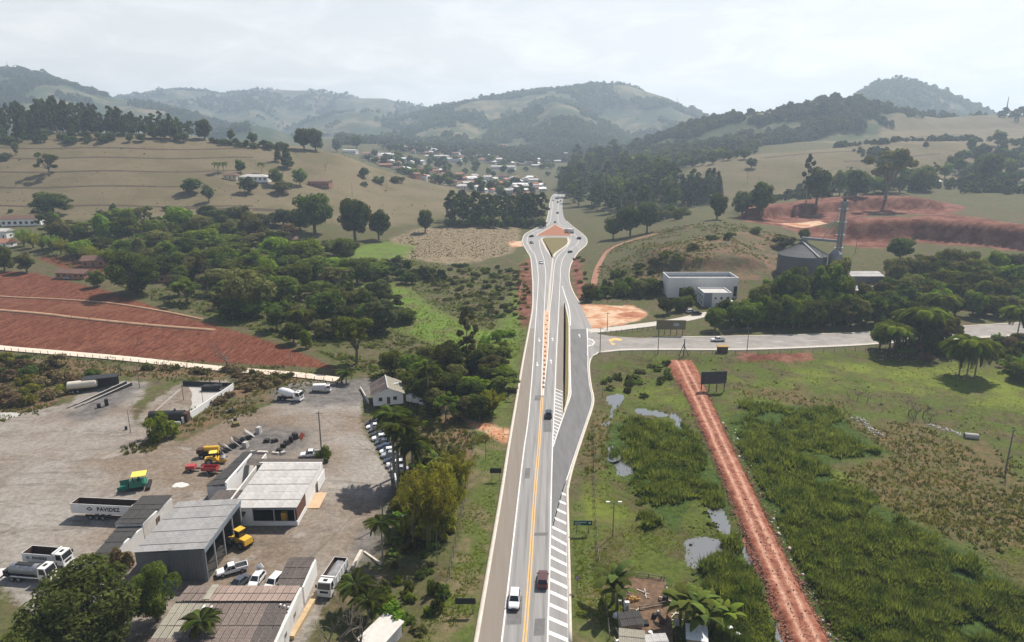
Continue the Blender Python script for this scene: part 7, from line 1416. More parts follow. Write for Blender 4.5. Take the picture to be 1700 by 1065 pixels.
def truck(px, py, rz, label, body, name='truck', cat='truck', L_=0.0, dz=0.02):
    X, Y = at_z(px, py, 0); o = thing(name, label, cat, (X, Y, float(gz(X, Y)) + dz), rz); cab(o)
    MB().box(-3.9, 3.5, -0.5, 0.5, 0.62, 0.95).build('chassis', M_chas, o)
    for x in (2.85, -1.7, -3.0):
        for s_ in (-1, 1): add_wheel(o, x, s_ * 1.02, 0.5, 0.32 if x > 0 else 0.5)
    if body == 'dump' or body == 'dumpload':
        b_ = open_box(o, 'dump_body', -4.1, 1.7, 1.25, 1.1, 2.75, T_white, T_dirt); MB().box(1.72, 2.0, -1.2, 1.2, 1.1, 3.1).build('headboard', T_white, b_)
        if body == 'dumpload':
            V = []; n = 12
            for i in range(n + 1):
                for j in range(n + 1): x = -3.95 + 5.5 * i / n; y = -1.12 + 2.24 * j / n; V.append((x, y, 1.3 + 1.25 * (1 - (y / 1.12) ** 2 * 0.6) * (0.75 + 0.3 * vnoise(x * 1.3, y * 1.7, 3))))
            link('load', mesh_np('load', V, quads=[(i * (n + 1) + j, (i + 1) * (n + 1) + j, (i + 1) * (n + 1) + j + 1, i * (n + 1) + j + 1) for i in range(n) for j in range(n)], mat=mat('grey_gravel_load', (0.12, 0.125, 0.13), 0.9, c2=(0.34, 0.34, 0.35), scale=0.7), smooth=True), b_)
        return o, b_
    if body == 'tank':
        t_ = MB().tube((-3.6, 0, 1.95), (1.5, 0, 1.95), 0.98, 0.98, 22).build('tank', T_tank, o)
        for x in (-3.5, -2.0, -0.4, 1.3): MB().tube((x, 0, 1.95), (x + 0.1, 0, 1.95), 1.02, 1.02, 22).build('tank_band', M_frame, t_)
        MB().box(-2.6, 0.6, -0.4, 0.4, 2.88, 2.98).build('walkway', M_trim, t_); MB().box(-4.6, -3.7, -1.1, 1.1, 0.8, 1.9).build('spray_unit', M_chas, o); MB().bar((-4.7, -1.6, 0.9), (-4.7, 1.6, 0.9), 0.2).build('spray_bar', M_chas, o)
        MB().tube((-3.2, -1.12, 1.0), (1.2, -1.12, 1.0), 0.12, 0.12, 8).build('hose_tube', T_white, o)
    if body == 'mixer':
        d_ = MB().tube((-3.6, 0, 2.75), (-2.4, 0, 2.6), 0.55, 1.1, 18).tube((-2.4, 0, 2.6), (-0.4, 0, 2.25), 1.1, 1.2, 18).tube((-0.4, 0, 2.25), (1.4, 0, 1.95), 1.2, 0.75, 18).build('mixer_drum', P_white, o)
        MB().box(-3.8, -3.2, -0.6, 0.6, 2.9, 3.5).build('hopper', M_chas, o); MB().bar((-3.7, 0, 2.3), (-4.6, 0.2, 1.3), 0.45, 0.15).build('chute', M_chas, o); MB().tube((1.6, -0.9, 1.1), (1.6, 0.9, 1.1), 0.32, 0.32, 12).build('water_tank', P_beige, o)
    if body == 'box':
        MB().box(-3.4, 1.8, -1.2, 1.2, 1.0, 3.3).build('cargo_box', T_white, o, bevel=0.03)
        for k in range(6): MB().box(-3.2 + k * 0.9, -3.14 + k * 0.9, -1.23, -1.201, 1.05, 3.2).build('box_rib', M_frame, o)
    return o, None
o, b_ = truck(84, 938, R(-7), 'white dump truck with empty rusty bed and dark lettering, parked beside the tanker', 'dump', 'dump_truck')
lettering('PAVIDEZ', 0.66, b_, (-0.7, -1.262, 1.95), (R(90), 0, 0)); emblem(b_, (-3.05, -1.262, 1.95), 0.36)
truck(56, 962, R(-7), 'white cab asphalt tanker truck with steel tank, parked beside the dump truck', 'tank', 'tanker_truck')
truck(553, 970, R(-98), 'white dump truck loaded with grey gravel, facing the rusty-roofed store', 'dumpload', 'dump_truck')
truck(482, 664, R(-12), 'cement mixer truck with white drum parked on the dark gravel', 'mixer', 'mixer_truck'); o, _ = truck(534, 648, R(4), 'small white box truck parked near the farm road end', 'box', 'box_truck'); o.scale = (0.72, 0.72, 0.72)
truck(690, 664, R(-25), 'white truck half hidden behind the gabled house', 'box', 'box_truck')[0].scale = (0.8, 0.8, 0.8)
X, Y = at_z(925.5, 329.5, 0.03); o, _ = truck(925.5, 329.5, R(84), 'dark lorry at the far end of the highway', 'box', 'lorry', dz=0.2); o.location.z = 0.03
X, Y = at_z(945, 386.5, 0.03); o, _ = truck(945, 386.5, R(140), 'grey lorry rounding the corner of the earth island', 'box', 'lorry'); o.location.z = 0.03
# trailer with lettering
X, Y = -81.6, 124.4; tr = thing('tipper_trailer', 'long white tipper trailer with dark lettering, parked behind the black-roofed shed', 'trailer', (X, Y, float(gz(X, Y)) + 0.02), R(-5))
b_ = open_box(tr, 'trailer_body', -6.4, 6.4, 1.3, 1.45, 3.5, T_white, T_dirt); lettering('PAVIDEZ', 1.12, b_, (1.5, -1.312, 2.5), (R(90), 0, 0), bold=0.05); emblem(b_, (-2.45, -1.312, 2.5), 0.56)
MB().box(-6.0, 6.0, -0.5, 0.5, 1.0, 1.44).build('chassis', M_chas, tr); MB().box(-3.6, 5.6, -1.28, -1.2, 0.55, 1.2).build('side_guard', M_chas, tr)
for x in (-2.6, -1.3, 0.0, 3.5):
    for s_ in (-1, 1): add_wheel(tr, x, s_ * 1.02, 0.5, 0.5)
# tank semi-trailer on the ramp
X, Y = at_z(140, 652, 0); tk = thing('tank_trailer', 'cream cylindrical tank trailer beside the black plant hut', 'trailer', (X, Y, float(gz(X, Y))), R(22))
t_ = MB().tube((-3.8, 0, 2.3), (3.4, 0, 2.3), 1.2, 1.2, 22).tube((3.4, 0, 2.3), (3.8, 0, 2.3), 1.2, 0.8, 22).tube((-3.8, 0, 2.3), (-4.1, 0, 2.3), 1.2, 0.9, 22).build('tank', mat('cream_tank_paint', (0.50, 0.45, 0.36), 0.5, c2=(0.62, 0.57, 0.47), scale=0.6), tk); MB().box(-3.6, 3.4, -0.5, 0.5, 0.6, 1.1).build('chassis', M_chas, tk)
for x in (-2.6, -1.4):
    for s_ in (-1, 1): add_wheel(tk, x, s_ * 0.95, 0.5, 0.45)
MB().bar((2.8, -0.6, 0), (2.8, -0.6, 0.8), 0.18).bar((2.8, 0.6, 0), (2.8, 0.6, 0.8), 0.18).build('landing_leg', M_chas, tk)
# ---- machines
Y_mach = mat('machine_yellow', (0.58, 0.33, 0.03), 0.5, c2=(0.66, 0.40, 0.05), scale=1.2); G_mach = mat('machine_green', (0.008, 0.115, 0.075), 0.45, c2=(0.02, 0.17, 0.12), scale=1.0); R_mach = mat('machine_red', (0.33, 0.035, 0.04), 0.5, c2=(0.42, 0.07, 0.07), scale=1.0); Y_can = mat('pale_yellow_canopy', (0.72, 0.56, 0.10), 0.5)
X, Y = at_z(226, 812, 0); o = thing('asphalt_paver', 'green asphalt paver with yellow canopy roof behind the lettered trailer', 'paver', (X, Y, float(gz(X, Y))), R(200))
MB().box(-1.6, 1.2, -1.2, 1.2, 0.7, 1.9, (-1.5, 0.9, -1.1, 1.1)).box(-2.2, -1.62, -1.4, 1.4, 0.8, 1.6).build('body', G_mach, o, bevel=0.05)
for s_ in (-1, 1): MB().box(-1.7, 1.6, min(s_ * 0.8, s_ * 1.35), max(s_ * 0.8, s_ * 1.35), 0, 0.68, (-1.5, 1.4, min(s_ * 0.8, s_ * 1.35), max(s_ * 0.8, s_ * 1.35))).build('track', M_tyre, o)
hp = MB().add([(1.25, -1.3, 0.7), (3.2, -1.5, 0.6), (3.2, -1.2, 0.5), (1.25, -0.6, 0.5), (1.25, -1.5, 1.7), (3.3, -1.75, 1.5)], [(0, 1, 2, 3), (0, 4, 5, 1)]).add([(1.25, 1.3, 0.7), (3.2, 1.5, 0.6), (3.2, 1.2, 0.5), (1.25, 0.6, 0.5), (1.25, 1.5, 1.7), (3.3, 1.75, 1.5)], [(0, 1, 2, 3), (0, 4, 5, 1)]).box(1.25, 3.25, -1.2, 1.2, 0.42, 0.55).box(1.22, 1.3, -1.5, 1.5, 0.55, 1.7).build('hopper', G_mach, o)
for sx in (-1.9, 0.1):
    for sy in (-1.05, 1.05): MB().tube((sx, sy, 1.5), (sx, sy, 3.2), 0.05, 0.05, 6).build('canopy_post', M_trim, o)
MB().box(-2.4, 0.5, -1.35, 1.35, 3.2, 3.34).build('canopy', Y_can, o, bevel=0.03); MB().box(-3.0, -2.3, -2.0, 2.0, 0.1, 0.7).build('screed', M_chas, o); MB().box(-1.0, -0.5, -0.3, 0.3, 1.9, 2.4).build('seat', M_trim, o); MB().tube((0.5, -0.6, 1.9), (0.5, -0.6, 2.7), 0.08, 0.08, 8).build('exhaust', M_trim, o)
def roller(px, py, rz, label, m=None):
    m = m or Y_mach; X, Y = at_z(px, py, 0); o = thing('road_roller', label, 'roller', (X, Y, float(gz(X, Y))), rz)
    MB().tube((1.7, -0.95, 0.75), (1.7, 0.95, 0.75), 0.75, 0.75, 22).build('drum', M_rim, o, smooth=False); MB().box(0.75, 2.65, -1.15, -0.98, 0.6, 1.1).box(0.75, 2.65, 0.98, 1.15, 0.6, 1.1).box(0.6, 0.8, -1.15, 1.15, 0.6, 1.2).build('drum_frame', m, o); MB().box(-2.3, 0.5, -0.75, 0.75, 0.7, 1.55, (-2.2, 0.3, -0.68, 0.68)).build('body', m, o, bevel=0.06)
    for s_ in (-1, 1): add_wheel(o, -1.3, s_ * 0.85, 0.72, 0.5)
    MB().box(-0.4, 0.1, -0.35, 0.35, 1.56, 2.1).build('seat', M_trim, o)
    for sx in (-0.9, 0.35):
        for sy in (-0.65, 0.65): MB().tube((sx, sy, 1.5), (sx, sy, 2.75), 0.045, 0.045, 6).build('canopy_post', M_trim, o)
    MB().box(-1.1, 0.55, -0.85, 0.85, 2.75, 2.85).build('canopy', Y_can if m is Y_mach else m, o)
roller(358, 768, R(15), 'yellow road roller with pale canopy parked by the red machines')
X, Y = at_z(352, 758, 0); o = thing('tank_machine', 'machine with long yellow cylinder tank behind the yellow roller', 'machine', (X, Y, float(gz(X, Y))), R(6))
MB().tube((-1.6, 0.2, 2.1), (1.8, 0.2, 2.1), 0.62, 0.62, 18).build('tank', Y_mach, o); MB().box(-2.8, 2.2, -0.8, 0.9, 0.6, 1.2).build('chassis', M_chas, o); MB().box(-3.2, -1.8, -0.8, 0.8, 1.2, 2.2).build('engine_housing', T_dirt, o); MB().box(-0.4, 1.9, -1.0, -0.5, 1.2, 1.7).build('side_box', Y_mach, o)
for x in (-2.0, 1.4):
    for s_ in (-1, 1): add_wheel(o, x, s_ * 0.9, 0.45, 0.35)
for px, py, rz, L_, lb in [(318, 782, 0.1, 2.2, 'small red trailer compressor standing apart from the yellow machines'), (350, 785, -0.05, 3.6, 'longer red trailer skip in front of the yellow roller')]:
    X, Y = at_z(px, py, 0); o = thing('red_trailer_machine', lb, 'machine', (X, Y, float(gz(X, Y))), rz)
    if L_ > 3: open_box(o, 'skip', -L_ / 2, L_ / 2, 0.9, 0.9, 1.7, R_mach, R_mach)
    else: MB().box(-L_ / 2, L_ / 2, -0.85, 0.85, 0.7, 1.5, (-L_ / 2 + 0.15, L_ / 2 - 0.15, -0.75, 0.75)).build('housing', R_mach, o, bevel=0.05)
    MB().box(-L_ / 2, L_ / 2 + 0.9, -0.3, 0.3, 0.5, 0.68).build('chassis', M_chas, o)
    for s_ in (-1, 1): add_wheel(o, -0.3, s_ * 0.85, 0.4, 0.3)
X, Y = at_z(398, 903, 0); o = thing('wheel_loader', 'yellow wheel loader half under the open side of the grey shed', 'loader', (X, Y, float(gz(X, Y))), R(150))
MB().box(-2.8, -0.3, -1.0, 1.0, 0.9, 2.0, (-2.6, -0.3, -0.9, 0.9)).box(-0.29, 1.4, -0.7, 0.7, 0.9, 1.6).build('body', Y_mach, o, bevel=0.06); c_ = MB().box(-1.1, 0.3, -0.75, 0.75, 2.0, 3.3, (-1.0, 0.15, -0.65, 0.65)).build('cab', M_cglass, o); MB().box(-1.15, 0.35, -0.8, 0.8, 3.3, 3.45).build('cab_roof', Y_mach, c_)
for x in (-1.7, 1.2):
    for s_ in (-1, 1): add_wheel(o, x, s_ * 1.05, 0.78, 0.55)
for s_ in (-1, 1): MB().bar((0.3, s_ * 0.5, 1.7), (2.3, s_ * 0.5, 1.0), 0.2, 0.3).build('lift_arm', Y_mach, o)
MB().prism([(-1.3, 0), (1.3, 0), (1.3, 1.0), (-1.3, 1.0)], 2.3, 2.4).box(2.4, 3.3, -1.3, 1.3, 0.1, 0.22).box(2.4, 3.2, -1.3, -1.2, 0.22, 0.9).box(2.4, 3.2, 1.2, 1.3, 0.22, 0.9).build('bucket', M_chas, o)
# ================================================================== SIGNS, POLES, YARD AND FARM CLUTTER
M_signback = mat('dark_sign_back', (0.022, 0.023, 0.025), 0.7); M_steel = mat('grey_steel_post', (0.09, 0.088, 0.085), 0.6, 0.3); M_pole = mat('grey_concrete_pole', (0.115, 0.105, 0.095), 0.9, c2=(0.17, 0.155, 0.14), scale=1.0); M_green = mat('green_sign_face', (0.006, 0.072, 0.052), 0.5)
def board(px, py, w, h, leg, label, front=None, rz=0.0, name='road_sign', cat='sign'):
    X, Y, z = G(px, py); o = thing(name, label, cat, (X, Y, z), rz)
    for s_ in (-1, 1): MB().tube((s_ * w * 0.32, 0.06, -0.3), (s_ * w * 0.32, 0.06, leg + h * 0.9), 0.055, 0.055, 6).build('post', M_steel, o)
    p = MB().box(-w / 2, w / 2, -0.045, 0.0, leg, leg + h).build('panel', front or M_signback, o); return o, p
board(773, 1019, 3.3, 1.1, 1.9, 'wide dark signboard seen from behind on the grass verge beside the white SUV'); board(823, 797, 2.6, 1.2, 1.8, 'dark signboard seen from behind on the verge near the dirt access path'); board(850, 664, 2.8, 1.3, 2.0, 'dark signboard seen from behind at the lush roadside strip')
o, p = board(967, 886, 3.6, 1.0, 1.9, 'green direction sign with white lettering and arrow on the verge', M_green)
for k, (a, c) in enumerate([(-1.5, 0.55), (-1.5, -0.35)]):
    zz_ = 2.55 - 0.36 * k
    x = a
    while x < c: w = 0.10; MB().box(x, x + w, -0.056, -0.048, zz_ - 0.08, zz_ + 0.08).build('lettering', P_white, p); x += 0.17
MB().poly([(1.05, -0.056, 2.36), (1.3, -0.056, 2.36), (1.3, -0.056, 2.2), (1.62, -0.056, 2.42), (1.3, -0.056, 2.64), (1.3, -0.056, 2.48), (1.05, -0.056, 2.48)]).build('arrow', P_white, p)
X, Y, z = G(958, 980); o = thing('round_road_sign', 'round red-rimmed road sign on the verge below the green sign', 'sign', (X, Y, z)); MB().tube((0, 0, -0.3), (0, 0, 2.9), 0.05, 0.05, 6).build('post', M_steel, o)
d_ = MB().tube((0, -0.04, 2.5), (0, -0.07, 2.5), 0.48, 0.48, 24).build('disc', mat('red_sign_rim', (0.20, 0.03, 0.05), 0.5), o); MB().tube((0, -0.071, 2.5), (0, -0.08, 2.5), 0.36, 0.36, 24).build('disc_face', mat('dull_white_sign', (0.36, 0.34, 0.40), 0.6), d_); MB().bar((-0.14, -0.085, 2.36), (0.14, -0.085, 2.64), 0.1, 0.006, up=(0, 1, 0)).build('symbol', M_ink, d_)
X, Y, z = G(652, 812); o = thing('round_road_sign', 'pale round sign back standing by the royal palms at the yard edge', 'sign', (X, Y, z)); MB().tube((0, 0, -0.3), (0, 0, 3.3), 0.07, 0.07, 6).build('post', M_steel, o); MB().tube((0, -0.04, 3.4), (0, -0.09, 3.4), 0.62, 0.62, 20).build('disc', mat('pale_sign_back', (0.33, 0.34, 0.35), 0.6), o)
# billboards
X, Y, z = G(1183, 650); o = thing('billboard', 'big dark three-panel billboard on posts beside the red track', 'billboard', (X, Y, z), R(6))
for k in range(4): MB().bar((-3.6 + k * 2.4, 0.1, -0.5), (-3.6 + k * 2.4, 0.1, 6.3), 0.2).build('post', M_signback, o)
for k in range(3):
    p = MB().box(-4.0 + k * 2.7, -1.36 + k * 2.7, -0.12, 0.0, 2.6, 6.5).build('panel', mat('weathered_billboard_back', (0.035, 0.036, 0.042), 0.8, c2=(0.075, 0.075, 0.085), scale=0.8), o)
    for j in range(4): MB().box(-3.98 + k * 2.7, -1.38 + k * 2.7, -0.2, -0.121, 2.8 + j * 1.1, 2.9 + j * 1.1).build('batten', M_signback, p)
X, Y, z = G(1113, 556); o = thing('billboard', 'wide faded tan billboard on the bank above the side street', 'billboard', (X, Y, z), R(-2))
for k in range(5): MB().bar((-4.6 + k * 2.3, 0.1, -0.5), (-4.6 + k * 2.3, 0.1, 5.6), 0.18).build('post', M_signback, o)
p = MB().box(-5.6, 5.6, -0.12, 0.0, 2.3, 6.0).build('panel', mat('faded_tan_poster', (0.12, 0.105, 0.065), 0.8, c2=(0.17, 0.145, 0.09), scale=0.3), o); MB().add([(0.6, -0.13, 4.0), (1.6, -0.13, 3.6), (3.0, -0.13, 3.7), (3.2, -0.13, 4.4), (2.2, -0.13, 5.0), (1.1, -0.13, 4.8)], [tuple(range(6))]).build('printed_shape', mat('pale_blue_print', (0.25, 0.30, 0.32), 0.8), p)
X, Y, z = G(1199, 585); o = thing('bus_shelter', 'small ochre-fronted shelter on the marsh side of the side street', 'shelter', (X, Y, z)); wbox(o, 'back_wall', -1.7, 1.7, 0.8, 1.0, -0.3, 2.3, M_brick); wbox(o, 'side_wall', -1.7, -1.55, -0.8, 0.79, -0.3, 2.3, M_dark); wbox(o, 'side_wall', 1.55, 1.7, -0.8, 0.79, -0.3, 2.3, M_dark); wbox(o, 'roof', -2.0, 2.0, -1.1, 1.3, 2.301, 2.5, mat('ochre_panel', (0.33, 0.20, 0.06), 0.8)); wbox(o, 'front_board', -1.5, 1.5, -0.85, -0.8, 0.9, 2.3, mat('dark_olive_board', (0.07, 0.06, 0.03), 0.8))
# ---- poles
def pole(px, py, h, label, arm=1.8, wires=True, r=0.15, lamp=False, rz=0.0):
    X, Y, z = G(px, py); o = thing('utility_pole', label, 'pole', (X, Y, z), rz); MB().tube((0, 0, -0.6), (0, 0, h), r, r * 0.62, 8).build('shaft', M_pole, o)
    if arm:
        a = MB().box(-arm / 2, arm / 2, -0.06, 0.06, h - 0.55, h - 0.43).build('crossarm', M_post, o)
        for k in (-0.45, 0, 0.45): MB().tube((k * arm, 0, h - 0.43), (k * arm, 0, h - 0.22), 0.05, 0.04, 6).build('insulator', M_kerb, a)
    if lamp: MB().bar((0, 0, h - 1.2), (-1.5, -0.6, h - 0.7), 0.07).build('lamp_arm', M_steel, o); MB().box(-1.9, -1.4, -0.8, -0.5, h - 0.78, h - 0.64).build('lamp_head', P_beige, o)
    return Vector((X, Y, z + h - 0.4))
pt = {}
pt['yard'] = pole(535, 764, 12.5, 'tall utility pole beside the white pickup behind the workshop', r=0.2); pt['pad'] = pole(217, 718, 6.5, 'short pole at the corner of the asphalt pad by the vivid shrub', 0, r=0.1); pole(305, 664, 6.5, 'pole standing inside the walled asphalt pad', 0, r=0.1); pole(232, 644, 8, 'pole at the head of the truck ramps', 0.8, r=0.12); pole(338, 676, 6, 'thin pole against the white wall of the asphalt pad', 0, r=0.09); pole(485, 618, 7, 'thin pole by the farm road above the mixer truck', 0.8, r=0.1)
pt['g1'] = pole(636, 872, 9.5, 'utility pole at the yard edge by the slim palm', 2.0); pt['g2'] = pole(651, 826, 9.0, 'utility pole in front of the royal palms', 1.8, lamp=True); pole(686, 905, 7.5, 'dark pole with lamp head in the yellow bamboo', 0, lamp=True, r=0.12); pole(806, 765, 6.5, 'thin grey pole on the verge by the dirt access path', 0, r=0.07); pole(726, 935, 7, 'thin pole in the weeds of the highway bank', 0, r=0.07)
pt['s1'] = pole(996, 586, 9.5, 'utility pole at the corner of the side street'); pt['s2'] = pole(1092, 588, 9.0, 'utility pole on the marsh kerb near the red track'); pt['s0'] = pole(1008, 549, 7.5, 'utility pole on the driveway side of the junction'); pt['s3'] = pole(1240, 583, 9.0, 'utility pole on the side street kerb past the shelter'); pole(1000, 660, 7.5, 'thin pole in the marsh beside the frontage road', 0, r=0.08); pole(1669, 782, 10.5, 'dark lone post in the marsh meadow', 0, r=0.2); pole(985, 780, 6, 'leaning thin pole by the meadow fence', 0, r=0.08)
pole(122, 455, 9, 'pole by the dark barn above the red field', 0.9, r=0.14); pole(128, 458, 9, 'second pole by the dark barn above the red field', 0.9, r=0.14); pole(642, 312, 12, 'pole on the pasture shoulder', 1.2, r=0.16); pole(585, 325, 12, 'pole on the lower pasture by the great dark trees', 1.2, r=0.16); pole(1240, 305, 14, 'pole on the bare right pasture', 1.4, r=0.18); pole(1420, 420, 10, 'pole behind the grain store', 1.2, r=0.14)
X, Y, z = G(1135, 590); o = thing('braced_pole', 'stout braced pole at the head of the red track', 'pole', (X, Y, z)); MB().tube((0, 0, -0.5), (0, 0, 6.0), 0.2, 0.16, 8).build('shaft', M_signback, o); MB().bar((-1.8, 0, -0.3), (0, 0, 4.6), 0.2).build('brace', M_signback, o); MB().bar((1.8, 0, -0.3), (0, 0, 3.6), 0.2).build('brace', M_signback, o)
def wire(a, b, label, sag=0.8):
    mb = MB(); prev = a
    for k in range(1, 9): f = k / 8; q_ = a.lerp(b, f) - Vector((0, 0, sag * 4 * f * (1 - f))); mb.bar(prev, q_, 0.035); prev = q_
    o = mb.build('power_line', M_wire); tag(o, label, 'power line')
wire(pt['g1'], pt['g2'], 'power line between the two poles at the yard edge'); wire(pt['g2'], pt['yard'], 'power line from the palms to the pickup pole'); wire(pt['s1'], pt['s2'], 'power line along the marsh kerb of the side street'); wire(pt['s2'], pt['s3'], 'power line past the shelter on the side street'); wire(pt['g1'], Vector((-36.6, 103, 3.4)), 'service line from the yard-edge pole to the small brown shed')
# street lamp in the meadow
X, Y, z = G(1017, 890); o = thing('street_lamp', 'twin-headed street lamp standing in the meadow behind the green sign', 'street lamp', (X, Y, z)); MB().tube((0, 0, -0.4), (0, 0, 7.3), 0.10, 0.07, 8).build('post', M_steel, o)
for s_ in (-1, 1): a = MB().bar((0, 0, 7.25), (s_ * 0.9, 0, 7.45), 0.06).build('lamp_arm', M_steel, o); MB().box(min(s_ * 0.8, s_ * 1.5), max(s_ * 0.8, s_ * 1.5), -0.16, 0.16, 7.42, 7.54).build('lamp_head', P_white, a)
for k in range(2): MB().tube((0.9 + 0.0, -0.5 - k * 0.5, 7.30), (0.9, -0.2 - k * 0.5, 7.32), 0.05, 0.05, 6)
# far masts on the ridges
for px, top_, Y, lb in [(14, 101, 2690, 'tall lattice radio mast on the far left ridge'), (8, 110, 2690, 'shorter radio mast on the far left ridge'), (1127, 162, 2880, 'thin mast on the shoulder of the central hill'), (1682, 160, 1330, 'thin mast on the right skyline')]:
    X = s_of(px, 120) * Y; z = float(gz(X, Y)); h_ = max(14, zY(top_, Y) - z); o = thing('radio_mast', lb, 'mast', (X, Y, z)); r_ = h_ * 0.03; mb = MB()
    for k in range(4):
        a = k * math.pi / 2; mb.bar((r_ * math.cos(a), r_ * math.sin(a), -1), (0.2 * r_ * math.cos(a), 0.2 * r_ * math.sin(a), h_), 0.5)
    mb.build('lattice_leg', M_steel, o); mb = MB()
    for k in range(8): f = k / 8; rr = r_ * (1 - 0.8 * f); mb.bar((-rr, 0, h_ * f), (rr, 0, h_ * (f + 0.12)), 0.35)
    mb.build('bracing', M_steel, o)
# ---- asphalt plant corner: walled pad, black tank, plant hut, ramps, drums
def wall_line(a, b_, th, h, m, name, label, z0=-0.4):
    ax, ay = a; bx, by = b_; L_ = math.hypot(bx - ax, by - ay); o = thing(name, label, 'wall', (ax, ay, float(gz((ax + bx) / 2, (ay + by) / 2))), math.atan2(by - ay, bx - ax)); n = max(2, int(L_ / 2.6))
    for k in range(n): MB().box(L_ * k / n + 0.01, L_ * (k + 1) / n - 0.01, -th / 2, th / 2, z0, h + 0.03 * (k % 2)).build('wall_panel', m, o)
    return o
A_ = lambda px, py, z=0: at_z(px, py, z)
wall_line(A_(303, 704), A_(388, 646), 0.25, 1.9, M_wwall, 'boundary_wall', 'white boundary wall along the asphalt pad'); wall_line(A_(304, 640), A_(387, 644), 0.25, 1.6, M_signback, 'boundary_wall', 'blackened back wall of the asphalt pad'); wall_line(A_(250, 692), A_(300, 648), 0.2, 0.35, M_slab, 'low_kerb_wall', 'low pale edge of the asphalt pad on the weedy side'); wall_line(A_(252, 704), A_(300, 706), 0.25, 0.8, M_wwall, 'boundary_wall', 'short white wall in front of the black tank')
X, Y = A_(280, 700); o = thing('bitumen_tank', 'black horizontal bitumen tank at the corner of the white walled pad', 'tank', (X, Y, float(gz(X, Y))), R(4)); MB().tube((-4.6, 0, 1.6), (4.4, 0, 1.6), 1.4, 1.4, 24).build('shell', M_signback, o, smooth=False)
for x in (-3, 0, 3): MB().box(x - 0.2, x + 0.2, -1.1, 1.1, -0.2, 0.7).build('cradle', M_slab, o)
MB().box(4.42, 5.4, -1.2, 1.2, 0.2, 2.4).build('burner_box', T_dirt, o); MB().tube((2, 0, 2.9), (2, 0, 3.5), 0.25, 0.25, 10).build('vent', M_signback, o)
X, Y = A_(262, 690); o = thing('asphalt_pad', 'pale concrete slab of the asphalt pad', 'slab', (X, Y, 0.0)); wedge('slab', [(p[0] - X, p[1] - Y) for p in (A_(236, 700), A_(300, 702), A_(384, 650), A_(380, 642), A_(306, 640), A_(262, 672))], -0.4, 0.12, M_slab, o)
for k, (px, py, w, d_, h_, lb) in enumerate([(346, 648, 3.2, 2.2, 2.2, 'soot-black burner unit on the asphalt pad'), (362, 648, 2.6, 2.0, 2.6, 'taller soot-black pump unit on the asphalt pad'), (376, 650, 2.2, 2.0, 1.8, 'small dark pump beside the white wall'), (366, 662, 1.4, 1.4, 1.3, 'dark box at the foot of the white wall'), (384, 684, 1.6, 1.2, 1.2, 'dark bin by the break in the white wall')]):
    X, Y = A_(px, py); o = thing('plant_unit', lb, 'machine', (X, Y, float(gz(X, Y)) + 0.1), 0.1 * k); MB().box(-w / 2, w / 2, -d_ / 2, d_ / 2, 0, h_ * 0.7, (-w / 2 + 0.15, w / 2 - 0.15, -d_ / 2 + 0.1, d_ / 2 - 0.1)).build('housing', M_signback, o, bevel=0.04); MB().tube((0.3 * w, 0, h_ * 0.7), (0.3 * w, 0, h_ * 1.25), 0.14, 0.12, 8).build('stack', M_chas, o); MB().tube((-w / 2, 0, h_ * 0.4), (-w / 2 - 0.7, 0, h_ * 0.4), 0.18, 0.18, 8).build('pipe', M_frame, o)
X, Y = A_(170, 646); o = thing('plant_hut', 'black open-fronted plant hut at the top of the truck ramps', 'hut', (X, Y, float(gz(X, Y))), R(20)); wbox(o, 'back_wall', -4.4, 4.4, 1.4, 1.6, -0.2, 3.4, M_signback); wbox(o, 'side_wall', -4.4, -4.2, -1.4, 1.39, -0.2, 3.4, M_signback); wbox(o, 'roof', -4.7, 4.7, -1.9, 1.9, 3.41, 3.6, M_signback)
for k in range(4): wbox(o, 'post', -4.1 + k * 2.75, -3.9 + k * 2.75, -1.5, -1.3, -0.2, 3.4, M_chas)
for k, dy_ in enumerate((0, 9)):
    a = A_(112 + dy_ * 1.4, 680 + dy_ * 0.0); b_ = A_(210 + dy_, 640 + dy_ * 0.25); o = thing('truck_ramp', 'dark low truck ramp wall, %s of the pair' % ('hut side' if k == 0 else 'pad side'), 'ramp', (a[0], a[1], float(gz(*a))), math.atan2(b_[1] - a[1], b_[0] - a[0])); L_ = math.hypot(b_[0] - a[0], b_[1] - a[1])
    MB().prism([(-0.25, -0.3), (0.25, -0.3), (0.25, 0.1), (-0.25, 0.1)], 0, 2).add([(2.01, -0.3, -0.3), (L_, -0.3, -0.3), (L_, 0.3, -0.3), (2.01, 0.3, -0.3), (2.01, -0.3, 0.12), (L_, -0.3, 1.1), (L_, 0.3, 1.1), (2.01, 0.3, 0.12)], [(4, 5, 6, 7), (0, 1, 5, 4), (2, 3, 7, 6), (1, 2, 6, 5), (3, 0, 4, 7)]).build('ramp_wall', M_signback, o); MB().add([(3, -0.2, 0.26), (L_ - 0.2, -0.2, 1.12), (L_ - 0.2, 0.2, 1.12), (3, 0.2, 0.26)], [(0, 1, 2, 3)]).build('wheel_plate', M_slab, o)
def drum(px, py, label, m=None, h=0.95, r=0.32):
    X, Y = A_(px, py); o = thing('oil_drum', label, 'drum', (X, Y, float(gz(X, Y)))); MB().tube((0, 0, -0.02), (0, 0, h), r, r, 14).build('shell', m or M_signback, o); MB().tube((0, 0, h * 0.33), (0, 0, h * 0.36), r + 0.025, r + 0.025, 14).tube((0, 0, h * 0.66), (0, 0, h * 0.69), r + 0.025, r + 0.025, 14).build('hoop', M_chas, o)
drum(165, 679, 'short dark drum at the lower edge of the truck ramps', h=1.2, r=0.5); drum(178, 676, 'taller dark drum at the lower edge of the truck ramps', h=2.0, r=0.5); drum(210, 715, 'dark drum at the foot of the pad corner pole', h=0.9); drum(352, 790, 'dark drum beside the red skip')
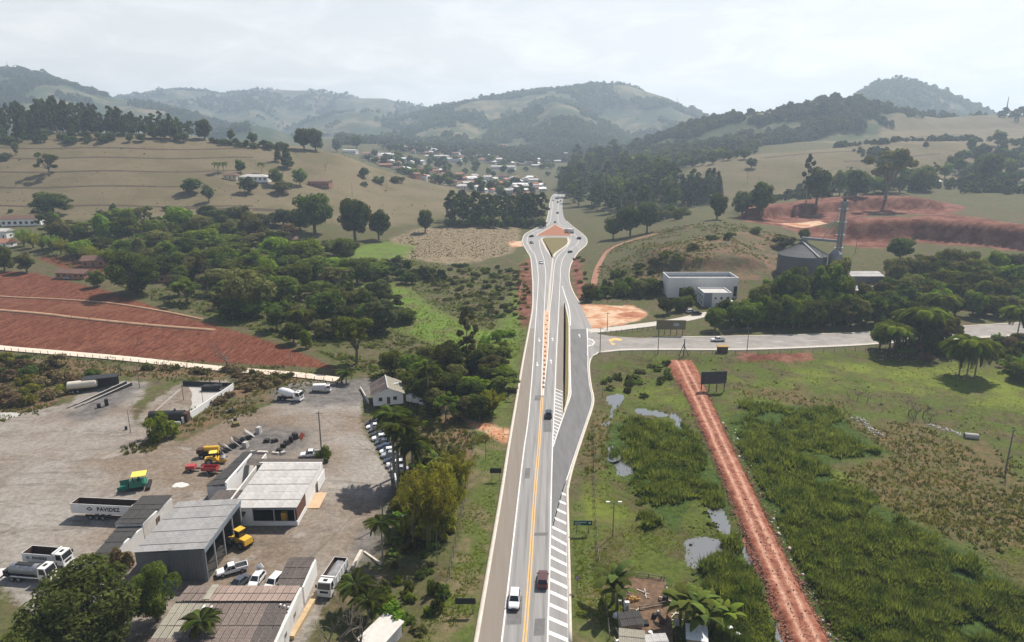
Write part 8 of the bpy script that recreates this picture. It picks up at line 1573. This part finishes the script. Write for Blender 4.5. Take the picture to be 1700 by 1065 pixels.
# ---- scrap bay behind the workshop
for k in range(9):
    px = 372 + k * 6.2; py = 752 - k * 3.6; X, Y = A_(px, py); w = 2.2; h_ = 2.4 + 0.5 * math.sin(k * 1.7); o = tag(MB().box(-0.05, 0.05, -w / 2, w / 2, 0, h_).build('scrap_sheet', [M_frame, M_dark, S_grey[1], M_chas][k % 4], None, (X, Y, float(gz(X, Y)) - 0.02), (0, R(-32 - 7 * (k % 3)), R(28 + 4 * (k % 4)))), ['grey', 'black', 'galvanised', 'dark'][k % 4] + ' scrap sheet leaning in the heap behind the workshop', 'scrap', 'scrap sheets behind the workshop')
for k, (px, py, w, h_, m, lb) in enumerate([(443, 733, 1.6, 0.8, M_dark, 'black block in the low row of the scrap bay'), (456, 733, 1.6, 0.8, M_dark, 'second black block in the low row of the scrap bay'), (430, 718, 1.6, 1.6, M_slab, 'pale rubble heap at the corner of the scrap bay'), (392, 706, 2.2, 0.9, M_isl, 'old greenish crate beyond the scrap sheets'), (391, 701, 0.9, 1.2, M_chas, 'dark barrel shape beyond the scrap sheets'), (470, 742, 1.4, 1.0, M_chas, 'dark bin in the right wall of the scrap bay'), (476, 738, 1.4, 1.3, M_dark, 'taller dark bin in the right wall of the scrap bay'), (483, 733, 1.4, 1.5, M_chas, 'dark bin next to the orange sheet'), (490, 728, 1.5, 1.6, M_dark, 'tallest dark bin behind the orange sheet'), (463, 750, 1.5, 0.9, M_chas, 'crumpled dark scrap at the end of the bay'), (470, 753, 1.3, 0.6, M_slab, 'pale scrap lump at the end of the bay'), (408, 742, 1.6, 1.4, M_slab, 'grey rock-like lump against the scrap sheets')]):
    X, Y = A_(px, py); MBx = MB().box(-w / 2, w / 2, -w * 0.4, w * 0.4, -0.1, h_, (-w * 0.38, w * 0.42, -w * 0.3, w * 0.34)); tag(MBx.build('scrap_block', m, None, (X, Y, float(gz(X, Y))), (0, 0, k * 0.7), bevel=0.06), lb, 'scrap')
X, Y = A_(498, 728); tag(MB().box(-1.0, 1.0, -0.04, 0.04, 0, 1.6).build('orange_sheet', mat('orange_red_tarp', (0.62, 0.13, 0.06), 0.6), None, (X, Y, 0.05), (R(-40), 0, R(-50))), 'bright orange sheet leaning on the scrap bay bins', 'sheet')
wall_line(A_(416, 751), A_(445, 752), 0.6, 0.5, M_kerb, 'low_block_wall', 'low cream block wall closing the scrap bay'); wall_line(A_(452, 752), A_(463, 753), 0.6, 0.4, M_kerb, 'low_block_wall', 'short cream block wall beside the dark scrap')
# walls and slabs at the yard entrance
wall_line(A_(528, 985), A_(484, 1062), 0.9, 0.7, mat('ochre_stone_wall', (0.36, 0.25, 0.13), 0.9, c2=(0.52, 0.40, 0.25), scale=0.8), 'retaining_wall', 'ochre stone retaining wall below the white end wall'); wall_line(A_(586, 942), A_(600, 915), 0.6, 0.8, M_kerb, 'gate_wall', 'broken cream gate wall at the yard entrance'); wall_line(A_(604, 912), A_(632, 932), 0.35, 0.35, M_kerb, 'gate_wall', 'low pale wall stub running to the slim palm'); wall_line(A_(598, 640), A_(612, 664), 0.3, 0.9, M_kerb, 'garden_wall', 'low cream wall in front of the gabled house'); wall_line(A_(655, 782), A_(658, 800), 0.3, 1.2, M_wwall, 'gate_wall', 'white gate pillar wall under the royal palms')
X, Y = A_(632, 1062); o = thing('pale_slab_hut', 'pale sloping concrete slab roof of a low hut on the bank', 'hut', (X, Y, float(gz(X, Y))), R(-28)); MB().add([(-2.0, -3.2, 2.0), (2.2, -3.2, 1.7), (2.2, 3.2, 2.2), (-1.6, 3.2, 2.5), (-2.0, -3.2, 2.15), (2.2, -3.2, 1.85), (2.2, 3.2, 2.35), (-1.6, 3.2, 2.65)], [(4, 5, 6, 7), (3, 2, 1, 0), (0, 1, 5, 4), (1, 2, 6, 5), (2, 3, 7, 6), (3, 0, 4, 7)]).build('roof_slab', mat('pale_dirty_slab', (0.46, 0.43, 0.39), 0.9, c2=(0.62, 0.59, 0.55), scale=0.9), o); wbox(o, 'wall', -1.5, 1.9, -2.8, 2.8, -0.4, 1.69, M_dwall)
# blue tarp by the grey shed
X, Y = A_(278, 978); tag(MB().add([(-1.4, -1.0, 0.1), (1.5, -1.2, 0.05), (1.2, 1.0, 0.9), (-1.3, 0.9, 1.2), (0, -0.1, 0.9)], [(0, 1, 4), (1, 2, 4), (2, 3, 4), (3, 0, 4)]).build('tarpaulin', mat('blue_tarpaulin', (0.03, 0.09, 0.26), 0.6), None, (X, Y, 0)), 'crumpled blue tarpaulin against the grey shed wall', 'tarpaulin')
# gravel and rubble heaps
def heap(px, py, w, h, m, label, name='gravel_heap'):
    X, Y, z = G(px, py); n = 16; V = []
    for i in range(n + 1):
        for j in range(n + 1): x = (i / n * 2 - 1); y = (j / n * 2 - 1); r_ = math.hypot(x, y); V.append((x * w, y * w * 0.7, -0.25 + h * max(0, 1 - r_) ** 0.8 * (0.8 + 0.4 * float(vnoise(x * 4 + px, y * 4, 2)))))
    tag(link(name, mesh_np(name, V, quads=[(i * (n + 1) + j, (i + 1) * (n + 1) + j, (i + 1) * (n + 1) + j + 1, i * (n + 1) + j + 1) for i in range(n) for j in range(n)], mat=m, smooth=True), None, (X, Y, z)), label, 'heap')
M_lime = mat('white_lime_gravel', (0.42, 0.41, 0.39), 0.9, c2=(0.58, 0.57, 0.55), scale=1.0); heap(298, 805, 4.5, 0.35, M_lime, 'spread of white gravel beside the green paver'); heap(2, 950, 4, 0.5, M_lime, 'pale gravel spread behind the tanker truck'); heap(1050, 522, 7, 1.6, mat('red_spoil', (0.30, 0.10, 0.05), 0.95, c2=(0.42, 0.20, 0.11), scale=0.5), 'red spoil heap on the dirt lot', 'spoil_heap'); heap(5, 690, 5, 1.0, M_slab, 'pale heap at the edge of the asphalt yard')
# ---- smallholding by the verge: corral, shacks, junk
def rails(pts, label, h=1.3, gap=1.6, nr=3):
    P = np.array([G(p[0], p[1])[:2] for p in pts]); d = np.r_[0, np.cumsum(np.linalg.norm(np.diff(P, axis=0), axis=1))]; n = int(d[-1] / gap); q = np.linspace(0, d[-1], n + 1); X = np.interp(q, d, P[:, 0]); Y = np.interp(q, d, P[:, 1]); o = thing('corral_fence', label, 'fence', (X[0], Y[0], float(gz(X[0], Y[0]))))
    for i in range(n + 1): link('post', POST, o, (X[i] - X[0], Y[i] - Y[0], float(gz(X[i], Y[i]) - gz(X[0], Y[0]))), (random.uniform(-0.1, 0.1), random.uniform(-0.1, 0.1), 0)).scale = (1.2, 1.2, random.uniform(0.9, 1.3))
    for i in range(n):
        for r_ in range(nr): zz_ = 0.35 + r_ * (h - 0.35) / max(1, nr - 1); MB().bar((X[i] - X[0] - 0.05, Y[i] - Y[0], zz_ + random.uniform(-0.08, 0.08)), (X[i + 1] - X[0] + 0.05, Y[i + 1] - Y[0], zz_ + random.uniform(-0.08, 0.08)), 0.09, 0.11).build('rail', M_post, o)
rails([(1037, 962), (1066, 966), (1097, 972)], 'back rails of the rough timber corral'); rails([(1036, 963), (1034, 990), (1040, 1018)], 'verge-side rails of the rough timber corral'); rails([(1103, 972), (1106, 1010), (1110, 1062)], 'banana-side rails of the rough timber corral'); rails([(1062, 1018), (1104, 1014)], 'middle rails dividing the rough timber corral')
ZONE_soil = mat('bare_brown_soil', (0.055, 0.036, 0.024), 0.95, c2=(0.19, 0.115, 0.068), scale=0.9, bump=0.5, amt=0.4); P = [G(p[0], p[1])[:2] for p in [(1036, 962), (1100, 970), (1112, 1010), (1118, 1080), (1090, 1110), (1040, 1110), (1025, 1060), (1034, 1010)]]; zt = max(float(gz(*p)) for p in P) + 0.02
struct(flatpoly('bare_soil', P, zt, ZONE_soil))
M_tin = mat('white_tin_sheet', (0.52, 0.53, 0.54), 0.6, c2=(0.66, 0.67, 0.68), scale=0.7); M_plank = mat('old_plank', (0.22, 0.165, 0.115), 0.9, c2=(0.36, 0.29, 0.22), scale=1.4)
def shack(px, py, w, d_, h_, rz, rm, label):
    X, Y, z = G(px, py); o = thing('shack', label, 'shack', (X, Y, z), rz)
    for k in range(int(w / 0.35)): wbox(o, 'plank', -w / 2 + k * 0.35, -w / 2 + k * 0.35 + 0.32, -d_ / 2, -d_ / 2 + 0.05, -0.3, h_ - 0.05, M_plank)
    wbox(o, 'wall', -w / 2, -w / 2 + 0.06, -d_ / 2 + 0.06, d_ / 2, -0.3, h_ - 0.05, M_plank); wbox(o, 'wall', w / 2 - 0.06, w / 2, -d_ / 2 + 0.06, d_ / 2, -0.3, h_ - 0.05, M_plank); wbox(o, 'wall', -w / 2 + 0.07, w / 2 - 0.07, d_ / 2 - 0.06, d_ / 2, -0.3, h_ - 0.05, M_plank)
    roof_sheets(o, (-w / 2 - 0.25, -d_ / 2 - 0.3, h_), (w + 0.5, 0, 0), (0, d_ + 0.6, 0.3), max(2, int(w)), 2, rm, 0.26, 0.05)
shack(1155, 1072, 2.8, 2.6, 2.2, R(-12), [M_tin], 'shack with white tin roof under the banana plants'); shack(1048, 1078, 3.4, 2.4, 2.0, R(-8), S_tan, 'plank shack with mixed sheet roof by the corral'); shack(1090, 1085, 3.0, 2.4, 1.9, R(6), S_white, 'lower shack with pale sheet roof between corral and bananas'); shack(1046, 1044, 3.2, 2.2, 1.8, R(10), S_black, 'dark shack in the corner of the corral')
for k, (px, py, w, h_, m, lb) in enumerate([(1040, 1014, 0.9, 1.8, M_tin, 'white upright cupboard-like crate in the corral'), (1022, 1024, 0.9, 0.7, M_tin, 'white tub beside the corral'), (1072, 1040, 1.2, 0.9, M_chas, 'black water trough with white lid'), (1085, 1030, 1.5, 0.9, Y_mach, 'yellowish crate by the corral middle rails'), (1102, 1034, 1.2, 0.9, M_kerb, 'pile of pale sacks by the corral gate'), (1108, 1028, 1.0, 0.6, M_plank, 'plank pile by the corral gate'), (1080, 1056, 1.0, 0.7, M_tin, 'white sack heap between the shacks'), (1094, 1048, 1.0, 0.8, T_dirt, 'rusty drum-like box between the shacks'), (1028, 1000, 0.8, 0.5, M_slab, 'grey stones beside the verge-side rails'), (1176, 1050, 1.1, 0.8, M_tin, 'white junk box among the banana plants'), (1190, 1062, 1.2, 0.7, M_slab, 'grey junk heap among the banana plants'), (1225, 1056, 1.0, 0.5, M_tin, 'white plastic heap by the marsh ditch'), (1212, 1044, 0.9, 0.4, M_tin, 'small white plastic heap by the reeds'), (1058, 1052, 1.1, 0.9, M_dark, 'dark barrel crate between the shacks')]):
    X, Y, z = G(px, py); tag(MB().box(-w / 2, w / 2, -w * 0.38, w * 0.38, -0.05, h_, (-w * 0.42, w * 0.45, -w * 0.33, w * 0.3)).build('junk_box', m, None, (X, Y, z), (0, 0, k * 0.8), bevel=0.05), lb, 'junk')
X, Y, z = G(1100, 1012); MBp = MB()
for k in range(3): tag(MB().bar((-1.5, 0, 0.1 + k * 0.02), (1.5, 0.3, 0.15 + k * 0.02), 0.16, 0.09).build('timber_beam', M_kerb, None, (X + 1.2, Y - 1.2 - k * 0.8, z), (0, 0, R(-5 + 48 * (k % 2)))), 'pale sawn beam lying by the corral rails', 'timber', 'sawn beams by the corral')
X, Y, z = G(1040, 1000); hay = leaf_cloud([[0, 0, 0.5], [0.8, 0.2, 0.4]], [[0.9, 0.8, 0.6], [0.7, 0.7, 0.5]], 500, 0.16, rng, 0.3); tag(link('straw_heap', mesh_np('straw_heap', hay[0], quads=hay[1], mat=mat('straw', (0.42, 0.24, 0.07), 0.95)), None, (X + 0.8, Y, z)), 'heap of orange straw inside the corral', 'straw')
for k in range(30):
    px, py = random.uniform(1026, 1118), random.uniform(985, 1075); X, Y, z = G(px, py); L_ = random.uniform(0.8, 2.6)
    tag(MB().bar((-L_ / 2, 0, 0.08), (L_ / 2, 0.1, 0.12 + 0.3 * (k % 3 == 0)), 0.14, 0.07).build('scrap_plank', [M_plank, M_post, M_kerb, M_plank][k % 4], None, (X, Y, zt + 0.01), (0, 0, random.random() * 3.14)), ['old brown', 'dark weathered', 'pale sawn', 'old brown'][k % 4] + ' plank lying about in the corral yard', 'plank', 'planks lying about the corral yard')
for k in range(16):
    px, py = random.uniform(1020, 1125), random.uniform(1000, 1080); X, Y, z = G(px, py); w = random.uniform(0.5, 1.1); h_ = random.uniform(0.4, 1.0)
    tag(MB().box(-w / 2, w / 2, -w * 0.4, w * 0.4, -0.05, h_, (-w * 0.4, w * 0.46, -w * 0.3, w * 0.33)).build('junk_box', [M_chas, M_tin, T_dirt, M_slab][k % 4], None, (X, Y, zt), (0, 0, k), bevel=0.04), ['black', 'white', 'rusty', 'grey'][k % 4] + ' junk piece strewn between the corral shacks', 'junk', 'junk strewn between the corral shacks')
# rubble strip by the palms and stones along the meadow ditch
stuff(clods('rubble_strip', [G(p[0], p[1])[:2] for p in [(1440, 585), (1490, 592), (1540, 598), (1580, 610), (1620, 630)]], (0.0, 3.0), 260, 0.24, M_plank, 0, None, gz), 'broken rubble along the strip under the palms', 'rubble')
stuff(clods('ditch_stones', [G(p[0], p[1])[:2] for p in [(1425, 692), (1445, 712), (1470, 725)]], (0.0, 0.9), 90, 0.3, M_slab, 0, None, gz), 'pale stones along the meadow ditch', 'stones'); stuff(clods('ditch_stones', [G(p[0], p[1])[:2] for p in [(1540, 704), (1570, 712), (1600, 722)]], (0.0, 0.7), 70, 0.3, M_slab, 0, None, gz), 'pale stones by the round pipe in the meadow', 'stones')
X, Y, z = G(1612, 727); o = thing('concrete_pipe', 'dark-mouthed concrete pipe lying in the marsh meadow', 'pipe', (X, Y, z), R(165)); MB().tube((-1.6, 0, 0.6), (1.6, 0, 0.6), 0.75, 0.75, 16).build('barrel', M_slab, o); MB().tube((1.61, 0, 0.6), (1.63, 0, 0.6), 0.6, 0.6, 16).build('mouth', M_dark, o); MB().tube((-1.62, 0, 0.6), (-1.61, 0, 0.6), 0.6, 0.6, 16).build('mouth', M_dark, o)
stuff(clods('ditch_stones', [(p[0] + 5.0, p[1]) for p in T[150:, :2]], (0.0, 1.2), 160, 0.28, M_kerb, -1.15, None), 'pale stones strewn beside the red track', 'stones')
